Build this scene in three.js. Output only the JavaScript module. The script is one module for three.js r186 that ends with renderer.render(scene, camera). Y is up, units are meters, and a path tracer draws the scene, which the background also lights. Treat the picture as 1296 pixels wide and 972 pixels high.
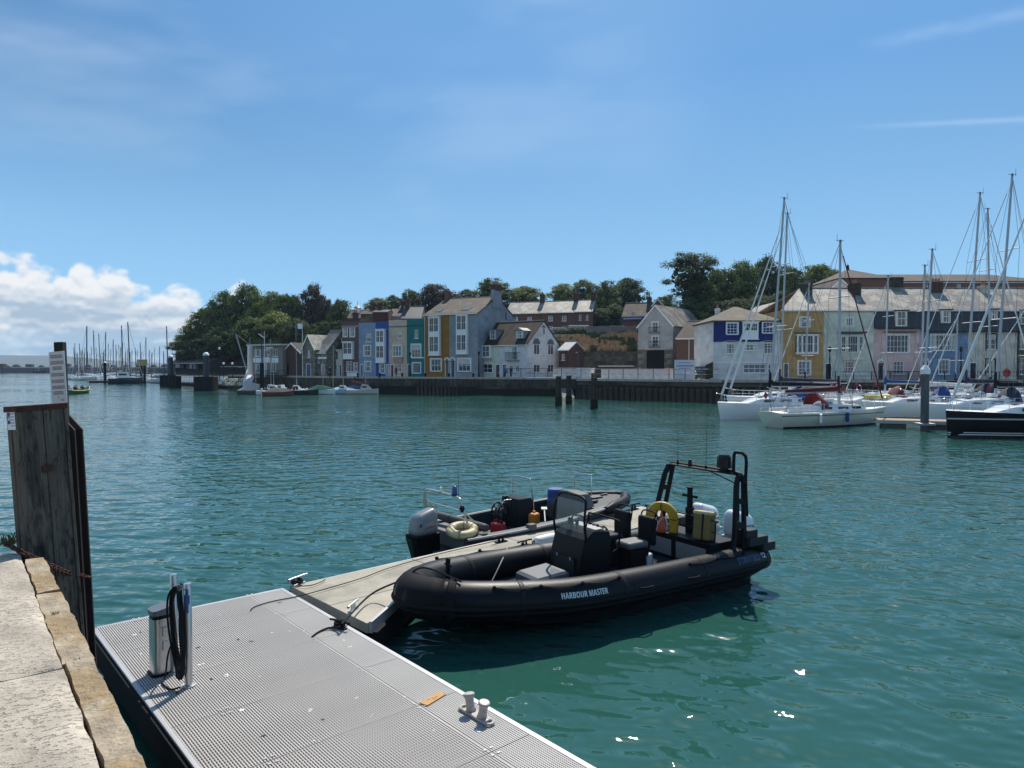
import * as THREE from 'three';
import { mergeGeometries, mergeVertices, toCreasedNormals } from 'three/addons/utils/BufferGeometryUtils.js';
import { RoundedBoxGeometry } from 'three/addons/geometries/RoundedBoxGeometry.js';
import { MarchingCubes } from 'three/addons/objects/MarchingCubes.js';
import { FontLoader } from 'three/addons/loaders/FontLoader.js';
import { TextGeometry } from 'three/addons/geometries/TextGeometry.js';

// ---------------------------------------------------------------- camera, sky, sun, exposure
const scene = new THREE.Scene();
const PITCH = Math.atan(21 / 898), EYE = 4.0;
const camera = new THREE.PerspectiveCamera(2 * Math.atan(486 / 898) * 180 / Math.PI, 4 / 3, 0.1, 20000);
camera.position.set(0, EYE, 0);
camera.rotation.x = -PITCH;
const renderer = new THREE.WebGLRenderer();
renderer.toneMapping = THREE.LinearToneMapping;
renderer.toneMappingExposure = 1.3;
renderer.shadowMap.enabled = true;

const SUN_EL = 52 * Math.PI / 180, SUN_AZ = 13 * Math.PI / 180;      // ahead and a little to the right, high
const sunDir = new THREE.Vector3(Math.cos(SUN_EL) * Math.sin(SUN_AZ), Math.sin(SUN_EL), -Math.cos(SUN_EL) * Math.cos(SUN_AZ));
const sun = new THREE.DirectionalLight(new THREE.Color().setRGB(1, 0.94, 0.83), 4.2);
sun.position.copy(sunDir).multiplyScalar(120).add(new THREE.Vector3(0, 0, -60));
sun.target.position.set(0, 0, -60);
sun.castShadow = true;
Object.assign(sun.shadow.camera, { left: -120, right: 120, top: 120, bottom: -120, near: 1, far: 400 });
sun.shadow.mapSize.set(4096, 4096);
scene.add(sun, sun.target);

// seeded noise
function rng(seed) { let s = seed >>> 0; return () => { s = (s + 0x6d2b79f5) >>> 0; let t = Math.imul(s ^ (s >>> 15), 1 | s); t = (t + Math.imul(t ^ (t >>> 7), 61 | t)) ^ t; return ((t ^ (t >>> 14)) >>> 0) / 4294967296; }; }
function h2(x, y, s) { let h = Math.imul(x | 0, 374761393) + Math.imul(y | 0, 668265263) + Math.imul(s | 0, 1274126177); h = Math.imul(h ^ (h >>> 13), 1274126177); return ((h ^ (h >>> 16)) >>> 0) / 4294967296; }
function vnoise(x, y, p, s) {                                         // value noise, period p (0: none)
  const xi = Math.floor(x), yi = Math.floor(y), fx = x - xi, fy = y - yi, u = fx * fx * fx * (fx * (fx * 6 - 15) + 10), v = fy * fy * fy * (fy * (fy * 6 - 15) + 10);
  const P0 = p ? p[0] ?? p : 0, P1 = p ? p[1] ?? p : 0, wx = (a) => (P0 ? ((a % P0) + P0) % P0 : a), wy = (a) => (P1 ? ((a % P1) + P1) % P1 : a);
  const a = h2(wx(xi), wy(yi), s), b = h2(wx(xi + 1), wy(yi), s), c = h2(wx(xi), wy(yi + 1), s), d = h2(wx(xi + 1), wy(yi + 1), s);
  return a + (b - a) * u + (c - a) * v + (a - b - c + d) * u * v;
}
function fbm(x, y, p, s, o = 5, g = 0.5) { let a = 1, t = 0, n = 0; for (let i = 0; i < o; i++) { t += a * vnoise(x, y, p, s + i); n += a; a *= g; x *= 2; y *= 2; p = p.length ? [p[0] * 2, p[1] * 2] : p * 2; } return t / n; }
const sstep = (x, a, b) => { const t = Math.min(1, Math.max(0, (x - a) / (b - a))); return t * t * (3 - 2 * t); };
const lerp = (a, b, t) => a + (b - a) * t, clamp = (x, a = 0, b = 1) => Math.min(b, Math.max(a, x));
const mix3 = (a, b, t) => [lerp(a[0], b[0], t), lerp(a[1], b[1], t), lerp(a[2], b[2], t)];

// the sky: clear blue, a bank of cumulus low on the left, faint cirrus, one contrail
{
  const W = 4096, H = 2048, data = new Float32Array(W * H * 4), D = 180 / Math.PI;
  const zen = [0.088, 0.188, 0.372], mid = [0.116, 0.290, 0.578], hor = [0.335, 0.600, 0.815];
  const bear = (px, py) => { const q = (486 - py) / 898, c = Math.cos(PITCH), s = Math.sin(PITCH); return new THREE.Vector3((px - 648) / 898, q * c - s, -(q * s + c)).normalize(); };
  const trail = bear(1296, 151).cross(bear(1080, 161)).normalize(), wisp = bear(1296, 16).cross(bear(1130, 50)).normalize();
  for (let r = 0; r < H; r++) {
    const el = ((r + 0.5) / H - 0.5) * 180, e = Math.max(0, el);
    const g = e < 22 ? mix3(hor, mid, Math.pow(e / 22, 0.75)) : mix3(mid, zen, Math.pow((e - 22) / 68, 0.8));
    for (let c = 0; c < W; c++) {
      const round = ((c + 0.5) / W - 0.5) * 2 * Math.PI;
      let az = Math.atan2(Math.cos(round), -Math.sin(round)) * D;
      let col = g;
      if (el < 0) col = mix3(hor, [0.05, 0.14, 0.17], sstep(-el, 0, 6));
      else {
        const ca = Math.cos((az - 13) / D) * Math.cos(e / D) * 0.616 + Math.sin(e / D) * 0.788;       // towards the sun: a little brighter air
        const near = Math.pow(Math.max(0, ca), 8) + 12 * Math.exp(-(1 - ca) / 0.018);
        const k = 1 - 0.24 * sstep(0.88 - ca, 0, 0.25) * sstep(el, 6, 24);
        col = [g[0] * k + 0.06 * near, g[1] * k + 0.075 * near, g[2] * k + 0.07 * near];
        if (el > 8 && el < 75) {                                     // cirrus veils
          const q = fbm(az * 0.035 + el * 0.02 + 9, el * 0.11 - az * 0.012, 0, 71, 5, 0.55), v = sstep(q, 0.48, 0.78) * sstep(el, 8, 16) * 0.20 * sstep(-az, -18, 12);
          col = mix3(col, [0.80, 0.90, 1.0], v);
        }
        if (az > -60 && az < 20 && el > 6 && el < 34) { const q = fbm(az * 0.06 + 3, el * 0.22 - az * 0.02, 0, 171, 5, 0.5), bd = Math.exp(-Math.pow((el - 17 - (az + 30) * 0.06) / 4.5, 2)) * sstep(az, -60, -36) * sstep(-az, -20, 2); col = mix3(col, [0.55, 0.66, 0.78], 0.17 * bd * sstep(q, 0.30, 0.72)); }
        if (az > 12 && az < 60 && el > 5 && el < 40) {                // a contrail and a wisp, along great circles
          const dx = Math.cos(e / D) * Math.sin(az / D), dy = Math.sin(e / D), dz = -Math.cos(e / D) * Math.cos(az / D);
          const dl = Math.asin(dx * trail.x + dy * trail.y + dz * trail.z) * D, wv = 0.15 + 0.04 * (vnoise(az * 2, 0, 0, 5) - 0.5);
          col = mix3(col, [0.85, 0.93, 1], 0.13 * Math.exp(-(dl * dl) / (wv * wv)) * sstep(az, 23, 33));
          const d2 = Math.asin(dx * wisp.x + dy * wisp.y + dz * wisp.z) * D + 0.35 * (fbm(az * 0.5, 3, 0, 8, 3) - 0.5);
          col = mix3(col, [0.8, 0.9, 1], 0.10 * Math.exp(-(d2 * d2) / 0.14) * sstep(az, 25, 30) * (0.4 + fbm(az * 1.2, el * 3, 0, 33, 4)));
        }
        if (az > 115) az -= 360;
        if (el < 16 && az < -14) {                                    // cumulus bank; its unseen run behind the eye is added to light shaded fronts
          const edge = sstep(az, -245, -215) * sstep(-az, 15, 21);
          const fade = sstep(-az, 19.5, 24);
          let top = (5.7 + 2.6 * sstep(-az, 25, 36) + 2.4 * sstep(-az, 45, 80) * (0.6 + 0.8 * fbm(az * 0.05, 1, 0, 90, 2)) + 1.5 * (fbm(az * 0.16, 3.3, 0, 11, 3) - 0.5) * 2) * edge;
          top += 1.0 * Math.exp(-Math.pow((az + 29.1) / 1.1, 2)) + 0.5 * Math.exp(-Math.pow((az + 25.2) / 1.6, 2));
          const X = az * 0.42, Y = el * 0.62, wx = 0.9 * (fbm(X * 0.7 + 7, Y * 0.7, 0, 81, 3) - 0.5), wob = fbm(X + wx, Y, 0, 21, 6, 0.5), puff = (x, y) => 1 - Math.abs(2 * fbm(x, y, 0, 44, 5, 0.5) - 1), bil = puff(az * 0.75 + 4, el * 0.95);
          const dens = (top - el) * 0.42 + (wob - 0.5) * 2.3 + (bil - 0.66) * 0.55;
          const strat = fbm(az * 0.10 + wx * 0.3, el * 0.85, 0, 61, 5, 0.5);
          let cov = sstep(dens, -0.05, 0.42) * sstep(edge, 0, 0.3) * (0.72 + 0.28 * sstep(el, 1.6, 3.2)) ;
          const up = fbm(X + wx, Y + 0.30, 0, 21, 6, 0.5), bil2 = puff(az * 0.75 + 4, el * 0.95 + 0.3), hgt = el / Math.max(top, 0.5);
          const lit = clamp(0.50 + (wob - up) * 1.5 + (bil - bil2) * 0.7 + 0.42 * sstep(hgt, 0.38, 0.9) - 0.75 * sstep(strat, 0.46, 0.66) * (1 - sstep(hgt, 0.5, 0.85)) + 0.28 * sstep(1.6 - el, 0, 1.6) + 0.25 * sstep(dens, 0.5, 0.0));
          const dark = [0.33, 0.42, 0.52], fl = 1 + 0.35 * sstep(-Math.cos((az - 13) / D), -0.2, 0.8), white = [0.73 * fl, 0.74 * fl, 0.75 * fl];   // cloud opposite the sun, out of view, whitened to brighten the shaded house fronts
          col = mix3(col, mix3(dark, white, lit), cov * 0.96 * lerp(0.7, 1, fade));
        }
      }
      const o = (r * W + c) * 4;
      data[o] = col[0]; data[o + 1] = col[1]; data[o + 2] = col[2]; data[o + 3] = 1;
    }
  }
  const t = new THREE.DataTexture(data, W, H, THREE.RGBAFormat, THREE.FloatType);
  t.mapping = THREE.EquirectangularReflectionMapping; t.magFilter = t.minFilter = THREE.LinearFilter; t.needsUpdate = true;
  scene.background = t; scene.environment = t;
}

// ---------------------------------------------------------------- helpers
const V = (x, y, z) => new THREE.Vector3(x, y, z);
const cP = Math.cos(PITCH), sP = Math.sin(PITCH);
function ray(px, py) { const a = (px - 648) / 898, b = (486 - py) / 898; return V(a, b * cP - sP, -(b * sP + cP)); }      // bearing of a measured point, from the eye
const onY = (px, py, y) => { const d = ray(px, py); return d.multiplyScalar((y - EYE) / d.y).add(V(0, EYE, 0)); };
const onD = (px, py, dist) => { const d = ray(px, py); return d.multiplyScalar(-dist / d.z).add(V(0, EYE, 0)); };
const PX = (px, dist) => (px - 648) / 898 * dist;
const HY = (py, dist) => onD(648, py, dist).y;

const used = new Map();
function numbered(n) { const k = used.get(n) || 0; used.set(n, k + 1); return k ? n + '_' + String(k).padStart(3, '0') : n; }
function tag(o, label, category, group) { o.userData.label = label; o.userData.category = category; if (group) o.userData.group = group; return o; }
function thing(name, label, category, pos = [0, 0, 0], turn = 0, group) {
  const o = new THREE.Group(); o.name = numbered(name); scene.add(o);
  if (pos.isVector3) o.position.copy(pos); else o.position.set(...pos);
  o.rotation.y = turn; return tag(o, label, category, group);
}
function copyOf(src, label, pos, turn = 0, scale) {
  const o = src.clone(); o.name = numbered(src.name.replace(/_\d{3}$/, '')); scene.add(o); o.userData = { ...src.userData };
  if (label) o.userData.label = label;
  if (pos) (pos.isVector3 ? o.position.copy(pos) : o.position.set(...pos));
  o.rotation.y = turn; if (scale) o.scale.set(...scale); return o;
}
const norm = (g) => { const n = g.index ? g.toNonIndexed() : g; for (const k of Object.keys(n.attributes)) if (!['position', 'normal', 'uv', 'color'].includes(k)) n.deleteAttribute(k); if (!n.attributes.uv) n.setAttribute('uv', new THREE.BufferAttribute(new Float32Array(n.attributes.position.count * 2), 2)); if (!n.attributes.normal) n.computeVertexNormals(); n.morphAttributes = {}; n.clearGroups(); return n; };
function join(list) { const l = list.flat(9).filter(Boolean); return l.length === 1 ? norm(l[0]) : mergeGeometries(l.map(norm), false); }
function part(name, geos, mat, parent, label) {
  const m = new THREE.Mesh(Array.isArray(geos) ? join(geos) : geos, mat); m.name = parent ? name : numbered(name); m.castShadow = m.receiveShadow = true;
  if (label) m.userData.label = label;
  (parent || scene).add(m); return m;
}
function solo(name, label, category, geos, mat, group) { return tag(part(name, geos, mat), label, category, group); }
function struct(name, geos, mat, label) { const m = part(name, geos, mat); m.userData.kind = 'structure'; if (label) m.userData.label = label; return m; }
const rot = (g, x = 0, y = 0, z = 0) => { if (x) g.rotateX(x); if (y) g.rotateY(y); if (z) g.rotateZ(z); return g; };
const mv = (g, x, y, z) => g.translate(x, y, z);
const box = (w, h, d, x = 0, y = 0, z = 0) => new THREE.BoxGeometry(w, h, d).translate(x, y, z);
const rbox = (w, h, d, r, x = 0, y = 0, z = 0, s = 2) => new RoundedBoxGeometry(w, h, d, s, Math.min(r, w * 0.49, h * 0.49, d * 0.49)).translate(x, y, z);
const cyl = (r1, r2, h, x = 0, y = 0, z = 0, s = 14) => new THREE.CylinderGeometry(r1, r2, h, s).translate(x, y, z);
const sph = (r, x = 0, y = 0, z = 0, s = 14) => new THREE.SphereGeometry(r, s, Math.ceil(s * 0.7)).translate(x, y, z);
function bar(p, q, r, s = 8, r2 = r) { const a = V(...(p.isVector3 ? p.toArray() : p)), b = V(...(q.isVector3 ? q.toArray() : q)), d = b.clone().sub(a), L = d.length(); const g = new THREE.CylinderGeometry(r2, r, L, s).translate(0, L / 2, 0); g.applyQuaternion(new THREE.Quaternion().setFromUnitVectors(V(0, 1, 0), d.divideScalar(L))); return g.translate(a.x, a.y, a.z); }
function beam(p, q, w, h) { const a = V(...p), b = V(...q), d = b.clone().sub(a), L = d.length(), g = new THREE.BoxGeometry(w, h, L); const m = new THREE.Matrix4().lookAt(b, a, V(0, 1, 0)); m.setPosition(a.add(b).multiplyScalar(0.5)); return g.applyMatrix4(m); }
const curve = (pts, closed = false, tension = 0.5) => new THREE.CatmullRomCurve3(pts.map((p) => (p.isVector3 ? p : V(...p))), closed, 'catmullrom', tension);
const tube = (pts, r, n = 40, s = 8, closed = false) => new THREE.TubeGeometry(curve(pts, closed), n, r, s, closed);
function prism(pts, d, bevel = 0) { const s = new THREE.Shape(pts.map((p) => new THREE.Vector2(...p))); return new THREE.ExtrudeGeometry(s, { depth: d, bevelEnabled: bevel > 0, bevelSize: bevel, bevelThickness: bevel, bevelSegments: 2, steps: 1, curveSegments: 8 }); }
function uvBox(g, k = 1) {                                            // uv in metres, by the way each face points
  g = norm(g); const p = g.attributes.position, n = g.attributes.normal, u = g.attributes.uv;
  for (let i = 0; i < p.count; i++) { const ax = Math.abs(n.getX(i)), ay = Math.abs(n.getY(i)), az = Math.abs(n.getZ(i)), x = p.getX(i), y = p.getY(i), z = p.getZ(i); if (ay > ax && ay > az) u.setXY(i, x * k, -z * k); else if (ax > az) u.setXY(i, z * k, y * k); else u.setXY(i, x * k, y * k); }
  return g;
}
function loft(rings, closedRing = true, caps = true) {                 // rings: arrays of Vector3, all of one length
  const n = rings[0].length, pos = [], uv = [], idx = [];
  rings.forEach((r, i) => r.forEach((p, j) => { pos.push(p.x, p.y, p.z); uv.push(i / (rings.length - 1), j / n); }));
  const m = closedRing ? n : n - 1;
  for (let i = 0; i < rings.length - 1; i++) for (let j = 0; j < m; j++) { const a = i * n + j, b = i * n + (j + 1) % n, c = a + n, d = b + n; idx.push(a, c, b, b, c, d); }
  if (caps) for (const [k, flip] of [[0, false], [rings.length - 1, true]]) { const c = pos.length / 3, o = k * n, ctr = rings[k].reduce((s, p) => s.add(p), V(0, 0, 0)).divideScalar(n); pos.push(ctr.x, ctr.y, ctr.z); uv.push(0, 0); for (let j = 0; j < n; j++) { const a = o + j, b = o + (j + 1) % n; flip ? idx.push(c, b, a) : idx.push(c, a, b); } }
  const g = new THREE.BufferGeometry(); g.setAttribute('position', new THREE.Float32BufferAttribute(pos, 3)); g.setAttribute('uv', new THREE.Float32BufferAttribute(uv, 2)); g.setIndex(idx); g.computeVertexNormals(); return g;
}
const crease = (g, a = 0.6) => toCreasedNormals(g, a);

// ---------------------------------------------------------------- textures and materials
function dtex(n, fn, srgb = true, rep = 1) {
  const d = new Uint8Array(n * n * 4);
  for (let y = 0; y < n; y++) for (let x = 0; x < n; x++) { const c = fn(x / n, y / n), o = (y * n + x) * 4; d[o] = clamp(c[0]) * 255; d[o + 1] = clamp(c[1]) * 255; d[o + 2] = clamp(c[2]) * 255; d[o + 3] = 255; }
  const t = new THREE.DataTexture(d, n, n); t.wrapS = t.wrapT = THREE.RepeatWrapping; t.magFilter = t.minFilter = THREE.LinearFilter; if (srgb) t.colorSpace = THREE.SRGBColorSpace; t.repeat.set(rep, rep); t.needsUpdate = true; return t;
}
const gtex = (n, fn, rep = 1) => dtex(n, (x, y) => { const v = fn(x, y); return [v, v, v]; }, false, rep);
function rep(t, x, y = x) { const c = t.clone(); c.repeat.set(x, y); c.needsUpdate = true; return c; }
const M = (hex, rough = 0.7, o = {}) => { const c = Array.isArray(hex) ? new THREE.Color().setRGB(...hex) : new THREE.Color(hex); if (Math.max(c.r, c.g, c.b) < 0.045 && !o.metalness) return new THREE.MeshPhysicalMaterial({ color: c, roughness: rough, specularIntensity: 0.28, ...o }); return new THREE.MeshStandardMaterial({ color: c, roughness: rough, ...o }); };
const PM = (hex, rough, o) => { const c = Array.isArray(hex) ? new THREE.Color().setRGB(...hex) : new THREE.Color(hex); return new THREE.MeshPhysicalMaterial({ color: c, roughness: rough, ...o }); };

const mottle = dtex(256, (x, y) => { const a = fbm(x * 6, y * 6, 6, 3, 5, 0.6), b = fbm(x * 40, y * 14, 0, 9, 2), s = 0.80 + 0.26 * (a - 0.25); return [s, s * (0.985 + 0.03 * (b - 0.5)), s * 0.985]; });
const fine = gtex(256, (x, y) => fbm(x * 32, y * 32, 32, 5, 4, 0.65));
const tGranite = dtex(1024, (x, y) => {
  const a = fbm(x * 8, y * 8, 8, 1, 6, 0.62), pit = fbm(x * 130, y * 70, [130, 70], 4, 3, 0.5), sp = vnoise(x * 400, y * 400, 400, 6), big = fbm(x * 3, y * 3, 3, 8, 4);
  let v = 0.68 + 0.22 * (a - 0.5) + 0.10 * (sp - 0.5) + 0.16 * (big - 0.5);
  const pk = sstep(pit, 0.60, 0.70) * (0.25 + 0.75 * sstep(big, 0.35, 0.6)); v *= 1 - 0.17 * pk;
  return [v * 1.0, v * 0.935, v * 0.845];
});
const bGranite = gtex(1024, (x, y) => { const pit = fbm(x * 130, y * 70, [130, 70], 4, 3, 0.5), a = fbm(x * 8, y * 8, 8, 1, 6, 0.62), sp = vnoise(x * 400, y * 400, 400, 6); return 0.6 + 0.3 * (a - 0.5) - 0.3 * sstep(pit, 0.58, 0.72) + 0.12 * sp; });
const tSand = dtex(512, (x, y) => { const a = fbm(x * 6, y * 6, 6, 2, 6, 0.62), b = fbm(x * 3, y * 3, 3, 12, 4), sp = vnoise(x * 150, y * 150, 150, 6); const v = 0.60 + 0.30 * (a - 0.5) + 0.12 * (sp - 0.5), l = 0.7 * sstep(b, 0.50, 0.70); return [v * 0.98 + 0.06 * l, v * (0.855 + 0.07 * l) + 0.05 * l, v * (0.66 + 0.18 * l) + 0.04 * l]; });
const bSand = gtex(512, (x, y) => fbm(x * 10, y * 10, 10, 2, 6, 0.65));
const tConc = dtex(512, (x, y) => { const a = fbm(x * 5, y * 5, 5, 22, 6, 0.6), st = sstep(fbm(x * 3, y * 3, 3, 31, 4), 0.48, 0.72), sp = vnoise(x * 180, y * 180, 180, 6); const v = 0.66 + 0.16 * (a - 0.5) + 0.06 * (sp - 0.5) - 0.09 * st; return [v, v * 0.955, v * 0.865]; });
const tWood = dtex(512, (x, y) => {
  const g = fbm(x * 64, y * 4, [64, 4], 3, 4, 0.6), g2 = fbm(x * 120, y * 6, [120, 6], 17, 3, 0.6), bl = fbm(x * 8, y * 3, [8, 3], 6, 5, 0.6), cr = sstep(Math.abs(fbm(x * 12, y * 2, [12, 2], 14, 5) - 0.5), 0.010, 0.0), pt = sstep(fbm(x * 24, y * 16, [24, 16], 55, 4, 0.6), 0.58, 0.74);
  let v = 0.56 + 0.22 * (g - 0.5) + 0.16 * (g2 - 0.5) - 0.20 * sstep(bl, 0.52, 0.74) - 0.16 * cr - 0.16 * pt; v = Math.max(v, 0.08); return [v * 0.94, v * 0.87, v * 0.77];
});
const bWood = gtex(512, (x, y) => { const g = fbm(x * 64, y * 4, [64, 4], 3, 4, 0.6), cr = sstep(Math.abs(fbm(x * 20, y * 1, [20, 1], 14, 3) - 0.5), 0.02, 0.0); return 0.6 + 0.5 * (g - 0.5) - 0.45 * cr; });
const tRust = dtex(256, (x, y) => { const a = fbm(x * 7, y * 7, 7, 41, 5, 0.6), b = fbm(x * 20, y * 20, 20, 45, 4); return mix3([0.16, 0.10, 0.08], [0.42, 0.20, 0.11], sstep(a, 0.35, 0.65) * 0.8 + 0.3 * (b - 0.5)); });
const mats = {
  granite: M('#ffffff', 0.9, { map: rep(tGranite, 0.55), bumpMap: rep(bGranite, 0.55), bumpScale: 0.016 }),
  sand: M([0.86, 0.83, 0.80], 0.92, { map: rep(tSand, 0.9), bumpMap: rep(bSand, 0.9), bumpScale: 0.03 }),
  conc: M('#ffffff', 0.9, { map: rep(tConc, 0.4), bumpMap: rep(fine, 1.2), bumpScale: 0.004 }),
  timber: M([0.46, 0.455, 0.45], 0.9, { map: rep(tWood, 1.6, 0.7), bumpMap: rep(bWood, 1.6, 0.7), bumpScale: 0.012 }),
  rust: M('#ffffff', 0.85, { map: rep(tRust, 2) }),
  rustDark: M([0.045, 0.03, 0.026], 0.8, { map: rep(mottle, 1) }),
  steel: M([0.55, 0.56, 0.57], 0.33, { metalness: 1, bumpMap: rep(fine, 3), bumpScale: 0.0006 }),
  galv: M([0.50, 0.51, 0.52], 0.5, { metalness: 0.85 }),
  grate: M([0.60, 0.585, 0.55], 0.62, { map: rep(mottle, 0.8) }),
  grateBase: M([0.075, 0.075, 0.07], 0.8),
  alu: M([0.60, 0.60, 0.60], 0.5, { metalness: 0.4, map: rep(mottle, 1.3) }),
  black: PM([0.010, 0.010, 0.012], 0.5, { specularIntensity: 0.25 }), blackGloss: PM([0.010, 0.010, 0.012], 0.25, { specularIntensity: 0.4 }), rubber: PM([0.013, 0.013, 0.015], 0.75, { specularIntensity: 0.25 }),
  rope: M([0.022, 0.022, 0.024], 0.9), ropeGrey: M([0.16, 0.15, 0.14], 0.9), ropeLight: M([0.45, 0.42, 0.36], 0.9),
  white: M([0.78, 0.78, 0.76], 0.45), whiteGloss: PM([0.80, 0.80, 0.79], 0.22, { clearcoat: 0.5, clearcoatRoughness: 0.1 }),
  glass: PM([0.9, 0.95, 0.95], 0.05, { transmission: 1, thickness: 0 }),
  chrome: M([0.7, 0.7, 0.72], 0.2, { metalness: 1 }),
};
// ---------------------------------------------------------------- water
{
  const R = rng(5), waves = [];
  for (let i = 0; i < 46; i++) { const L = 0.24 * Math.pow(18, Math.pow(i / 45, 1.15)), th = -0.95 + (R() - 0.5) * 2.1, slope = 0.0195 * (L < 0.5 ? 1.15 : L < 1 ? 0.95 : L < 2 ? 0.55 : 0.32); waves.push({ k: 2 * Math.PI / L, c: Math.cos(th), s: Math.sin(th), a: slope * L / (2 * Math.PI), L, ph: R() * 6.28 }); }
  const axis = (lo, hi, s0, grow, centre) => { const out = [centre]; for (const [dir, end] of [[1, hi], [-1, lo]]) { let x = centre, s = s0; while ((end - x) * dir > 0) { if (Math.abs(x - centre) > 9) s *= grow; x += dir * s; if ((end - x) * dir < 0) x = end; dir > 0 ? out.push(x) : out.unshift(x); } } return out; };
  const xs = axis(-6000, 6000, 0.085, 1.018, 1), zs = axis(-9000, 60, 0.085, 1.018, -9);
  const nx = xs.length, nz = zs.length, pos = new Float32Array(nx * nz * 3), nor = new Float32Array(nx * nz * 3), uv = new Float32Array(nx * nz * 2), idx = new Uint32Array((nx - 1) * (nz - 1) * 6);
  for (let j = 0; j < nz; j++) for (let i = 0; i < nx; i++) {
    const x = xs[i], z = zs[j], sx = i + 1 < nx ? xs[i + 1] - x : 1e3, sz = j + 1 < nz ? zs[j + 1] - z : 1e3, sp = Math.max(sx, sz);
    let y = 0, gx = 0, gz = 0;
    if (sp < 2) { const gust = 0.75 + 0.5 * vnoise(x * 0.11, z * 0.11, 0, 3); for (const w of waves) { const f = sstep(w.L, sp * 2.6, sp * 4.2); if (!f) continue; const q = w.k * (w.c * x + w.s * z) + w.ph + 1.2 * vnoise(x * 0.5 / w.L, z * 0.5 / w.L, 0, 7), a = w.a * f * gust; y += a * Math.sin(q); const cq = a * w.k * Math.cos(q); gx += cq * w.c; gz += cq * w.s; } }
    const o = (j * nx + i) * 3; pos[o] = x; pos[o + 1] = y; pos[o + 2] = z; const l = Math.hypot(gx, 1, gz); nor[o] = -gx / l; nor[o + 1] = 1 / l; nor[o + 2] = -gz / l; uv[(j * nx + i) * 2] = x; uv[(j * nx + i) * 2 + 1] = -z;
  }
  let q = 0;
  for (let j = 0; j < nz - 1; j++) for (let i = 0; i < nx - 1; i++) { const a = j * nx + i, b = a + 1, c = a + nx, d = c + 1; idx[q++] = a; idx[q++] = c; idx[q++] = b; idx[q++] = b; idx[q++] = c; idx[q++] = d; }
  const g = new THREE.BufferGeometry(); g.setAttribute('position', new THREE.BufferAttribute(pos, 3)); g.setAttribute('normal', new THREE.BufferAttribute(nor, 3)); g.setAttribute('uv', new THREE.BufferAttribute(uv, 2)); g.setIndex(new THREE.BufferAttribute(idx, 1));
  // ripple maps: tileable sums of sines with whole wave numbers
  const N = 512, rip = (seed, n, lo, hi, pw) => { const r = rng(seed), l = []; for (let i = 0; i < n; i++) { const m = lo * Math.pow(hi / lo, r()), th = -0.95 + (r() - 0.5) * 2.3, kx = Math.round(m * Math.cos(th)), ky = Math.round(-m * Math.sin(th)); if (kx || ky) l.push([kx, ky, Math.pow(Math.hypot(kx, ky), -pw), r() * 6.28]); } return l; };
  const small = rip(3, 70, 4, 26, 1), nd = new Uint8Array(N * N * 4), gxs = new Float32Array(N * N), gys = new Float32Array(N * N); let rms = 0;
  for (const [kx, ky, a, ph] of small) { for (let y = 0; y < N; y++) for (let x = 0; x < N; x++) { const c = a * 2 * Math.PI * Math.cos(2 * Math.PI * (kx * x + ky * y) / N + ph); gxs[y * N + x] += c * kx; gys[y * N + x] += c * ky; } }
  for (let i = 0; i < N * N; i++) rms += gxs[i] ** 2 + gys[i] ** 2; rms = Math.sqrt(rms / (N * N) / 2);
  for (let i = 0; i < N * N; i++) { let a = -gxs[i] / rms * 0.17, b = -gys[i] / rms * 0.17; const l = Math.hypot(a, b, 1); nd[i * 4] = (a / l * 0.5 + 0.5) * 255; nd[i * 4 + 1] = (b / l * 0.5 + 0.5) * 255; nd[i * 4 + 2] = (1 / l * 0.5 + 0.5) * 255; nd[i * 4 + 3] = 255; }
  const nt = new THREE.DataTexture(nd, N, N); nt.wrapS = nt.wrapT = THREE.RepeatWrapping; nt.magFilter = nt.minFilter = THREE.LinearFilter; nt.repeat.set(1 / 4.3, 1 / 4.3); nt.needsUpdate = true;
  const big = rip(8, 60, 3, 34, 1.0), bh = new Float32Array(N * N); let mx = 0;
  for (const [kx, ky, a, ph] of big) for (let y = 0; y < N; y++) for (let x = 0; x < N; x++) bh[y * N + x] += a * Math.sin(2 * Math.PI * (kx * x + ky * y) / N + ph);
  for (const v of bh) mx = Math.max(mx, Math.abs(v));
  const bt = gtex(N, (x, y) => 0.5 + 0.5 * bh[Math.round(y * N) * N + Math.round(x * N)] / mx); bt.repeat.set(1 / 41, 1 / 41);
  const rt = gtex(512, (x, y) => 0.2 + 0.8 * sstep(fbm(x * 5, y * 9, [5, 9], 66, 5, 0.55), 0.38, 0.62)); rt.repeat.set(1 / 70, 1 / 55);
  const m = new THREE.MeshPhysicalMaterial({ roughnessMap: rt, color: new THREE.Color().setRGB(0.020, 0.081, 0.064), roughness: 0.10, ior: 1.4, normalMap: nt, normalScale: new THREE.Vector2(0.37, 0.37), bumpMap: bt, bumpScale: 0.12 });
  const w = new THREE.Mesh(g, m); w.name = 'water'; w.receiveShadow = true; w.userData.kind = 'structure'; w.userData.label = 'rippled blue green harbour water'; scene.add(w);
}

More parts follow.
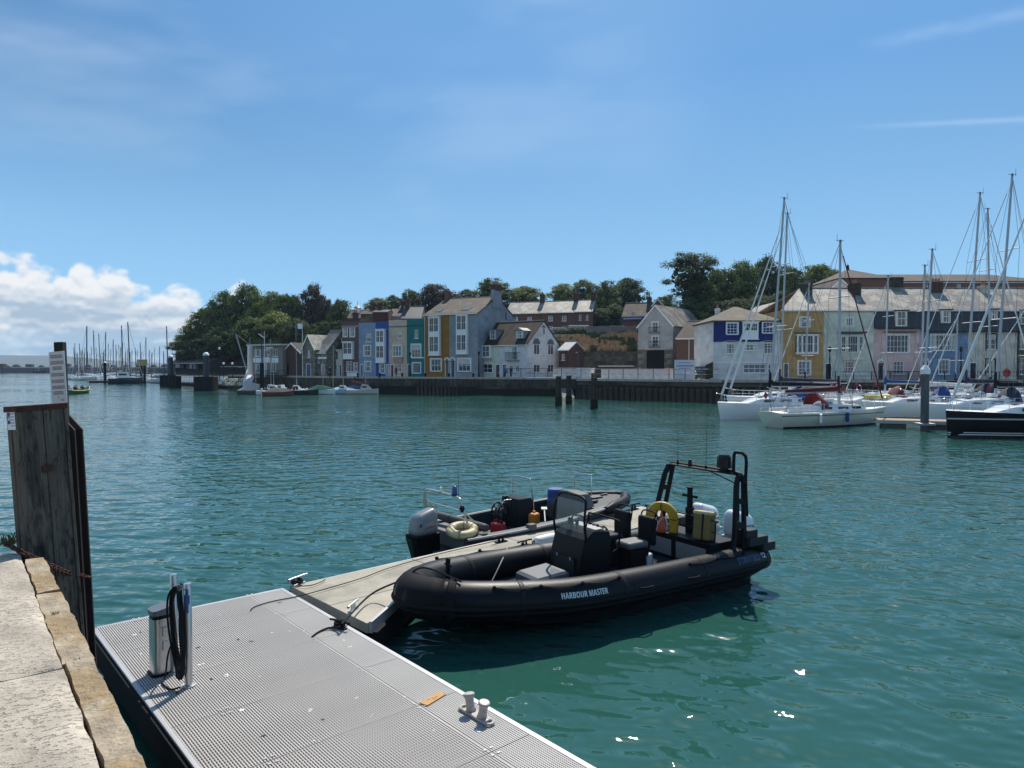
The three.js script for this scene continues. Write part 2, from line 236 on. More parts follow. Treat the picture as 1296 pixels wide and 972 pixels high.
// ---------------------------------------------------------------- the near quay, left
const along = V(0.6207, 0, 0.784), across = V(0.784, 0, -0.6207);        // along the quay edge towards the eye; across it, out over the water
const QA = onY(25, 697, 2.4);                                       // far end of the slabs at their seam with the edge stones
const qturn = Math.atan2(-along.z, along.x);
function quayFrame(o) { o.position.copy(QA); o.rotation.y = qturn; return o; }        // local x along the edge to the eye, local z inland... (across is -z)
{
  const q = new THREE.Group(); q.name = 'near_quay'; q.userData.kind = 'structure'; q.userData.label = 'stone quay edge of pale slabs with sandy kerb stones'; scene.add(quayFrame(q)); q.position.y = 0;
  // local: x 0..8 along, z from inland (+) to water (-)
  const R = rng(12), slabBumps = (w, h, d, x, y, z, sd, amp = 0.008, r = 0.02, seg = 1) => {
    const g0 = new THREE.BoxGeometry(w, h, d, Math.max(2, Math.round(w / 0.05)), 3, Math.max(2, Math.round(d / 0.05))); const p = g0.attributes.position;
    for (let i = 0; i < p.count; i++) { const X = p.getX(i), Y = p.getY(i), Z = p.getZ(i); const ex = sstep(w / 2 - Math.abs(X), 0, 0.04), ez = sstep(d / 2 - Math.abs(Z), 0, 0.04); const n1 = fbm((X + x) * 5, (Z + z) * 5 + Y * 3, 0, sd, 4) - 0.5; if (Y > h / 2 - 0.01) p.setY(i, Y + amp * 2 * n1 - r * (1 - ex * ez) * 1.0); p.setX(i, p.getX(i) + Math.sign(X) * (1 - ex) * amp * 3 * (fbm(Z * 7, Y * 7 + x, 0, sd + 3, 3) - 0.6)); p.setZ(i, p.getZ(i) + Math.sign(Z) * (1 - ez) * amp * 3 * (fbm((X + x) * 6, Y * 6, 0, sd + 5, 3) - 0.6)); }
    g0.computeVertexNormals(); return uvBox(g0.translate(x, y, z));
  };
  let x = 0; const cuts = [0, 3.04, 5.6, 8.4, 11];
  for (let i = 0; i < 4; i++) { const L = cuts[i + 1] - cuts[i]; for (let k = 0; k < 3; k++) part('slab', slabBumps(L - 0.012, 0.35, k ? 2.2 : 1.6, cuts[i] + L / 2, 2.4 - 0.175, k ? 1.62 + 1.1 + (k - 1) * 2.21 : 0.8, 30 + i * 3 + k, 0.006, 0.016), mats.granite, q); }
  const ks = [0.30, 1.42, 2.95, 4.6, 6.6, 8.4];
  for (let i = 0; i < ks.length - 1; i++) { const L = ks[i + 1] - ks[i]; part('kerb_stone', slabBumps(L - 0.004, 0.5, 0.135 + 0.03 * R(), ks[i] + L / 2, 2.4 - 0.262 - 0.014 * R(), -0.082, 50 + i, 0.009, 0.005), mats.sand, q); }
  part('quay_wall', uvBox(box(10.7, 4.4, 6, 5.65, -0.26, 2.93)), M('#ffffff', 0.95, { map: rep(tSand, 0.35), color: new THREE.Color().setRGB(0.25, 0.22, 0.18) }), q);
}

// ---------------------------------------------------------------- pontoon: grating deck, concrete finger and corner gusset
const DK = 0.5;
const A0 = onY(115, 795, DK), A1 = onY(358, 744, DK);                // far edge of the grating deck, left and right
const wdir = A1.clone().sub(A0).setY(0).normalize(), ldir = V(-wdir.z, 0, wdir.x);   // across the deck; along it, towards the eye
const pontW = A1.distanceTo(A0), pturn = Math.atan2(-wdir.z, wdir.x);
const P2 = (u, v, y = DK) => A0.clone().addScaledVector(wdir, u).addScaledVector(ldir, v).setY(y);     // u across from the left edge, v along from the far edge
{
  const t = thing('floating_pontoon', 'grey grating decked floating pontoon alongside the stone quay', 'pontoon', [A0.x, DK, A0.z], pturn);   // local x = u, local z = v
  const cols = [[0.05, 0.55], [0.562, 2.13], [2.142, pontW - 0.07]], rowCuts = [0.05, 1.18, 2.36, 3.54, 4.72, 5.9, 7.1, 8.4];
  const cache = new Map(), panel = (w, l, mesh) => {
    const k = w.toFixed(3) + l.toFixed(3) + mesh; if (cache.has(k)) return cache.get(k);
    const gs = [], p = 0.027, n = Math.floor(w / p); for (let i = 0; i <= n; i++) gs.push(box(0.0125, 0.028, l, Math.min(i * p + 0.007, w - 0.007), -0.014, l / 2));
    const pc = mesh ? 0.024 : 0.048; for (let j = 0; j * pc < l; j++) gs.push(box(w, 0.022, mesh ? 0.011 : 0.009, w / 2, mesh ? -0.0135 : -0.0165, j * pc + 0.006));
    const g = join(gs); cache.set(k, g); return g;
  };
  cols.forEach(([a, b], ci) => { for (let r = 0; r < rowCuts.length - 1; r++) { const m = part('grating_panel', panel(b - a, rowCuts[r + 1] - rowCuts[r] - 0.012, ci === 2), mats.grate, t); m.position.set(a, 0, rowCuts[r]); m.userData.kind = 'stuff'; } });
  const clips = []; for (const u of [0.556, 2.136]) for (let r = 0; r < rowCuts.length; r++) for (const dz of [-0.06, 0.05]) for (const du of [-0.035, 0.035]) clips.push(rbox(0.035, 0.008, 0.02, 0.003, u + du, 0.004, rowCuts[r] + dz));
  part('panel_clip', clips, mats.alu, t).userData.kind = 'stuff';
  { const R = rng(44), g = []; for (let i = 0; i < 24; i++) { const u = 0.2 + R() * (pontW - 0.4), v = 0.2 + 5.4 * R(), s = 0.008 + 0.02 * R() * R(), n = 1 + Math.floor(R() * 3); for (let k = 0; k < n; k++) g.push(new THREE.CylinderGeometry(s * (0.6 + 0.5 * R()), s * (0.7 + 0.5 * R()), 0.003, 7).scale(1, 1, 0.6 + 0.7 * R()).translate(u + (R() - 0.5) * 0.05, 0.0025, v + (R() - 0.5) * 0.05)); } part('bird_dropping', g, M([0.75, 0.74, 0.70], 0.8), t).userData.kind = 'stuff'; const q = []; for (let i = 0; i < 12; i++) { const u = 0.3 + R() * (pontW - 0.6), v = 0.4 + 4.6 * R(); q.push(new THREE.CylinderGeometry(0.03, 0.03, 0.003, 6).scale(1.2 * R() + 0.4, 1, 0.5).rotateY(R() * 3).translate(u, 0.003, v)); } part('dirt_fleck', q, M([0.06, 0.055, 0.045], 0.9), t).userData.kind = 'stuff'; }
  part('deck_base', [box(pontW - 0.1, 0.03, 8.4, pontW / 2, -0.06, 4.2)], mats.grateBase, t);
  part('edge_trim', [rbox(0.05, 0.03, 8.5, 0.008, 0.025, -0.013, 4.25), rbox(0.07, 0.16, 8.5, 0.01, pontW - 0.035, -0.076, 4.25), rbox(pontW - 0.12, 0.16, 0.05, 0.008, pontW / 2, -0.077, 0.025)], mats.alu, t);
  part('fender_board', [box(0.06, 0.30, 8.4, -0.005, -0.185, 4.25), box(0.06, 0.2, 8.4, pontW + 0.032, -0.26, 4.25), box(pontW, 0.2, 0.06, pontW / 2, -0.26, -0.03)], mats.rubber, t);
  part('float', [box(pontW - 0.3, 0.7, 8.0, pontW / 2, -0.55, 4.3)], M([0.05, 0.055, 0.06], 0.8), t);
}
const fLen = 9.6, fW = 1.25;
{
  const F0 = onY(367, 742, DK - 0.02), F1 = onY(813, 641, DK - 0.02), fd = F1.clone().sub(F0).setY(0).normalize();
  const t = thing('finger_pontoon', 'narrow concrete finger pontoon between the two moored workboats', 'pontoon', [F0.x, DK - 0.02, F0.z], Math.atan2(-fd.z, fd.x));   // local x along, z to the near side
  const L = F1.distanceTo(F0), segs = 4;
  for (let i = 0; i < segs; i++) part('deck_slab', uvBox(rbox(L / segs - 0.015, 0.14, fW, 0.012, L / segs * (i + 0.5), -0.07, fW / 2 + 0.01)), mats.conc, t);
  const N = 2.28, K = 1.55;
  part('gusset_slab', uvBox(rot(prism([[0.0, -fW - 0.03], [0.0, -N], [0.03, -N], [K, -fW - 0.03]], 0.14), -Math.PI / 2).translate(0, -0.14, 0)), mats.conc, t);
  part('edge_rail', [beam([0.04, -0.06, N + 0.03], [K + 0.02, -0.06, fW + 0.02], 0.05, 0.16), box(L, 0.05, 0.03, L / 2, -0.03, -0.012), box(L - K, 0.05, 0.03, (L + K) / 2, -0.03, fW + 0.032)], mats.alu, t);
  part('fender_board', [beam([0.09, -0.26, N + 0.06], [K + 0.05, -0.26, fW + 0.06], 0.08, 0.26), box(L, 0.24, 0.06, L / 2, -0.2, -0.02), box(L - K, 0.24, 0.06, (L + K) / 2, -0.2, fW + 0.04)], mats.rubber, t);
  part('float', [box(L - 0.4, 0.7, fW - 0.15, L / 2, -0.5, fW / 2)], M([0.05, 0.055, 0.06], 0.8), t);
}
// ---------------------------------------------------------------- timber pile, steel pile, sign, chain at the quay corner
const font = await new FontLoader().loadAsync('fonts/droid/droid_sans_bold.typeface.json');
function canvasTex(w, h, draw) { const c = document.createElement('canvas'); c.width = w; c.height = h; const g = c.getContext('2d'); draw(g, w, h); const t = new THREE.CanvasTexture(c); t.colorSpace = THREE.SRGBColorSpace; t.magFilter = THREE.LinearFilter; return t; }
{
  const C0 = onD(20, 515, 6.1), turn = Math.atan2(0.89, 0.45);        // local x along the wide face (to the right and away), z outwards to the eye
  const t = thing('timber_fender_pile', 'broad weathered timber pile with rusty iron cap at the end of the stone quay', 'pile', [C0.x + 0.19, 0, C0.z + 0.02], 0); t.rotation.set(0, turn, 0); 
  t.quaternion.premultiply(new THREE.Quaternion().setFromAxisAngle(V(0, 0, 1), 0.062)); 
  t.position.x = C0.x + 0.062 * 3.66 + 0.02; 
  const W = 0.42, D = 0.17, top = 3.715, R = rng(4);
  // face planks stand side by side, each slightly proud or shy of its neighbour
  const pl = [[0, 0.215], [0.217, 0.395]];
  pl.forEach(([a, b], i) => { const g = uvBox(rbox(b - a, 5.1, 0.1, 0.012, (a + b) / 2, top - 2.6 - 0.012 * i, -0.05 + [0, 0.003][i])); const u = g.attributes.uv; for (let k = 0; k < u.count; k++) u.setX(k, u.getX(k) * 0.8 + i * 0.37); part('plank', g, mats.timber, t); });
  part('plank', uvBox(rbox(0.03, 2.2, 0.16, 0.006, 0.413, top - 1.15, -0.075)), mats.timber, t);
  part('core', uvBox(rbox(W - 0.02, 5.0, D - 0.11, 0.008, W / 2 - 0.012, top - 2.6, -0.105 - (D - 0.11) / 2)), mats.timber, t);
  part('iron_cap', [rbox(W + 0.02, 0.05, D + 0.025, 0.006, W / 2 - 0.006, top - 0.065, -D / 2 + 0.006)], mats.rust, t);
  part('bolt_plate', rbox(0.085, 0.06, 0.012, 0.003, 0.205, top - 0.61, 0.01), mats.rust, t);
  const stick = canvasTex(128, 256, (g, w, h) => { g.fillStyle = '#d9dcde'; g.fillRect(0, 0, w, h); g.fillStyle = '#27406f'; g.fillRect(6, 60, 46, 130); g.fillStyle = '#d9dcde'; g.beginPath(); g.moveTo(14, 150); g.lineTo(40, 90); g.lineTo(44, 150); g.fill(); g.fillStyle = '#3a3f46'; const r = rng(2); for (let i = 0; i < 6; i++) { let x = 60; while (x < 112) { const ww = 5 + r() * 10; g.fillRect(x, 36 + i * 34, ww, 11); x += ww + 4; } } });
  const st = part('notice_sticker', new THREE.PlaneGeometry(0.12, 0.195).rotateY(-Math.PI / 2).translate(-0.006, top - 0.145, -0.085), M('#ffffff', 0.6, { map: stick }), t, 'small white notice with blue panel');
  const s = thing('steel_pile', 'dark rusted steel pile standing beside the broad timber pile', 'pile', [PX(91, 6.62), 0, -6.62]); s.rotation.z = 0.045;
  part('flange', [prism([[-0.058, -2], [0.058, -2], [0.058, 3.42], [-0.058, 3.56]], 0.016).translate(0, 0, 0.05), prism([[-0.058, -2], [0.058, -2], [0.058, 3.42], [-0.058, 3.56]], 0.016).translate(0, 0, -0.066)], mats.rustDark, s);
  part('web', box(0.014, 5.4, 0.1, 0, 0.72, 0), mats.rustDark, s);
  s.position.x += 0.045 * 3.4;
  const p = thing('sign_post', 'slim wooden post carrying a white notice board behind the timber pile', 'sign post', [PX(77.5, 6.95), 0, -6.95]); p.rotation.z = 0.03; p.position.x += 0.03 * 4;
  part('post', uvBox(rbox(0.085, 2.4, 0.07, 0.006, 0, 3.05, 0)), M([0.13, 0.12, 0.09], 0.9, { map: rep(tWood, 2, 1) }), p);
  const words = canvasTex(256, 720, (g, w, h) => { g.fillStyle = '#cfc5c2'; g.fillRect(0, 0, w, h); const r = rng(9); const rows = [[44, 24, 232], [130, 22, 236], [208, 50, 206], [300, 22, 236], [392, 24, 234], [478, 24, 232], [556, 40, 216]]; for (const [y, a, b] of rows) { let x = a; while (x < b) { g.fillStyle = r() < 0.55 ? '#6d4a48' : '#4a4143'; const ww = 9 + r() * 7; g.fillRect(x, y, ww, 14); g.fillRect(x + 2, y + 18, ww - 2, 15); g.fillRect(x, y + 35, ww, 12); x += ww + 4; } } g.fillStyle = '#55484a'; g.fillRect(120, 620, 10, 40); g.fillRect(160, 668, 70, 8); g.fillRect(165, 684, 60, 8); });
  const b = thing('notice_board', 'white notice board with rows of dark red lettering on the slim wooden post', 'sign', [PX(72.8, 6.88), HY(477.5, 6.88), -6.88]); b.rotation.set(0, -0.25, 0.058);
  part('panel', rbox(0.178, 0.50, 0.012, 0.003, 0, 0, -0.007), mats.white, b);
  part('lettering', new THREE.PlaneGeometry(0.174, 0.496).translate(0, 0, 0.0015), M('#ffffff', 0.5, { map: words }), b);
  // chain from the slabs round the steel pile
  const ch = thing('rusty_chain', 'rusty chain drooping from the quay slabs to the steel pile', 'chain');
  const cp = curve([onD(8, 688, 6.0), onD(24, 697, 5.95), onD(45, 707, 6.0), onD(66, 717, 6.1), onD(90, 727, 6.4), onD(111, 730, 6.5)]), n = 26, lk = new THREE.TorusGeometry(0.026, 0.0075, 6, 12).scale(1.35, 0.8, 1);
  for (let i = 0; i < n; i++) { const m = part('link', lk, mats.rust, ch); m.position.copy(cp.getPointAt((i + 0.5) / n)); const tg = cp.getTangentAt((i + 0.5) / n); m.quaternion.setFromUnitVectors(V(1, 0, 0), tg); m.rotateX(i % 2 ? 1.57 : 0.1); }
  const w = thing('weed_tuft', 'straggly green weed growing at the foot of the timber pile', 'weeds', onD(5, 690, 6.05)); const ls = []; const r = rng(33);
  for (let i = 0; i < 40; i++) { const a = r() * 6.28, L = 0.03 + r() * 0.07, q = V(Math.cos(a) * L * 0.7, L, Math.sin(a) * L * 0.7), o = V((r() - 0.5) * 0.16, 0, (r() - 0.5) * 0.12); const g = new THREE.PlaneGeometry(0.011, L * 1.2, 1, 2).translate(0, L * 0.6, 0); g.rotateX(0.5 * (r() - 0.2)); g.rotateZ(0.9 * (r() - 0.5)); g.rotateY(a); ls.push(g.translate(o.x, 0, o.z)); }
  const lv = join(ls);
  part('leaves', lv, PM([0.075, 0.10, 0.03], 0.8, { side: THREE.DoubleSide }), w);
  [[70, 778, 'tiny weed growing in the kerb joint nearest the timber pile'], [98, 838, 'tiny weed growing in the kerb joint halfway down the quay edge']].forEach(([px, py, lab]) => copyOf(w, lab, onY(px, py, 2.37), px, [0.26, 0.22, 0.26]));
}

// ---------------------------------------------------------------- on the pontoon
{
  const t = thing('service_pedestal', 'brushed steel service pedestal with dark slanted lid on the grating deck', 'service pedestal', onY(207, 850, DK + 0.002), pturn + 0.08);
  const shape = (w, d, r) => { const s = new THREE.Shape(), x = w / 2, y = d / 2; s.moveTo(-x + r, -y); s.lineTo(x - r, -y); s.quadraticCurveTo(x, -y, x, -y + r); s.lineTo(x, y - r); s.quadraticCurveTo(x, y, x - r, y); s.lineTo(-x + r, y); s.quadraticCurveTo(-x, y, -x, y - r); s.lineTo(-x, -y + r); s.quadraticCurveTo(-x, -y, -x + r, -y); return s; };
  const col = (w, d, r, h, y) => rot(new THREE.ExtrudeGeometry(shape(w, d, r), { depth: h, bevelEnabled: false, curveSegments: 8 }), -Math.PI / 2).translate(0, y, 0);
  part('base_plate', col(0.31, 0.24, 0.07, 0.025, 0), mats.black, t);
  part('body', crease(col(0.27, 0.21, 0.065, 0.62, 0.025)), mats.steel, t);
  part('light_band', crease(col(0.262, 0.202, 0.062, 0.045, 0.645)), mats.blackGloss, t);
  const lid = col(0.285, 0.225, 0.07, 0.075, 0.69); { const p = lid.attributes.position; for (let i = 0; i < p.count; i++) if (p.getY(i) > 0.7) p.setY(i, p.getY(i) + (p.getX(i)) * 0.16); lid.computeVertexNormals(); } part('lid', crease(lid), M([0.20, 0.21, 0.22], 0.4, { metalness: 0.5 }), t);
  for (const y of [0.5, 0.34]) part('socket_cover', rbox(0.09, 0.11, 0.02, 0.008, 0.0, y, 0.108), mats.steel, t);
  const posts = [[221, 851, 'taller looking rear steel post beside the service pedestal with hose hung on it'], [238.7, 868, 'front steel post on the grating deck wrapped by black hose']];
  posts.forEach(([px, py, l]) => { const p = thing('steel_post', l, 'post', onY(px, py, DK + 0.002), 0, null); part('tube', crease(new THREE.LatheGeometry([[0, 0], [0.042, 0], [0.042, 1.125], [0.038, 1.135], [0, 1.137]].map((q) => new THREE.Vector2(...q)), 20), 0.5), mats.steel, p); part('flange', [cyl(0.075, 0.075, 0.012, 0, 0.006, 0, 18), ...[0, 1, 2, 3].map((k) => cyl(0.009, 0.009, 0.014, Math.cos(k * 1.57 + 0.78) * 0.06, 0.013, Math.sin(k * 1.57 + 0.78) * 0.06, 6))], mats.galv, p); });
  const p1 = onY(221, 851, DK), p2 = onY(238.7, 868, DK), mid = p1.clone().lerp(p2, 0.72), dirp = p2.clone().sub(p1).setY(0).normalize();
  const h = thing('water_hose', 'coiled black hose with blue fitting hung on the two steel posts', 'hose', [mid.x, DK, mid.z], Math.atan2(-dirp.z, dirp.x)); const R = rng(21);
  for (let i = 0; i < 9; i++) { const z = 0.062 + 0.011 * (i % 4), w1 = 0.11 + R() * 0.09, bot = 0.06 + R() * 0.16, top = 1.06 + R() * 0.03, tw = (R() - 0.5) * 0.06, o = (R() - 0.5) * 0.03; part('hose_loop', tube([[0.0 + o, top, z - 0.02], [-w1 + o, top - 0.16, z + tw * 0.4], [-w1 * 0.8 + o, 0.62, z + tw], [-w1 * 0.25 + o + 0.06, bot + 0.17, z + 0.01], [0.13 + o, bot, z + 0.02 - tw], [0.19 + o, bot + 0.12, z], [0.16 + o, 0.62, z - tw], [0.13 + o, top - 0.14, z]], 0.0118, 46, 7, true), mats.rope, h); }
  part('hanger', [bar([-0.03, 1.09, -0.02], [0.17, 1.075, 0.1], 0.009), bar([-0.09, 1.08, 0.0], [0.16, 1.085, 0.02], 0.012)], mats.black, h);
  part('hose_tail', tube([[-0.05, 0.5, 0.09], [-0.16, 0.3, 0.12], [-0.2, 0.05, 0.14], [-0.1, 0.016, 0.2], [0.12, 0.014, 0.18], [0.22, 0.05, 0.12]], 0.0105, 40, 7), mats.rope, h);
  part('blue_fitting', [rbox(0.05, 0.11, 0.05, 0.012, 0.2, 0.98, 0.03), cyl(0.018, 0.018, 0.09, 0.2, 0.88, 0.03, 10), cyl(0.014, 0.02, 0.07, 0.2, 1.06, 0.03, 10)], M([0.02, 0.07, 0.2], 0.4), h, 'blue hose fitting');
  // yellow plate, double bollard, cleats, lines
  const yp = thing('yellow_plate', 'small worn yellow plate let into the grating deck', 'plate', onY(548, 885, DK + 0.003), pturn + 0.28);
  part('plate', rbox(0.31, 0.012, 0.105, 0.004, 0, 0.006, 0), M([0.62, 0.33, 0.08], 0.6, { map: rep(mottle, 2) }), yp); part('scuff', [box(0.08, 0.002, 0.01, 0.02, 0.0125, 0.012), box(0.03, 0.002, 0.012, -0.05, 0.0125, -0.02)], M([0.10, 0.07, 0.03], 0.8), yp);
  const bo = thing('double_bollard', 'cream painted twin horned mooring bollard on the deck edge', 'mooring bollard', onY(603, 907, DK + 0.002), pturn); bo.scale.setScalar(0.9);   // local z along the edge
  const cream = M([0.55, 0.53, 0.48], 0.5, { map: rep(mottle, 3) });
  part('base', [rbox(0.13, 0.035, 0.40, 0.015, 0, 0.018, 0), crease(new THREE.TorusGeometry(0.048, 0.018, 8, 18).rotateX(Math.PI / 2).scale(1.1, 1, 1).translate(0, 0.022, -0.22)), crease(new THREE.TorusGeometry(0.048, 0.018, 8, 18).rotateX(Math.PI / 2).scale(1.1, 1, 1).translate(0, 0.022, 0.22))], cream, bo);
  const horn = new THREE.LatheGeometry([[0, 0], [0.062, 0], [0.052, 0.03], [0.046, 0.09], [0.05, 0.14], [0.066, 0.165], [0.066, 0.185], [0.05, 0.195], [0, 0.19]].map((q) => new THREE.Vector2(...q)), 18);
  for (const s of [-1, 1]) { const m = part('horn', horn, cream, bo); m.position.set(0, 0.03, s * 0.10); m.rotation.x = s * 0.22; }
  const cleat = (lab, pos, turn, mat, s = 1) => { const c = thing('horn_cleat', lab, 'cleat', pos, turn); c.scale.setScalar(s); part('foot', [rbox(0.07, 0.016, 0.2, 0.006, 0, 0.008, 0), cyl(0.014, 0.02, 0.07, 0, 0.045, -0.035, 10), cyl(0.014, 0.02, 0.07, 0, 0.045, 0.035, 10)], mat, c); part('horns', tube([[0, 0.083, -0.16], [0, 0.088, -0.08], [0, 0.086, 0], [0, 0.088, 0.08], [0, 0.083, 0.16]], 0.015, 20, 8), mat, c); return c; };
  const FD = DK - 0.018, fturn = Math.atan2(0.69, 0.7237);
  cleat('galvanised cleat at the far corner of the concrete finger, wound with black line', onY(377, 739, FD), fturn + 1.9, mats.galv, 1.3);
  cleat('bright steel cleat alone on the gusset near the black boat bow', onY(447, 772, FD), fturn + 2.2, M([0.6, 0.6, 0.58], 0.4, { metalness: 0.6 }), 1.15);
  cleat('cleat wound with black rope where gusset meets the grating deck', onY(430, 795, DK + 0.003), pturn + 0.3, mats.black, 1.1);
  cleat('dark cleat on the far edge of the finger beside the grey boat', onY(634, 686, FD), fturn + 1.57, mats.black, 1.4);
  cleat('dark cleat near the end of the finger, beyond the console of the black boat', onY(802, 645, FD), fturn + 1.57, mats.black, 1.5);
  cleat('dark cleat on the near edge of the finger above the far tube', onY(664, 691, FD), fturn + 1.57, mats.black, 1.2);
  const line = (name, lab, pts, r, mat) => solo(name, lab, 'rope', tube(pts, r, 60, 6), mat);
  line('mooring_line', 'thin dark line lying across grating and concrete towards the bow', [onY(317, 773, DK + 0.012), onY(322, 768, DK + 0.012), onY(345, 761, DK + 0.012), onY(380, 754, DK + 0.012), onY(420, 743, DK + 0.012), onY(460, 731, DK + 0.012), onY(495, 718, DK + 0.012), onY(560, 700, DK + 0.012), onY(630, 684, DK + 0.06)], 0.008, mats.rope);
  line('mooring_line', 'short brown line trailing from the far corner cleat', [onY(372, 742, DK + 0.02), onY(392, 741, DK + 0.012), onY(405, 737, DK + 0.012), onY(412, 733, DK + 0.012)], 0.009, M([0.10, 0.08, 0.05], 0.9));
  line('mooring_line', 'black rope end curling on the grating beside the wound cleat', [onY(395, 806, DK + 0.012), onY(403, 800, DK + 0.013), onY(415, 795, DK + 0.02), onY(428, 794, DK + 0.05), onY(432, 792, DK + 0.1)], 0.014, mats.rope);
  const coil = (lab, pos, r, n, seed) => { const R2 = rng(seed), pts = []; for (let i = 0; i <= n * 10; i++) { const a = i / 10 * 6.28; pts.push([Math.cos(a) * r * (0.7 + 0.35 * R2()), 0.02 + 0.06 * R2(), Math.sin(a) * r * (0.7 + 0.35 * R2())]); } const m = solo('rope_coil', lab, 'rope', new THREE.TubeGeometry(curve(pts), n * 40, 0.012, 6), mats.rope); m.position.copy(pos); };
  coil('black rope wound about the cleat at the corner of the gusset', onY(430, 794, DK), 0.07, 5, 4);
  coil('black rope wound about the cleat at the far corner of the finger', onY(376, 739, DK), 0.09, 4, 5);
  coil('loose dark rope lying near the end of the concrete finger', onY(785, 654, DK), 0.28, 4, 6);
}
// ---------------------------------------------------------------- boats in the foreground
function sweep(cv, n, rad, seg = 18, capR = true) {                   // round section along a near-level curve, radius by position
  const rings = [];
  for (let i = 0; i <= n; i++) { const u = i / n, p = cv.getPointAt(u), t = cv.getTangentAt(u), s = t.clone().cross(V(0, 1, 0)).normalize(), up = s.clone().cross(t), r = rad(u), ring = []; for (let k = 0; k < seg; k++) { const a = k / seg * 6.2832; ring.push(p.clone().addScaledVector(s, Math.cos(a) * r).addScaledVector(up, Math.sin(a) * r)); } rings.push(ring); }
  return loft(rings, true, capR);
}
function bendText(txt, size, map, depth = 0.003, scaleX = 1) {
  const g = new TextGeometry(txt, { font, size, depth, curveSegments: 4, bevelEnabled: false }); const p = g.attributes.position, v = V(0, 0, 0);
  g.computeBoundingBox(); const w = g.boundingBox.max.x;
  for (let i = 0; i < p.count; i++) { map(p.getX(i) * scaleX, p.getY(i), p.getZ(i), v, w * scaleX); p.setXYZ(i, v.x, v.y, v.z); } g.computeVertexNormals(); return g;
}
function outboardParts(cowlMat, bandMat, legMat) {                     // x forward, clamps the transom at x = 0; y = 0 is the water
  const cowl = new RoundedBoxGeometry(0.62, 0.5, 0.42, 5, 0.14); { const p = cowl.attributes.position; for (let i = 0; i < p.count; i++) { let x = p.getX(i), y = p.getY(i), z = p.getZ(i); const ty = (y + 0.25) / 0.5; z *= 1 - 0.22 * ty; x = x * (1 - 0.12 * ty) + 0.02 * ty; if (y > 0) y += 0.07 * (x / 0.31) * ty - 0.03 * (x < 0 ? -x / 0.31 : 0); p.setXYZ(i, x, y, z); } cowl.computeVertexNormals(); }
  return { cowl: cowl.translate(-0.30, 1.0, 0), band: rbox(0.6, 0.07, 0.42, 0.03, -0.30, 0.76, 0), mid: loft([[-0.58, -0.04, 0.17, 0.74], [-0.52, -0.06, 0.14, 0.5], [-0.46, -0.14, 0.07, 0.2], [-0.44, -0.2, 0.05, -0.3]].map(([a, b, w, y]) => [V(a, y, -w * 0.5), V(a + 0.05, y, -w), V(b - 0.05, y, -w), V(b, y, -w * 0.5), V(b, y, w * 0.5), V(b - 0.05, y, w), V(a + 0.05, y, w), V(a, y, w * 0.5)])), bracket: [rbox(0.16, 0.34, 0.24, 0.02, -0.02, 0.56, 0), bar([0.06, 0.72, 0], [-0.1, 0.66, 0], 0.05)] };
}
const hypalon = PM([0.007, 0.0075, 0.010], 0.42, { specularIntensity: 0.42, bumpMap: rep(fine, 8), bumpScale: 0.0012, map: rep(mottle, 3) });
const hypalonLine = M([0.018, 0.018, 0.02], 0.5);
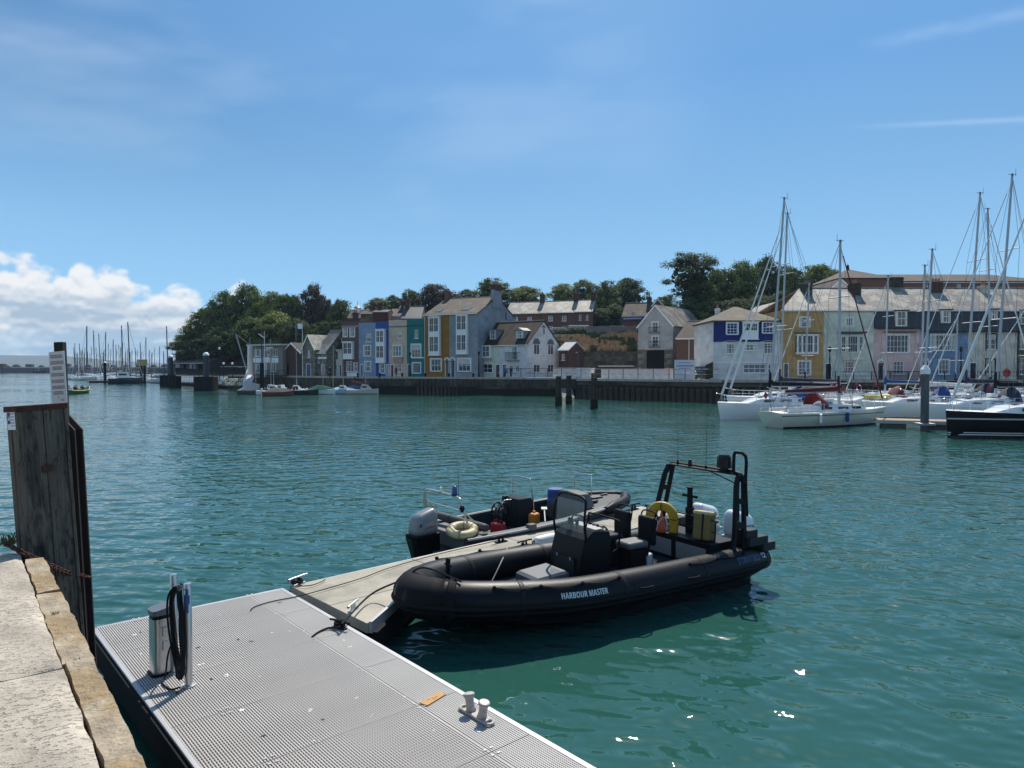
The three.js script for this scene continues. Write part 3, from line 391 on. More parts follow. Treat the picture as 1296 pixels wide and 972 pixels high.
{
  const O = V(1.45, 0, -12.15), turn = Math.atan2(-0.5465, -0.8375);
  const t = thing('rigid_inflatable_boat', 'black inflatable harbour patrol boat with roll frame tied to the finger', 'boat', O, turn); t.updateMatrixWorld();
  const at = (px, py, y) => t.worldToLocal(onY(px, py, y));
  const half = [[-3.1, 0.50, 1.02], [-2.2, 0.50, 1.04], [-1, 0.51, 1.05], [0.2, 0.53, 1.05], [1.3, 0.56, 1.0], [2.15, 0.61, 0.83], [2.85, 0.655, 0.60], [3.30, 0.675, 0.26]];
  const near = half.map(([x, y, z]) => [x, y, -z]), far = [...half].reverse();
  const uPath = curve([...near, [3.42, 0.68, 0], ...far]);
  const rad = (u) => { const e = Math.min(u, 1 - u); return 0.275 * (0.72 + 0.28 * sstep(e, 0, 0.045)) + 0.01 * sstep(e, 0.3, 0.5); };
  part('tube', sweep(uPath, 150, rad, 22), hypalon, t);
  // shallow seams round the tube, bow cap and rubbing strakes
  const ringAt = (u, w, k, mat, nm) => { const rings = []; for (let i = 0; i <= 6; i++) { const uu = u + (i / 6 - 0.5) * w, p = uPath.getPointAt(uu), tg = uPath.getTangentAt(uu), s = tg.clone().cross(V(0, 1, 0)).normalize(), up = s.clone().cross(tg), r = rad(uu) + k, ring = []; for (let q = 0; q < 22; q++) { const a = q / 22 * 6.2832; ring.push(p.clone().addScaledVector(s, Math.cos(a) * r).addScaledVector(up, Math.sin(a) * r)); } rings.push(ring); } part(nm, loft(rings, true, true), mat, t); };
  for (const u of [0.13, 0.26, 0.385, 0.615, 0.74, 0.87]) ringAt(u, 0.005, 0.003, hypalonLine, 'seam_band');
  ringAt(0.5, 0.075, 0.016, mats.rubber, 'bow_cap'); ringAt(0.455, 0.008, 0.02, mats.rubber, 'bow_strap');
  const strake = (ang, r, k) => { const pts = []; for (let i = 0; i <= 90; i++) { const u = 0.012 + 0.976 * i / 90, p = uPath.getPointAt(u), tg = uPath.getTangentAt(u), s = tg.clone().cross(V(0, 1, 0)).normalize(), rr = rad(u) + k; pts.push(p.clone().addScaledVector(s, -Math.cos(ang) * -rr).add(V(0, Math.sin(ang) * rr, 0))); } return new THREE.TubeGeometry(curve(pts), 160, r, 8); };
  const side = uPath.getTangentAt(0.1).clone().cross(V(0, 1, 0)).z < 0 ? 0 : Math.PI;
  part('rubbing_strake', strake(side - (side ? -0.12 : 0.12), 0.034, 0.006), mats.rubber, t); part('rubbing_strake', strake(side - (side ? -0.42 : 0.42), 0.02, 0.004), mats.rubber, t);
  // hull, deck and inner sides
  const sec = (x, kd, ck, hw, cy) => [V(x, kd, 0), V(x, lerp(kd, ck, 0.55), -hw * 0.5), V(x, ck, -hw), V(x, cy, -hw * 1.04), V(x, cy + 0.02, 0), V(x, cy, hw * 1.04), V(x, ck, hw), V(x, lerp(kd, ck, 0.55), hw * 0.5)];
  part('hull', crease(loft([sec(-2.95, -0.32, -0.02, 0.88, 0.36), sec(-1, -0.34, 0.0, 0.92, 0.36), sec(0.8, -0.30, 0.06, 0.9, 0.37), sec(1.8, -0.16, 0.16, 0.76, 0.42), sec(2.5, 0.08, 0.32, 0.5, 0.5), sec(3.15, 0.34, 0.48, 0.2, 0.62)]), 0.5), mats.blackGloss, t);
  part('deck', [prism([[-2.9, -0.98], [0.9, -0.98], [1.9, -0.78], [2.6, -0.42], [2.95, 0], [2.6, 0.42], [1.9, 0.78], [0.9, 0.98], [-2.9, 0.98]], 0.02).rotateX(Math.PI / 2).translate(0, 0.41, 0)], M([0.028, 0.029, 0.031], 0.75, { bumpMap: rep(fine, 20), bumpScale: 0.002 }), t);
  part('transom', rbox(0.09, 0.55, 1.7, 0.02, -2.86, 0.47, 0), mats.black, t);
  // lettering on the near tube
  const table = []; for (let i = 0; i <= 700; i++) { const u = 0.47 * i / 700, p = uPath.getPointAt(u), s = uPath.getTangentAt(u).cross(V(0, 1, 0)).normalize(); if (s.z > 0) s.negate(); table.push({ p, s, r: rad(u) }); }
  const onTube = (x, phi, k = 0) => { let b = 0; while (b < 699 && table[b + 1].p.x < x) b++; const A = table[b], B = table[b + 1], f = clamp((x - A.p.x) / (B.p.x - A.p.x)), r = lerp(A.r, B.r, f) + k; return A.p.clone().lerp(B.p, f).addScaledVector(A.s.clone().lerp(B.s, f).normalize(), Math.cos(phi) * r).add(V(0, Math.sin(phi) * r, 0)); };
  const strip = (x0, phi) => (tx, ty, tz, v) => v.copy(onTube(x0 - tx, phi + ty / 0.28, 0.003 + tz));
  part('lettering', bendText('HARBOUR MASTER', 0.086, strip(1.62, 0.22), 0.003, 0.74), M([0.74, 0.74, 0.73], 0.5), t);
  part('maker_lettering', bendText('STORMFORCE', 0.115, strip(-2.1, 0.30), 0.003, 0.6), M([0.055, 0.075, 0.17], 0.4), t); part('maker_number', bendText('12', 0.12, strip(-2.8, 0.36), 0.003, 0.8), M([0.6, 0.62, 0.65], 0.4), t);
  // patches, handles and grab lines on the tubes
  for (const x of [0.1, -0.95]) { const a = [-0.13, -0.08, 0.08, 0.13].map((d, i) => onTube(x + d, 0.18, i % 3 ? 0.06 : 0)); part('lift_handle', tube(a, 0.016, 16, 7), mats.rubber, t); part('handle_patch', loft([-0.2, -0.07, 0.07, 0.2].map((d) => [0.55, 0.3, 0.1, -0.1].map((ph) => onTube(x + d, ph, 0.004))), false, false), M([0.02, 0.021, 0.025], 0.6, { side: THREE.DoubleSide }), t); }
  const lineRun = (a, b, n, phi) => { const pts = []; for (let i = 0; i <= n * 4; i++) { const x = lerp(a, b, i / (n * 4)), f = i % 4; pts.push(onTube(x, phi - 0.14 * Math.sin(f / 4 * Math.PI), 0.012)); } return tube(pts, 0.0095, n * 30, 6); };
  part('grab_line', [lineRun(2.55, 0.55, 3, 0.95), lineRun(-1.0, -2.35, 2, 0.98)], mats.rope, t);
  for (const x of [2.55, 1.88, 1.22, 0.55, -1.0, -1.68, -2.35]) { const p = onTube(x, 0.95, 0.008); part('line_ring', sph(0.032, p.x, p.y, p.z, 8), mats.rubber, t); }
  const farLine = []; for (let i = 0; i <= 24; i++) { const x = lerp(2.6, -0.2, i / 24); const p = onTube(x, 1.1, 0.012); farLine.push([p.x, p.y - 0.02 * Math.sin((i % 8) / 8 * Math.PI), -p.z]); } part('grab_line', tube(farLine, 0.0095, 90, 6), mats.rope, t);
  for (const i of [0, 8, 16, 24]) part('line_ring', sph(0.034, farLine[i][0], farLine[i][1] + 0.015, farLine[i][2], 8), mats.rubber, t);
  const bp = at(567, 724, 0.95); part('bow_post', [bar([bp.x, 0.7, bp.z], [bp.x, 1.13, bp.z], 0.035, 12), bar([bp.x, 1.06, bp.z - 0.09], [bp.x, 1.06, bp.z + 0.09], 0.017), sph(0.04, bp.x, 1.13, bp.z, 10)], mats.black, t);
  part('bow_line', tube([onTube(2.95, 1.3, 0.03), V(3.28, 1.06, 0), V(3.5, 0.86, 0.25), at(470, 752, 0.6), at(432, 790, 0.62)], 0.014, 40, 6), mats.rope, t);
  part('slack_line', tube([at(643, 692, 0.85), at(634, 712, 0.7), at(622, 737, 0.46)], 0.010, 16, 6), mats.ropeLight, t);
  // console with hoop, screen, instruments and wheel
  const con = part('console', crease(loft([[0.72, 0.02, 0.4, 0.42], [0.66, 0.02, 0.40, 0.9], [0.58, 0.02, 0.40, 1.18], [0.36, 0.04, 0.38, 1.3]].map(([a, b, w, y]) => [V(a, y, -w), V(a, y, w), V(b, y - 0.04, w), V(b, y - 0.04, -w)])), 0.4), M([0.009, 0.009, 0.010], 0.4), t);
  part('console_panel', rbox(0.015, 0.4, 0.56, 0.006, 0.70, 0.66, 0).rotateZ(0.0), M([0.03, 0.03, 0.034], 0.55), con); part('dash', rbox(0.2, 0.02, 0.66, 0.008, 0.2, 1.30, 0), M([0.35, 0.34, 0.31], 0.6), con); part('dash_screen', rbox(0.04, 0.2, 0.3, 0.01, 0.06, 1.22, 0.05), mats.blackGloss, con);
  part('screen_hoop', tube([[0.56, 1.15, -0.42], [0.60, 1.5, -0.42], [0.54, 1.78, -0.38], [0.52, 1.86, -0.26], [0.52, 1.87, 0], [0.52, 1.86, 0.26], [0.54, 1.78, 0.38], [0.60, 1.5, 0.42], [0.56, 1.15, 0.42]], 0.021, 80, 10), mats.black, t);
  part('windscreen', rot(box(0.006, 0.5, 0.74), 0, 0, 0.08).translate(0.575, 1.54, 0), mats.glass, t);
  part('steering_wheel', [new THREE.TorusGeometry(0.17, 0.017, 8, 24).rotateY(Math.PI / 2).rotateZ(0.4).translate(-0.12, 1.08, 0.02), bar([-0.12, 1.08, 0.02], [0.03, 1.02, 0.02], 0.02), ...[0, 2.1, 4.2].map((a) => bar([-0.12, 1.08, 0.02], [-0.12 - 0.06 * Math.sin(a), 1.08 + 0.155 * Math.sin(a), 0.02 + 0.165 * Math.cos(a)], 0.01))], mats.black, t);
  part('throttle', [rbox(0.16, 0.14, 0.08, 0.02, 0.0, 1.0, 0.36), bar([0, 1.05, 0.36], [-0.06, 1.26, 0.36], 0.014), bar([-0.06, 1.26, 0.3], [-0.06, 1.26, 0.42], 0.02)], M([0.25, 0.25, 0.25], 0.35, { metalness: 0.7 }), t);
  part('grab_rail', [tube([[-0.02, 0.9, -0.4], [-0.14, 1.0, -0.42], [-0.16, 1.36, -0.4], [-0.16, 1.42, -0.34], [-0.16, 1.42, 0.34], [-0.16, 1.36, 0.4], [-0.14, 1.0, 0.42], [-0.02, 0.9, 0.4]], 0.016, 60, 8), tube([[0.5, 1.28, -0.3], [0.46, 1.5, -0.3], [0.46, 1.5, 0.05], [0.5, 1.28, 0.05]], 0.013, 24, 8)], mats.black, t);
  part('compass', [cyl(0.05, 0.06, 0.06, 0.42, 1.35, 0.18), sph(0.05, 0.42, 1.4, 0.18)], mats.blackGloss, t); part('lamp', [cyl(0.03, 0.03, 0.09, 0.50, 1.42, -0.1), bar([0.5, 1.28, -0.1], [0.5, 1.4, -0.1], 0.012)], mats.black, t);
  part('cable', [tube([[0.02, 0.9, 0.2], [-0.1, 0.7, 0.22], [-0.12, 0.5, 0.16], [-0.3, 0.43, 0.2]], 0.012, 20, 6), tube([[0.02, 0.95, 0.1], [-0.07, 0.75, 0.06], [-0.1, 0.55, 0.1], [-0.02, 0.43, 0.1]], 0.010, 20, 6), tube([[-2.5, 2.05, -0.3], [-2.58, 1.95, -0.6], [-2.6, 1.8, -0.86], [-2.5, 1.2, -0.98], [-2.46, 0.8, -1.0]], 0.011, 30, 6)], mats.rubber, t);
  for (let i = 0; i < 5; i++) part('gauge', cyl(0.038, 0.038, 0.012, 0, 0, 0, 14).rotateZ(Math.PI / 2 - 0.5).translate(0.1, 1.315, -0.28 + i * 0.11), i % 2 ? mats.blackGloss : M([0.3, 0.3, 0.3], 0.4), con);
  part('hatch_catch', [rbox(0.012, 0.05, 0.03, 0.004, 0.708, 0.85, 0.18), rbox(0.012, 0.05, 0.03, 0.004, 0.708, 0.85, -0.18)], mats.galv, con);
  // forward locker and jockey seats
  const lk = at(690, 737, 0.42); part('locker', crease(loft([[0, 0.3, 0.42], [0, 0.3, 0.62], [0.05, 0.27, 0.66]].map(([i, w, y]) => [V(1.46 - i, y, -w), V(1.46 - i, y, w), V(0.82 + i, y + (y > 0.5 ? 0.04 : 0), w), V(0.82 + i, y + (y > 0.5 ? 0.04 : 0), -w)])), 0.4), M([0.13, 0.13, 0.135], 0.6), t);
  const seat = (x, z, pale) => { const s = part('jockey_seat', crease(loft([[0.36, 0.17, 0.42], [0.34, 0.16, 0.72], [0.38, 0.17, 0.86]].map(([l, w, y]) => [V(x + l * 0.5, y, z - w), V(x + l * 0.5, y, z + w), V(x - l * 0.55, y, z + w), V(x - l * 0.55, y, z - w)])), 0.4), mats.black, t); part('cushion', rbox(0.48, 0.13, 0.38, 0.06, x, 0.93, z, 4), pale, s); part('backrest', [rbox(0.11, 0.5, 0.40, 0.05, x - 0.36, 1.12, z, 3), bar([x - 0.24, 0.7, z - 0.12], [x - 0.37, 1.1, z - 0.12], 0.02), bar([x - 0.24, 0.7, z + 0.12], [x - 0.37, 1.1, z + 0.12], 0.02)], mats.black, s); part('hand_hoop', tube([[x - 0.38, 1.2, z - 0.2], [x - 0.42, 1.42, z - 0.18], [x - 0.42, 1.46, z], [x - 0.42, 1.42, z + 0.18], [x - 0.38, 1.2, z + 0.2]], 0.014, 30, 7), mats.black, s); };
  seat(-0.62, -0.22, M([0.10, 0.10, 0.105], 0.5)); seat(-0.62, 0.42, M([0.03, 0.03, 0.032], 0.5));
  const jp = at(816, 721, 0.42), j = thing('jerry_can', 'white plastic jerry can on the deck behind the boat seats', 'jerry can', t.localToWorld(V(jp.x, 0.42, jp.z)), turn + 0.3);
  part('can', rbox(0.2, 0.3, 0.22, 0.035, 0, 0.15, 0, 3), M([0.62, 0.62, 0.60], 0.5), j); part('handle', tube([[0, 0.29, -0.07], [0, 0.35, -0.05], [0, 0.35, 0.05], [0, 0.29, 0.07]], 0.014, 16, 7), M([0.62, 0.62, 0.60], 0.5), j); part('cap', cyl(0.028, 0.028, 0.04, 0, 0.31, 0.085), mats.rubber, j);
  // aft bench with pale panels, rail and towing post
  part('bench', [rbox(0.62, 0.44, 1.76, 0.03, -2.18, 0.62, 0), rbox(0.68, 0.05, 1.82, 0.02, -2.18, 0.86, 0)], mats.black, t);
  for (const z of [-0.42, 0.42]) part('bench_panel', rbox(0.02, 0.3, 0.72, 0.008, -1.868, 0.62, z), M([0.20, 0.20, 0.21], 0.5), t);
  part('aft_rail', [tube([[-2.0, 0.86, -0.86], [-2.02, 1.22, -0.86], [-2.02, 1.27, -0.8], [-2.02, 1.27, 0.8], [-2.02, 1.22, 0.86], [-2.0, 0.86, 0.86]], 0.014, 60, 7), bar([-2.02, 1.06, -0.86], [-2.02, 1.06, 0.86], 0.010), ...[-0.4, 0.42].map((z) => bar([-2.02, 0.86, z], [-2.02, 1.27, z], 0.012))], mats.black, t);
  part('towing_post', [rbox(0.13, 0.5, 0.13, 0.02, -2.3, 1.1, 0), cyl(0.05, 0.062, 0.5, -2.3, 1.45, 0), bar([-2.3, 1.56, -0.16], [-2.3, 1.56, 0.16], 0.024), sph(0.03, -2.3, 1.56, -0.16, 8), sph(0.03, -2.3, 1.56, 0.16, 8), cyl(0.06, 0.06, 0.03, -2.3, 1.72, 0)], mats.black, t);
  const lb = thing('horseshoe_lifebuoy', 'yellow horseshoe lifebuoy held upright on the aft rail of the black boat', 'lifebuoy', t.localToWorld(V(-1.86, 0.83, 0.30)), turn + 0.55);
  const hs = [[-0.22, 0.02], [-0.235, 0.25], [-0.2, 0.42], [-0.1, 0.52], [0, 0.54], [0.1, 0.52], [0.2, 0.42], [0.235, 0.25], [0.22, 0.02]].map(([z, y]) => V(0, y, z));
  { const cv = curve(hs), rings = []; for (let i = 0; i <= 60; i++) { const p = cv.getPointAt(i / 60), tg = cv.getTangentAt(i / 60), nn = V(1, 0, 0), s = tg.clone().cross(nn), e = Math.min(i, 60 - i) < 2 ? 0.82 : 1, ring = []; for (let k = 0; k < 14; k++) { const a = k / 14 * 6.2832, cx = Math.sign(Math.cos(a)) * Math.pow(Math.abs(Math.cos(a)), 0.6), cy = Math.sign(Math.sin(a)) * Math.pow(Math.abs(Math.sin(a)), 0.6); ring.push(p.clone().addScaledVector(nn, cy * 0.055 * e).addScaledVector(s, cx * 0.085 * e)); } rings.push(ring); } part('float', loft(rings, true, true), M([0.66, 0.40, 0.02], 0.5, { map: rep(mottle, 2) }), lb); }
  part('strap', [0.22, 0.5, 0.78].map((u) => { const p = curve(hs).getPointAt(u); return rot(new THREE.TorusGeometry(0.083, 0.008, 6, 16), u === 0.5 ? 0 : Math.PI / 2, u === 0.5 ? 0 : 0, 0).scale(0.8, 1, 1).translate(p.x, p.y, p.z); }), mats.black, lb);
  part('light_float', [loft([[0.09, 0.05], [0.07, 0.2], [0.03, 0.3], [0.025, 0.36]].map(([r, y]) => Array.from({ length: 10 }, (_, k) => V(Math.cos(k * 0.628) * r, y, Math.sin(k * 0.628) * r)))), cyl(0.02, 0.02, 0.08, 0, 0.4, 0)], M([0.55, 0.10, 0.05], 0.5), lb);
  part('throw_line', tube([[0.05, 0.1, -0.1], [0.06, 0.2, -0.12], [0.06, 0.34, -0.06], [0.05, 0.2, 0.06], [0.06, 0.06, 0.1]], 0.012, 30, 6), M([0.55, 0.52, 0.48], 0.8), lb);
  const bg = thing('kit_bag', 'tan upright kit bag leaning on the aft rail of the black boat', 'bag', t.localToWorld(V(-2.0, 0.885, -0.60)), turn + 0.35); bg.rotation.z = 0; 
  part('bag', rot(rbox(0.26, 0.5, 0.34, 0.05, 0, 0.25, 0, 4), 0, 0, 0.16), M([0.36, 0.26, 0.085], 0.8, { map: rep(mottle, 3), bumpMap: rep(fine, 6), bumpScale: 0.01 }), bg); part('strap', [rot(box(0.27, 0.46, 0.028, 0.004, 0.25, -0.02), 0, 0, 0.16)], mats.rubber, bg); part('flap', rot(rbox(0.28, 0.07, 0.36, 0.03, 0, 0.485, 0, 3), 0, 0, 0.16), M([0.50, 0.42, 0.22], 0.8), bg);
  // roll frame
  const legShape = () => { const s = new THREE.Shape(); [[-0.24, 0], [0.28, 0], [0.13, 0.42], [0.05, 1.3], [-0.02, 1.5], [-0.2, 1.5], [-0.17, 0.42]].forEach((p, i) => (i ? s.lineTo(...p) : s.moveTo(...p))); for (const pts of [[[-0.07, 0.2], [0.13, 0.2], [0.06, 0.56], [-0.11, 0.56]], [[-0.13, 0.66], [0.05, 0.66], [0.015, 1.0], [-0.14, 1.0]], [[-0.145, 1.08], [0.005, 1.08], [-0.03, 1.4], [-0.155, 1.4]]]) { const h = new THREE.Path(); pts.forEach((p, i) => (i ? h.lineTo(...p) : h.moveTo(...p))); s.holes.push(h); } return s; };
  const leg = () => new THREE.ExtrudeGeometry(legShape(), { depth: 0.05, bevelEnabled: true, bevelSize: 0.012, bevelThickness: 0.012, bevelSegments: 2 }).translate(0, 0, -0.025);
  for (const s of [-1, 1]) { const m = part('roll_frame_leg', leg(), mats.black, t); m.position.set(-2.42, 0.56, s * 1.06); m.rotation.set(-s * 0.13, 0, 0.10); m.scale.x = -1; m.scale.x = 1; }
  part('roll_frame_bar', [tube([[-2.66, 1.88, -0.96], [-2.68, 2.02, -0.88], [-2.68, 2.06, -0.74], [-2.68, 2.07, 0], [-2.68, 2.06, 0.74], [-2.68, 2.02, 0.88], [-2.66, 1.88, 0.96]], 0.042, 70, 10), rbox(0.2, 0.03, 1.55, 0.01, -2.62, 2.06, 0)], mats.black, t);
  part('lamp_hoop', tube([[-2.72, 1.3, -0.98], [-2.74, 1.9, -0.93], [-2.75, 2.32, -0.93], [-2.75, 2.42, -0.86], [-2.72, 2.44, -0.78], [-2.68, 2.4, -0.72], [-2.66, 2.05, -0.72]], 0.03, 60, 10), mats.black, t);
  part('radar', [cyl(0.125, 0.14, 0.2, -2.64, 2.24, -0.52, 22), cyl(0.09, 0.125, 0.04, -2.64, 2.36, -0.52, 22), cyl(0.08, 0.08, 0.08, -2.64, 2.1, -0.52, 16)], mats.blackGloss, t);
  part('antenna', [bar([-2.62, 2.07, 0.62], [-2.62, 2.75, 0.62], 0.006, 6, 0.003), cyl(0.02, 0.026, 0.08, -2.62, 2.11, 0.62, 8), bar([-2.62, 2.07, -0.1], [-2.66, 2.9, -0.08], 0.006, 6, 0.003), cyl(0.02, 0.026, 0.06, -2.62, 2.1, -0.1, 8)], mats.black, t);
  part('beacon', [cyl(0.035, 0.045, 0.1, -2.62, 2.12, 0.3, 12), sph(0.036, -2.62, 2.17, 0.3, 10)], mats.blackGloss, t);
  part('stern_box', [rbox(0.5, 0.16, 0.36, 0.02, -2.85, 0.86, -0.98), rbox(0.34, 0.16, 0.34, 0.02, -3.1, 0.74, -1.02), rbox(0.3, 0.14, 0.3, 0.02, -2.72, 1.0, -0.96)], M([0.035, 0.036, 0.04], 0.5), t);
  part('stern_box', [rbox(0.5, 0.16, 0.36, 0.02, -2.85, 0.86, 0.98)], M([0.035, 0.036, 0.04], 0.5), t);
  for (const z of [-0.42, 0.42]) {
    const o = thing('outboard_motor', z < 0 ? 'white outboard motor beside the roll frame leg, nearer of the black boat pair' : 'white outboard motor beside the towing post, farther of the black boat pair', 'outboard motor', t.localToWorld(V(-2.9, 0, z)), turn), g = outboardParts();
    const cw = part('cowl', crease(g.cowl, 0.8), mats.whiteGloss, o); part('apron', g.band, M([0.35, 0.36, 0.37], 0.4), o); part('leg', crease(g.mid, 0.5), M([0.45, 0.46, 0.47], 0.4), o); part('bracket', g.bracket, mats.black, o);
    for (const s of [-1, 1]) part('lettering', bendText('HONDA', 0.075, (x, y, zz, v) => v.set(s < 0 ? -0.12 - x : -0.5 + x, 0.93 + y, s * (0.186 + zz)), 0.004), M([0.015, 0.015, 0.02], 0.4), cw);
  }
}
// the grey workboat on the far side of the finger
{
  const O = V(-1.46, 0, -14.86), turn = Math.atan2(0.608, 0.794);
  const t = thing('open_workboat', 'grey open workboat with steel hoops moored beyond the concrete finger', 'boat', O, turn); t.updateMatrixWorld();
  const at = (px, py, y) => t.worldToLocal(onY(px, py, y)), W = (x, y, z) => t.localToWorld(V(x, y, z));
  const st = [[0, 0.92, 0.56], [1.2, 1.0, 0.58], [2.6, 1.02, 0.63], [3.7, 0.92, 0.70], [4.5, 0.70, 0.72], [5.0, 0.46, 0.73], [5.34, 0.16, 0.74]];
  const ring = ([x, b, y]) => { const kk = sstep(x, 3, 5.4), kb = lerp(-0.12, 0.55, kk * kk), ch = lerp(0.08, y - 0.2, kk), fl = lerp(0.22, y - 0.06, sstep(x, 4.2, 5.4)), bi = Math.max(b - 0.15, 0.015), P = (z, yy, dx = 0) => V(x + dx, yy, z); return [P(0, kb), P(b * 0.82, ch), P(b, y - 0.06), P(b, y), P(bi, y + 0.012), P(bi, y - 0.05), P(bi * 0.94, fl), P(0, fl), P(-bi * 0.94, fl), P(-bi, y - 0.05), P(-bi, y + 0.012), P(-b, y), P(-b, y - 0.06), P(-b * 0.82, ch)]; };
  const fineSt = []; for (let i = 0; i < st.length - 1; i++) for (let k = 0; k < 4; k++) { const cv = (c) => { const p0 = st[Math.max(0, i - 1)][c], p1 = st[i][c], p2 = st[i + 1][c], p3 = st[Math.min(st.length - 1, i + 2)][c], u = k / 4; return 0.5 * (2 * p1 + (p2 - p0) * u + (2 * p0 - 5 * p1 + 4 * p2 - p3) * u * u + (3 * p1 - p0 - 3 * p2 + p3) * u * u * u); }; fineSt.push([lerp(st[i][0], st[i + 1][0], k / 4), cv(1), cv(2)]); } fineSt.push(st[6]);
  const grey = M([0.05, 0.052, 0.056], 0.6, { map: rep(mottle, 2) });
  part('hull', crease(loft(fineSt.map(ring)), 0.6), grey, t);
  for (const s of [-1, 1]) part('gunwale_strip', new THREE.TubeGeometry(curve(fineSt.map(([x, b, y]) => [x, y - 0.02, s * (b + 0.012)])), 80, 0.028, 8), M([0.28, 0.29, 0.30], 0.6), t);
  for (const s of [-1, 1]) part('inner_lining', loft(fineSt.slice(2, 17).map(([x, b, y]) => { const bi = b - 0.155; return [V(x, y - 0.05, s * bi), V(x, 0.24, s * bi * 0.935)]; }), false, false), M([0.03, 0.03, 0.034], 0.7, { side: THREE.DoubleSide }), t);
  part('foredeck', crease(loft([[3.75, 0.76, 0.68, 0.74], [4.4, 0.62, 0.71, 0.79], [4.9, 0.42, 0.725, 0.79], [5.24, 0.14, 0.735, 0.76]].map(([x, b, y, c]) => [V(x, y, -b), V(x, lerp(y, c, 0.8), -b * 0.5), V(x, c, 0), V(x, lerp(y, c, 0.8), b * 0.5), V(x, y, b), V(x, y - 0.12, b), V(x, y - 0.14, 0), V(x, y - 0.12, -b)])), 0.5), M([0.040, 0.042, 0.045], 0.7), t);
  { const R2 = fineSt.slice(13), L = [...R2].reverse().map(([x, w, y]) => V(x, y - 0.04, -w - 0.02)), Q = R2.map(([x, w, y]) => V(x, y - 0.04, w + 0.02)); part('bow_tube', sweep(curve([...L.slice(0).reverse(), V(5.44, 0.7, 0), ...Q.slice(0).reverse()]), 70, (u) => 0.13 * (0.55 + 0.45 * sstep(Math.min(u, 1 - u), 0, 0.12)), 12), M([0.016, 0.017, 0.02], 0.5), t); }
  part('deck_hatch', [rbox(0.34, 0.04, 0.3, 0.015, 4.35, 0.80, 0.05), rbox(0.2, 0.05, 0.09, 0.02, 4.05, 0.785, 0.38), rbox(0.2, 0.05, 0.09, 0.02, 4.05, 0.785, -0.34), rbox(0.24, 0.03, 0.06, 0.01, 4.75, 0.815, 0)], M([0.05, 0.05, 0.055], 0.6), t);
  part('fore_cuddy', crease(loft([[3.35, 0.62, 0.6, 0.7], [3.5, 0.62, 0.66, 1.0], [3.85, 0.58, 0.72, 0.98]].map(([x, b, y, c]) => [V(x, y, -b), V(x, c, -b * 0.7), V(x, c + 0.04, 0), V(x, c, b * 0.7), V(x, y, b), V(x, y - 0.25, b), V(x, y - 0.25, -b)])), 0.5), M([0.06, 0.06, 0.066], 0.6), t);
  part('stern_bench', [rbox(0.5, 0.08, 1.6, 0.03, 0.3, 0.5, 0), rbox(0.06, 0.3, 1.6, 0.02, 0.02, 0.42, 0)], M([0.11, 0.112, 0.115], 0.6), t);
  for (const [x, z] of [[1.6, 0.99], [3.0, 1.0]]) part('fender_block', rbox(0.2, 0.14, 0.16, 0.03, x, 0.6, z), M([0.09, 0.09, 0.09], 0.7), t);
  // outboard
  { const o = thing('outboard_motor', 'silver grey outboard motor with black leg on the grey workboat', 'outboard motor', W(-0.2, -0.2, 0), turn + 0.12), g = outboardParts(); const cw = part('cowl', crease(g.cowl, 0.8), PM([0.20, 0.205, 0.21], 0.35, { clearcoat: 0.4 }), o); part('apron', g.band, mats.black, o); part('leg', crease(g.mid.scale(1.15, 1, 1.15), 0.5), mats.blackGloss, o); part('bracket', g.bracket, mats.black, o);
    for (const s of [-1, 1]) { part('lettering', bendText('MARINER', 0.07, (x, y, zz, v) => v.set(s > 0 ? -0.52 + x * 0.95 : -0.1 - x * 0.95, 0.96 + y + 0.05 * x, s * (0.184 + zz - 0.1 * y)), 0.004), M([0.015, 0.015, 0.02], 0.4), cw); part('red_flash', prism([[-0.42, 0.90], [-0.2, 0.935], [-0.06, 0.95], [-0.25, 0.95], [-0.4, 0.918]], 0.004).translate(0, 0, s > 0 ? 0.192 : -0.196), M([0.35, 0.03, 0.04], 0.4), cw); } }
  // roll bar with beacon
  const al = M([0.52, 0.52, 0.50], 0.4, { metalness: 0.7 });
  const rb = part('roll_bar', [tube([[0.15, 0.5, -0.85], [0.08, 1.2, -0.84], [0.08, 1.32, -0.78], [0.08, 1.34, 0], [0.08, 1.32, 0.5], [0.10, 1.2, 0.56], [0.3, 0.55, 0.62]], 0.02, 80, 8), bar([0.1, 1.1, -0.84], [0.6, 0.55, -0.8], 0.014), bar([0.1, 1.1, 0.57], [0.65, 0.55, 0.6], 0.014), bar([0.09, 1.06, -0.84], [0.09, 1.06, 0.57], 0.012)], al, t);
  part('beacon', [cyl(0.055, 0.06, 0.12, 0.08, 1.44, 0.34, 14), sph(0.055, 0.08, 1.5, 0.34, 12)], PM([0.01, 0.06, 0.25], 0.2, { clearcoat: 1 }), rb); part('beacon_base', cyl(0.07, 0.07, 0.03, 0.08, 1.365, 0.34, 14), mats.black, rb); part('white_lamp', [cyl(0.025, 0.03, 0.06, 0.08, 1.39, -0.2), sph(0.03, 0.08, 1.43, -0.2, 10)], mats.white, rb); part('antenna', bar([0.08, 1.3, 0.5], [0.06, 1.95, 0.5], 0.006, 6, 0.003), mats.black, rb); part('siren', [cyl(0.04, 0.06, 0.08, 0.12, 1.12, 0.56), rbox(0.07, 0.06, 0.07, 0.01, 0.12, 1.06, 0.56)], mats.black, rb);
  part('board_rail', rbox(0.03, 0.75, 0.09, 0.01, 0.06, 0.9, -0.84), M([0.42, 0.38, 0.28], 0.7), t);
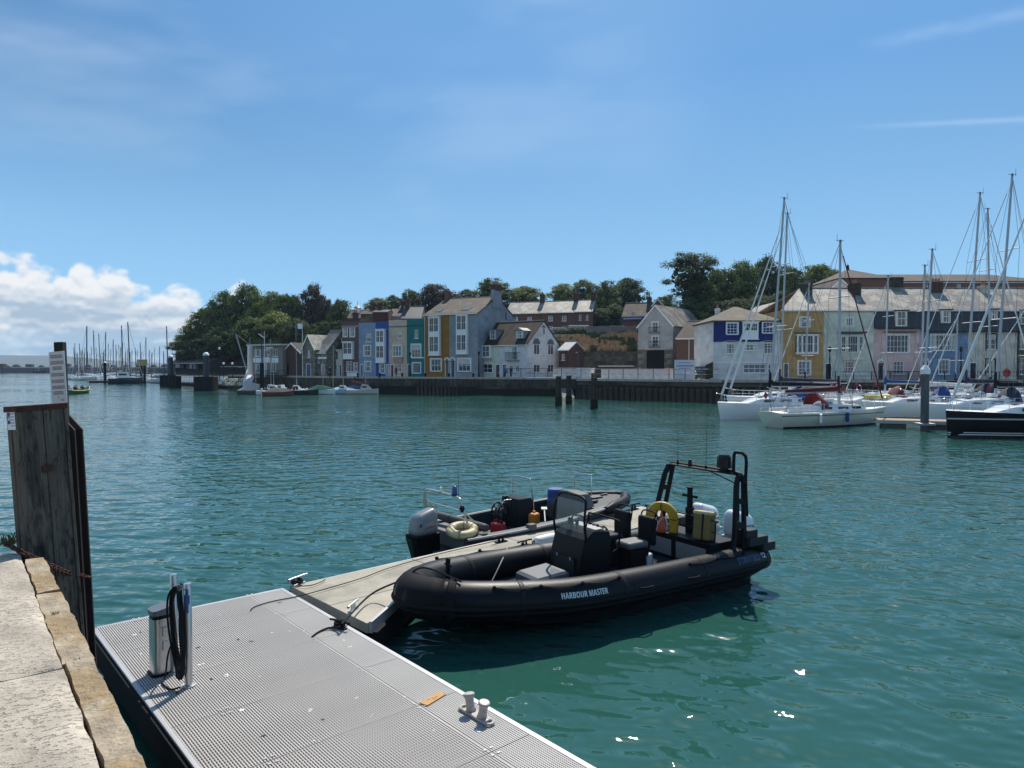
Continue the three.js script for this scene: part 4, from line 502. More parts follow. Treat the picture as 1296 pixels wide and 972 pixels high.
  { const lp = at(585, 671, 0.66), l = thing('ring_lifebuoy', 'cream ring lifebuoy lying on the stern bench of the grey boat', 'lifebuoy', W(lp.x, 0.66, lp.z), turn); l.rotation.x = 0.22; part('ring', new THREE.TorusGeometry(0.235, 0.1, 14, 40).rotateX(Math.PI / 2).scale(1, 0.85, 1), M([0.66, 0.58, 0.32], 0.55, { map: rep(mottle, 2) }), l); part('grab_rope', [0, 1, 2, 3].map((k) => new THREE.TorusGeometry(0.108, 0.009, 6, 16).rotateY(k * 1.57 + 0.8).translate(Math.cos(k * 1.57 + 0.8) * 0.235, 0, -Math.sin(k * 1.57 + 0.8) * 0.235)), M([0.30, 0.2, 0.1], 0.8), l); }
  { const a = at(553, 650, 0.75), b = at(616, 669, 0.68); const q = thing('rolled_cushion', 'long grey padded roll lying along the stern of the grey boat', 'cushion', W(a.x, 0.72, a.z), turn); const d = b.clone().sub(a); d.y = -0.03; part('roll', [sweep(curve([V(0, 0, 0), d.clone().multiplyScalar(0.5), d]), 14, (u) => 0.085 * (0.9 + 0.1 * sstep(Math.min(u, 1 - u), 0, 0.1)), 14)], M([0.09, 0.09, 0.095], 0.75, { map: rep(mottle, 3) }), q); part('tie', [0.3, 0.65].map((u) => new THREE.TorusGeometry(0.087, 0.006, 6, 16).rotateY(Math.PI / 2 - Math.atan2(d.z, d.x)).translate(d.x * u, d.y * u, d.z * u)), mats.black, q); }
  // console, hoops, reel and loose gear
  { const c = at(655, 660, 0.3); const x = c.x, z = c.z; const cn = part('console', crease(loft([[0.3, 0.34, 0.22], [0.27, 0.34, 0.72], [0.16, 0.32, 0.9]].map(([l, w, y]) => [V(x + l, y, z - w), V(x + l, y, z + w), V(x - 0.22, y, z + w), V(x - 0.22, y, z - w)])), 0.4), M([0.025, 0.025, 0.028], 0.5), t); part('wheel', [new THREE.TorusGeometry(0.16, 0.014, 8, 22).rotateY(Math.PI / 2).translate(x - 0.3, 0.78, z)], mats.black, cn); part('screen_hoop', tube([[x + 0.1, 0.8, z - 0.36], [x + 0.12, 1.28, z - 0.36], [x + 0.12, 1.36, z - 0.28], [x + 0.12, 1.36, z + 0.28], [x + 0.12, 1.28, z + 0.36], [x + 0.2, 0.6, z + 0.38]], 0.016, 60, 8), mats.chrome, t); part('windscreen', box(0.006, 0.44, 0.64, x + 0.12, 1.1, z), mats.glass, t); part('seat_rail', tube([[x - 0.5, 0.3, z + 0.1], [x - 0.52, 0.8, z + 0.1], [x - 0.45, 0.88, z + 0.12], [x - 0.3, 0.88, z + 0.14]], 0.016, 30, 8), mats.chrome, t);
    const h2 = at(738, 640, 0.5); part('bow_hoop', tube([[h2.x, 0.55, h2.z - 0.38], [h2.x + 0.04, 1.25, h2.z - 0.36], [h2.x + 0.04, 1.3, h2.z - 0.3], [h2.x + 0.04, 1.3, h2.z + 0.2], [h2.x + 0.04, 1.25, h2.z + 0.26], [h2.x, 0.6, h2.z + 0.3]], 0.015, 50, 8), mats.chrome, t); }
  { const p = at(633, 672, 0.25), r = thing('line_reel', 'black open spoked reel standing in the grey boat', 'reel', W(p.x, 0.24, p.z), turn + 0.4); const rim = new THREE.TorusGeometry(0.24, 0.02, 8, 28); part('rim', [rim.clone().translate(0, 0.42, 0.09), rim.clone().translate(0, 0.42, -0.09)], mats.black, r); part('spoke', [0, 1, 2, 3, 4, 5].map((k) => [0.09, -0.09].map((z) => bar([0, 0.42, z], [Math.cos(k * 1.047) * 0.23, 0.42 + Math.sin(k * 1.047) * 0.23, z], 0.01))), mats.black, r); part('drum', cyl(0.13, 0.13, 0.18, 0, 0, 0, 18).rotateX(Math.PI / 2).translate(0, 0.42, 0), M([0.05, 0.05, 0.05], 0.9), r); part('stand', [bar([-0.2, 0, 0.12], [0, 0.42, 0.12], 0.016), bar([0.2, 0, 0.12], [0, 0.42, 0.12], 0.016), bar([-0.2, 0, -0.12], [0, 0.42, -0.12], 0.016), bar([0.2, 0, -0.12], [0, 0.42, -0.12], 0.016)], mats.black, r); }
  const can = (name, lab, cat, p, y, geo, mat, cap) => { const o = thing(name, lab, cat, W(p.x, y, p.z), turn + 0.3); part('body', geo, mat, o); if (cap) part('cap', cap, mats.black, o); };
  can('fuel_can', 'bright red fuel can beside the black reel in the grey boat', 'fuel can', at(630, 672, 0.3), 0.24, [rbox(0.24, 0.26, 0.3, 0.05, 0, 0.13, 0, 3), tube([[0, 0.25, -0.1], [0, 0.31, -0.06], [0, 0.31, 0.06], [0, 0.25, 0.1]], 0.016, 14, 7)], M([0.5, 0.02, 0.03], 0.45), cyl(0.03, 0.03, 0.04, 0, 0.27, 0.12));
  can('fuel_can', 'dark red fuel tank against the far side of the grey boat', 'fuel can', at(619, 660, 0.3), 0.24, [rbox(0.4, 0.26, 0.3, 0.05, 0, 0.13, 0, 3), tube([[-0.1, 0.25, 0], [-0.06, 0.31, 0], [0.06, 0.31, 0], [0.1, 0.25, 0]], 0.016, 14, 7)], M([0.16, 0.01, 0.015], 0.45), cyl(0.03, 0.03, 0.04, 0.12, 0.27, 0));
  can('water_drum', 'blue plastic drum with pale rim standing in the grey boat', 'drum', at(703, 650, 0.4), 0.30, [crease(new THREE.LatheGeometry([[0, 0], [0.17, 0], [0.185, 0.03], [0.185, 0.15], [0.178, 0.17], [0.185, 0.19], [0.185, 0.4], [0.178, 0.42], [0.185, 0.44], [0.18, 0.55], [0.16, 0.575], [0, 0.57]].map((q) => new THREE.Vector2(q[0] * 1.1, q[1] * 1.25)), 26), 0.5)], M([0.015, 0.06, 0.24], 0.45), null);
  can('orange_float', 'orange square float beside the blue drum in the grey boat', 'float', at(676, 664, 0.32), 0.26, [rbox(0.26, 0.34, 0.2, 0.06, 0, 0.17, 0, 3), cyl(0.03, 0.04, 0.05, 0, 0.36, 0)], M([0.62, 0.22, 0.02], 0.55), null);
  const pd = at(690, 652, 0.7); const pdl = thing('paddle', 'short pale paddle resting across gear by the blue drum', 'paddle', W(pd.x, 0.55, pd.z), turn + 0.9); part('shaft', bar([0, 0, 0], [0.7, 0.12, 0], 0.016), M([0.5, 0.48, 0.42], 0.6), pdl); part('blade', rbox(0.28, 0.02, 0.14, 0.009, 0.82, 0.14, 0), M([0.5, 0.48, 0.42], 0.6), pdl);
  const fp = onY(690, 688, DK), fn = thing('boat_fender', 'white sausage fender lying on the finger above the far tube', 'fender', [fp.x, DK + 0.08, fp.z], Math.atan2(0.69, 0.7237)); part('body', crease(new THREE.CapsuleGeometry(0.1, 0.42, 6, 16).rotateZ(Math.PI / 2), 0.8), M([0.7, 0.7, 0.68], 0.5), fn); part('eye', [cyl(0.03, 0.045, 0.08, 0.34, 0, 0).rotateZ(0), new THREE.TorusGeometry(0.03, 0.012, 6, 12).translate(-0.34, 0, 0), new THREE.TorusGeometry(0.03, 0.012, 6, 12).translate(0.34, 0, 0)], mats.black, fn);
}
// ---------------------------------------------------------------- far shore: hills, breakwater, land, quay walls
const tBrick = dtex(256, (x, y) => { const row = Math.floor(y * 32), o = row % 2 * 0.5, c = Math.floor(x * 12 + o), fx = x * 12 + o - c, fy = y * 32 - row, m = fx < 0.06 || fy < 0.14, v = h2(c % 12, row, 3); return m ? [0.46, 0.40, 0.36] : mix3([0.40, 0.255, 0.205], [0.51, 0.34, 0.275], v); });
const tSlate = dtex(512, (x, y) => { const row = Math.floor(y * 40), c = Math.floor(x * 24 + (row % 2) * 0.5), v = h2(c % 24, row, 5), a = fbm(x * 5, y * 5, 5, 13, 6, 0.62), b = fbm(x * 9, y * 9, 9, 23, 5, 0.6), edge = y * 40 - row < 0.16 ? 0.8 : 1; let s = (0.46 + 0.10 * (v - 0.5)) * edge; const li = sstep(a, 0.45, 0.62), br = sstep(b, 0.60, 0.74); let col = [s * 1.03, s * 0.985, s * 0.92]; col = mix3(col, [0.69, 0.655, 0.59], li * 0.72); return mix3(col, [0.42, 0.33, 0.25], br * 0.55); });
const tTile = dtex(512, (x, y) => { const row = Math.floor(y * 40), c = Math.floor(x * 26 + (row % 2) * 0.5), v = h2(c % 26, row, 5), a = fbm(x * 5, y * 5, 5, 14, 6, 0.62), edge = y * 40 - row < 0.18 ? 0.72 : 1; const s = edge * (0.9 + 0.25 * (v - 0.5)); return mix3([0.30 * s, 0.235 * s, 0.18 * s], [0.41 * s, 0.365 * s, 0.29 * s], sstep(a, 0.42, 0.66)); });
const tStone = dtex(512, (x, y) => { const row = Math.floor(y * 14), o = h2(row, 1, 9) , c = Math.floor(x * 9 + o), fx = x * 9 + o - c, fy = y * 14 - row, j = fx < 0.05 || fy < 0.08, v = h2(c % 9, row, 31), a = fbm(x * 8, y * 8, 8, 33, 5, 0.6); const s = (j ? 0.30 : 0.46 + 0.16 * (v - 0.5)) * (0.75 + 0.5 * a); return [s, s * 0.95, s * 0.84]; });
const tWall = dtex(512, (x, y) => { const row = Math.floor(y * 6), o = h2(row, 2, 9), c = Math.floor(x * 5 + o), fx = x * 5 + o - c, fy = y * 6 - row, j = fx < 0.025 || fy < 0.05, v = h2(c % 5, row, 37), a = fbm(x * 7, y * 7, 7, 34, 6, 0.62), st = fbm(x * 14, y * 3, [14, 3], 38, 4, 0.6); const s = (j ? 0.2 : 0.34 + 0.10 * (v - 0.5)) * (0.6 + 0.8 * a) * (1 - 0.35 * sstep(st, 0.5, 0.7)); return [s, s * 0.94, s * 0.82]; });
const tEarth = dtex(512, (x, y) => { const a = fbm(x * 10, y * 10, 10, 51, 6, 0.65), b = fbm(x * 5, y * 5, 5, 52, 4); return mix3(mix3([0.20, 0.13, 0.08], [0.42, 0.30, 0.20], a * 1.2), [0.18, 0.19, 0.09], sstep(b, 0.55, 0.7)); });
const fm = {
  slate: M('#ffffff', 0.62, { map: rep(tSlate, 0.16) }), tile: M('#ffffff', 0.8, { map: rep(tTile, 0.16) }), darkSlate: M([0.045, 0.05, 0.065], 0.55, { map: rep(mottle, 0.5) }), brown: M([0.5, 0.42, 0.36], 0.85, { map: rep(tTile, 0.2) }),
  brick: M('#ffffff', 0.9, { map: rep(tBrick, 0.42) }), brickDark: M([0.48, 0.50, 0.52], 0.9, { map: rep(tBrick, 0.42) }), stone: M('#ffffff', 0.92, { map: rep(tStone, 0.22) }), wall: M([0.75, 0.75, 0.72], 0.95, { map: rep(tWall, 0.16) }),
  frame: M([0.84, 0.82, 0.78], 0.5), pane: PM([0.018, 0.021, 0.025], 0.06, { ior: 1.5 }), paneLight: PM([0.14, 0.15, 0.16], 0.12, { ior: 1.5 }), paneMid: PM([0.06, 0.068, 0.075], 0.08, { ior: 1.5 }), dark: M([0.012, 0.012, 0.013], 0.7), room: M([0.05, 0.048, 0.045], 0.9), glass: PM([0.92, 0.94, 0.94], 0.03, { transmission: 1, thickness: 0 }), curtain: M([0.55, 0.54, 0.51], 0.9), curtainWarm: M([0.40, 0.33, 0.26], 0.9), iron: M([0.025, 0.027, 0.03], 0.6), asphalt: M([0.55, 0.50, 0.43], 0.9, { map: rep(mottle, 0.3) }), timberDark: M([0.32, 0.28, 0.24], 0.9, { map: rep(tWood, 0.6, 0.2) }),
};
const plaster = (c) => M([c[0] * 1.62, c[1] * 1.45, c[2] * 1.25].map((v) => Math.min(0.88, v)), 0.85, { map: rep(mottle, 0.12, 0.2) });
// far ridge and breakwater
{
  const R = rng(8), top = [[-60, 449], [60, 450], [75, 449.6], [110, 453], [150, 457], [200, 459.5], [260, 461], [330, 463]], D = 3600, rings = [];
  for (let i = 0; i <= 120; i++) { const px = lerp(-700, 340, i / 120); let py = px < -60 ? 450 - 3 * Math.sin(px * 0.006) : 449; for (let k = 0; k < top.length - 1; k++) if (px >= top[k][0] && px <= top[k + 1][0]) py = lerp(top[k][1], top[k + 1][1], (px - top[k][0]) / (top[k + 1][0] - top[k][0])); const h = HY(py, D) + 2 * (fbm(px * 0.05, 0, 0, 4, 4) - 0.5); const x = PX(px, D); rings.push([V(x * 0.9, -2, -D * 0.86), V(x * 0.93, h * 0.35, -D * 0.90), V(x * 0.97, h * 0.8, -D * 0.96), V(x, h, -D), V(x * 1.1, h * 0.7, -D * 1.12), V(x * 1.2, -2, -D * 1.25)]); }
  struct('hills', loft(rings, false, false), M([0.13, 0.145, 0.12], 0.95, { map: rep(mottle, 9, 3) }), 'low ridge of pale hills across the bay on the far left');
  const D2 = 560, b = thing('breakwater', 'long low dark stone breakwater across the harbour mouth under the pale hills', 'breakwater', [0, 0, 0]);
  const a = PX(-260, D2), e = PX(330, D2 - 90), pr = []; for (let i = 0; i <= 60; i++) { const u = i / 60, x = lerp(a, e, u), z = -lerp(D2, D2 - 90, u), h = 4.3 + 0.35 * (fbm(i * 0.6, 0, 0, 5, 3) - 0.5); pr.push([V(x, -1, z + 7), V(x, h * 0.8, z + 4), V(x, h, z + 3), V(x, h, z - 3), V(x, -1, z - 7)]); }
  part('stone_bank', loft(pr, false, false), M([0.10, 0.095, 0.09], 0.95, { map: rep(mottle, 30, 2) }), b);
  for (let i = 0; i < 15; i++) { const px = -10 + i * 15.5 + 6 * R(), d = lerp(D2, D2 - 90, (px + 260) / 590); part(i % 3 ? 'boulder' : 'hut', i % 3 ? new THREE.IcosahedronGeometry(1.5 + R(), 1).scale(1.3, 0.9, 1).translate(PX(px, d), 4.4, -d + 2) : rbox(3 + 3 * R(), 2.2 + R(), 3, 0.1, PX(px, d), 5.2, -d), M([0.085, 0.082, 0.085], 0.9), b); }
  const jt = thing('timber_jetty', 'dark timber jetty head at the left end of the breakwater view', 'jetty', [PX(-6, 470), 0, -470]); part('deck', box(16, 0.8, 8, 0, 4.2, 0), mats.timber, jt); for (let i = 0; i < 6; i++) part('pile', cyl(0.4, 0.45, 6, -7 + i * 2.8, 2, 3.6, 8), fm.timberDark, jt); part('hut', [box(4, 2, 4, 4, 5.4, 0)], fm.timberDark, jt);
  const bb = thing('workboat', 'small dark workboat near the breakwater left of the notice board', 'boat', [PX(50, 500), 0, -500]); part('hull', loft([[-4, 1.2, 1.3], [0, 1.5, 1.1], [3, 1.0, 1.6], [4.4, 0.05, 2]].map(([x, w, y]) => [V(x, -0.3, 0), V(x, 0.3, -w), V(x, y, -w), V(x, y, w), V(x, 0.3, w)])), fm.dark, bb); part('wheelhouse', rbox(1.8, 1.8, 1.6, 0.1, -1.4, 2.2, 0), M([0.10, 0.11, 0.12], 0.6), bb);
}
// land behind the quays
const wallL = [[PX(292, 134), 134], [-26, 112], [-12.2, 106.5], [9.2, 99]], wallR = [[8.4, 91.2], [23.8, 80.4], [120, 80.4]];
function ground(x, d) {                                              // height of the hillside
  const f = x < -26 ? 122 + (-26 - x) * 0.42 : x < 8 ? lerp(122, 112, (x + 26) / 34) : x < 24 ? 110 : 101;
  const k = x < -25 ? 0.9 : x > 30 ? 0.62 : 1, mid = sstep(x, -4, 3) * (1 - sstep(x, 24, 31)), gm = 2.4 + 7.2 * sstep(d, 110.5, 119.5) + 0.6 * sstep(d, 119.5, 140) + 6 * sstep(d, 150, 230); return lerp(2.4 + k * (8.6 * sstep(d, f, f + 34) + 7 * sstep(d, f + 34, f + 110)) + 0.7 * (fbm(x * 0.09, d * 0.09, 0, 7, 3) - 0.5) * sstep(d, f, f + 8), gm, mid);
}
{
  const nx = 120, nz = 60, pos = [], uv = [], idx = [];
  for (let j = 0; j <= nz; j++) for (let i = 0; i <= nx; i++) { const x0 = lerp(-150, 190, i / nx), d = 92 + 260 * Math.pow(j / nz, 1.4), x = Math.max(x0, -0.474 * d); const fd = Math.max(d, x < -26 ? 119 + (-26 - x) * 0.42 : x < 10 ? 114 : x < 26 ? 109 : 92); pos.push(x, j ? ground(x, fd) - 0.05 : -0.6, -fd + (j ? 0 : 1.5)); uv.push(x * 0.12, fd * 0.12); }
  for (let j = 0; j < nz; j++) for (let i = 0; i < nx; i++) { const a = j * (nx + 1) + i; idx.push(a, a + 1, a + nx + 1, a + 1, a + nx + 2, a + nx + 1); }
  const g = new THREE.BufferGeometry(); g.setAttribute('position', new THREE.Float32BufferAttribute(pos, 3)); g.setAttribute('uv', new THREE.Float32BufferAttribute(uv, 2)); g.setIndex(idx); g.computeVertexNormals();
  struct('hillside', g, M([0.20, 0.25, 0.12], 0.95, { map: rep(tEarth, 1) }), 'green and brown hillside behind the quay houses');
  const back = [[120, 120], [10, 118], [-24, 126], [PX(292, 150), 150]];
  const outline = [...wallL, ...wallR, ...back].map(([x, d]) => [x, d]);
  struct('far_quay', uvBox(rot(prism(outline, 0.4), -Math.PI / 2).translate(0, 2.0, 0)), fm.asphalt, 'paved far quay in front of the terraces');
  const seg = (name, lab, pts, h, mat, dep = 0.9, top = 2.39) => { const t = thing(name, lab, 'quay wall'); for (let i = 0; i < pts.length - 1; i++) { const [x0, d0] = pts[i], [x1, d1] = pts[i + 1], L = Math.hypot(x1 - x0, d1 - d0), n = Math.ceil(L / 11); for (let k = 0; k < n; k++) { const a = k / n, b = (k + 1) / n; part('wall', uvBox(box(L / n - 0.02, h, dep, 0, 0, 0)).applyMatrix4(new THREE.Matrix4().makeRotationY(Math.atan2(d1 - d0, x1 - x0)).setPosition(lerp(x0, x1, (a + b) / 2), top - h / 2, -lerp(d0, d1, (a + b) / 2) + dep / 2 - 0.2)), mat, t); part('weed_band', uvBox(box(L / n - 0.02, 1.6, 0.05, 0, 0, 0)).applyMatrix4(new THREE.Matrix4().makeRotationY(Math.atan2(d1 - d0, x1 - x0)).setPosition(lerp(x0, x1, (a + b) / 2), 0.1 + 0.12 * ((k + i) % 3), -lerp(d0, d1, (a + b) / 2) + dep - 0.17)), M([0.028, 0.032, 0.018], 0.9, { map: rep(mottle, 0.6) }), t); part('coping', uvBox(box(L / n - 0.03, 0.3, 0.7, 0, 0, 0)).applyMatrix4(new THREE.Matrix4().makeRotationY(Math.atan2(d1 - d0, x1 - x0)).setPosition(lerp(x0, x1, (a + b) / 2), top + 0.06, -lerp(d0, d1, (a + b) / 2) + 0.38)), mats.conc, t); } } return t; };
  const posts = (t, p0, p1, n, w, h, top, out) => { const g = []; const R = rng(6); for (let i = 0; i < n; i++) { const u = (i + 0.5) / n; const m = part('timber_pile', uvBox(rbox(w * (0.8 + 0.4 * R()), h, 0.32, 0.03, 0, 0, 0)), fm.timberDark, t); m.position.set(lerp(p0[0], p1[0], u), top - h / 2 - 0.2 * R(), -lerp(p0[1], p1[1], u) + out); } };
  const a = seg('stone_quay_wall', 'weathered stone quay wall below the pastel terrace', wallL, 4.6, fm.wall);
  posts(a, [-14.4, 107.3], [1.5, 102.1], 26, 0.34, 3.6, 2.15, 0.75); posts(a, [-27, 112.8], [-24, 111.2], 3, 0.3, 3.4, 2.6, 0.7);
  const b = seg('timber_quay_wall', 'timber piled quay wall standing out below the white hoarding', wallR, 4.6, M([0.30, 0.29, 0.27], 0.95, { map: rep(tWall, 0.16) })), d = [];
  posts(b, [8.9, 90.9], [23.5, 80.7], 24, 0.42, 3.4, 1.72, 0.85); posts(b, [24, 80.4], [36, 80.4], 15, 0.42, 3.4, 1.72, 0.85);
  part('waling', [beam([8.4, 2.0, -90.3], [23.8, 2.0, -79.5], 0.25, 0.4), beam([23.8, 2.0, -79.5], [70, 2.0, -79.5], 0.25, 0.4)], fm.timberDark, b);
  part('return_wall', uvBox(beam([8.5, 0.1, -91], [9.3, 0.1, -99.5], 0.5, 4.5)), fm.wall, b);
  const sl = thing('slipway', 'pale slipway rising in the gap between the two quay walls', 'slipway', [7.6, 0, -96]); part('ramp', beam([0, -0.4, 1.5], [0, 1.2, -3.5], 1.6, 0.2), M([0.22, 0.21, 0.17], 0.9), sl);
}
for (const [px, d, lab] of [[606, 104.8, 'dark iron lamp post before the pale green cottage'], [519, 110, 'dark iron lamp post before the teal house door'], [1050, 82, 'dark iron lamp post before the mint green house'], [1216, 82, 'dark iron lamp post before the blue terrace house']]) { const q = thing('quay_lamp_post', lab, 'lamp post', [PX(px, d), 2.42, -d]); part('post', [cyl(0.06, 0.1, 3.4, 0, 1.7, 0, 8), cyl(0.14, 0.16, 0.5, 0, 0.25, 0, 8)], mats.black, q); part('lantern', [cyl(0.2, 0.12, 0.42, 0, 3.6, 0, 6), new THREE.ConeGeometry(0.24, 0.22, 6).translate(0, 3.92, 0)], mats.blackGloss, q); }
for (let i = 0; i < 7; i++) { const u = i / 6, x = lerp(-24, -2, u), d = lerp(110.6, 102.6, u), q = thing('quay_bollard', 'black iron bollard along the edge of the stone quay, ' + ['first', 'second', 'third', 'fourth', 'fifth', 'sixth', 'seventh'][i] + ' from the left', 'bollard', [x, 2.45, -d + 0.2], 0, 'iron bollards along the stone quay edge'); part('post', new THREE.LatheGeometry([[0, 0], [0.2, 0], [0.15, 0.1], [0.13, 0.45], [0.2, 0.55], [0.18, 0.66], [0, 0.7]].map((v) => new THREE.Vector2(...v)), 12), mats.black, q); }
// three mooring piles in mid harbour, white capped pile on the right
{
  const mk = (px, d, topY, lab) => { const p = thing('mooring_pile', lab, 'mooring pile', [PX(px, d), 0, -d], 0, null); const h = topY + 2; part('pile', uvBox(crease(new THREE.CylinderGeometry(0.29, 0.33, h, 12, 6).translate(0, topY - h / 2, 0), 0.8)), M([0.24, 0.21, 0.17], 0.9, { map: rep(tWood, 1.2, 0.5), bumpMap: rep(bWood, 1.2, 0.5), bumpScale: 0.05 }), p); part('weed_band', crease(new THREE.CylinderGeometry(0.36, 0.38, 1.6, 12).translate(0, 0.1, 0), 0.8), M([0.02, 0.022, 0.014], 0.9), p); part('cap', cyl(0.32, 0.33, 0.07, 0, topY + 0.03, 0, 12), fm.timberDark, p); };
  mk(707, 74.8, 3.0, 'dark timber mooring pile in open water, leftmost of three'); mk(720, 78, 3.05, 'dark timber mooring pile in open water, middle and farthest of three'); mk(752, 69, 2.95, 'dark timber mooring pile in open water, rightmost and nearest of three');
  const d = 44.8, p = thing('capped_pile', 'grey steel pile with white conical cap between the cream and black yachts', 'mooring pile', [PX(1171, d), 0, -d]); part('pile', crease(new THREE.CylinderGeometry(0.24, 0.24, 6, 20).translate(0, 0.75, 0), 0.8), M([0.10, 0.115, 0.125], 0.6, { map: rep(mottle, 2) }), p); part('cap', [cyl(0.06, 0.29, 0.3, 0, 4.02, 0, 20), cyl(0.29, 0.29, 0.3, 0, 3.73, 0, 20)], mats.white, p); part('collar', [box(0.9, 0.12, 0.9, 0, 0.42, 0)], mats.galv, p);
}
// ---------------------------------------------------------------- houses
class House {
  constructor(name, label, A, B, base = 2.42) {                      // A, B: [px, distance] of the facade's foot, left and right
    const a = V(PX(...A), base, -A[1]), b = V(PX(...B), base, -B[1]); this.w = Math.hypot(b.x - a.x, b.z - a.z);
    this.t = thing(name, label, 'house', a, Math.atan2(-(b.z - a.z), b.x - a.x)); this.t.updateMatrixWorld(); this.n = V(0, 0, 1).applyQuaternion(this.t.quaternion); this.base = base; this.R = rng(Math.round(A[0] * 7)); this.wallMat = null;
  }
  L(px, py, off = 0) { const d = ray(px, py), o = V(0, EYE, 0), p0 = this.t.position.clone().addScaledVector(this.n, off), s = p0.sub(o).dot(this.n) / d.dot(this.n); const q = this.t.worldToLocal(o.addScaledVector(d, s)); return q; }
  rect(r) { const [a, b, c, d] = r, p = this.L(a, d), q = this.L(c, b); return [p.x, Math.max(0.05, p.y), q.x, q.y]; }
  H(px, py) { return this.L(px, py).y; }
  // front: flat wall with openings; body behind it
  body(h, depth, mat, holes = [], o = {}) {
    this.h = h; this.d = depth; this.wallMat = mat; const w = this.w, x0 = o.x0 ?? 0, x1 = o.x1 ?? w, y0 = o.y0 ?? -0.2, s = new THREE.Shape();
    if (o.apex) [[x0, y0], [x1, y0], [x1, h], [(x0 + x1) / 2, o.apex], [x0, h]].forEach((p, i) => (i ? s.lineTo(...p) : s.moveTo(...p))); else [[x0, y0], [x1, y0], [x1, h], [x0, h]].forEach((p, i) => (i ? s.lineTo(...p) : s.moveTo(...p)));
    for (const [a, b, c, d] of holes) { const q = new THREE.Path(); [[Math.max(a, x0 + 0.04), Math.max(b, y0 + 0.04)], [Math.min(c, x1 - 0.04), Math.max(b, y0 + 0.04)], [Math.min(c, x1 - 0.04), d], [Math.max(a, x0 + 0.04), d]].forEach((p, i) => (i ? q.lineTo(...p) : q.moveTo(...p))); s.holes.push(q); }
    const front = uvBox(new THREE.ExtrudeGeometry(s, { depth: 0.22, bevelEnabled: false }).translate(0, 0, -0.22));
    part('wall', front, mat, this.t);
    if (o.apex) part('wall', uvBox(prism([[x0, y0], [x1, y0], [x1, h], [(x0 + x1) / 2, o.apex], [x0, h]], depth - 0.225).translate(0, 0, -depth)), o.sideMat || mat, this.t);
    else { const r = o.rise ?? 0, pts = r ? [[0.225, y0], [depth, y0], [depth, h], [depth / 2, h + r], [0.225, h + 0.2 * r / depth]] : [[0.225, y0], [depth, y0], [depth, h], [0.225, h]]; part('wall', uvBox(rot(prism(pts, x1 - x0), 0, Math.PI / 2, 0).translate(x0, 0, 0)), o.sideMat || mat, this.t); }
    return this;
  }
  gableRoof(rise, mat, o = {}) { const e = this.h + (o.lift ?? 0.04), D = this.d, ov = o.over ?? 0.22, k = rise / (D / 2), x0 = (o.x0 ?? 0) - (o.verge ?? 0.0), x1 = (o.x1 ?? this.w) + (o.verge ?? 0.0), th = 0.13; const y = (z) => e + (D / 2 - Math.abs(z - D / 2)) * k; this.ry = y; const pts = [[-ov, y(-ov)], [D / 2, e + rise], [D + ov, y(D + ov)], [D + ov, y(D + ov) + th], [D / 2, e + rise + th], [-ov, y(-ov) + th]]; const rg = rot(prism(pts, x1 - x0), 0, Math.PI / 2, 0).translate(x0, 0, 0); if (o.hipL) { const p = rg.attributes.position; for (let i = 0; i < p.count; i++) if (p.getX(i) < x0 + 0.1) p.setX(i, x0 + o.hipL * clamp((p.getY(i) - e) / rise, 0, 1)); rg.computeVertexNormals(); } this.roofMesh = part('roof', uvBox(rg), mat, this.t); part('gutter', [bar([x0, y(-ov) + 0.02, ov + 0.05], [x1, y(-ov) + 0.02, ov + 0.05], 0.06, 6)], o.gut || fm.frame, this.roofMesh); part('ridge', bar([x0 + (o.hipL || 0), e + rise + th, -D / 2], [x1, e + rise + th, -D / 2], 0.11, 6), M([0.22, 0.18, 0.15], 0.85), this.roofMesh); return this; }
  frontGableRoof(apex, mat, o = {}) { const h = this.h + 0.03, w = this.w, ov = 0.18, k = (apex - this.h) / (w / 2), th = 0.13, A = apex + 0.03; const pts = [[-ov, h - ov * k], [w / 2, A], [w + ov, h - ov * k], [w + ov, h - ov * k + th], [w / 2, A + th], [-ov, h - ov * k + th]]; this.roofMesh = part('roof', uvBox(prism(pts, this.d + 0.3).translate(0, 0, -this.d - 0.15)), mat, this.t); part('barge_board', [beam([-ov, h - ov * k - 0.02, 0.17], [w / 2, A - 0.02, 0.17], 0.05, 0.2), beam([w + ov, h - ov * k - 0.02, 0.17], [w / 2, A - 0.02, 0.17], 0.05, 0.2)], fm.frame, this.roofMesh); return this; }
  hipRoof(rise, mat, o = {}) { const w = this.w, D = this.d, e = this.h + 0.03, ov = 0.25, i = o.inset ?? Math.min(w, D) / 2, P = (x, y, z) => V(x, y, -z), A = P(-ov, e, -ov), B = P(w + ov, e, -ov), C = P(w + ov, e, D + ov), E = P(-ov, e, D + ov), r0 = P(Math.min(i, w / 2), e + rise, D / 2), r1 = P(Math.max(w - i, w / 2), e + rise, D / 2); const pos = [], tri = (...v) => v.forEach((q) => pos.push(q.x, q.y, q.z)); tri(A, B, r1); tri(A, r1, r0); tri(B, C, r1); tri(C, E, r0); tri(C, r0, r1); tri(E, A, r0); const dn = (q) => q.clone().setY(q.y - 0.16), ed = [[A, B], [B, C], [C, E], [E, A]]; for (const [p, q] of ed) { tri(p, dn(p), dn(q)); tri(p, dn(q), q); } tri(dn(A), dn(C), dn(B)); tri(dn(A), dn(E), dn(C)); const g = new THREE.BufferGeometry(); g.setAttribute('position', new THREE.Float32BufferAttribute(pos, 3)); g.computeVertexNormals(); this.roofMesh = part('roof', uvBox(g), mat, this.t); return this; }
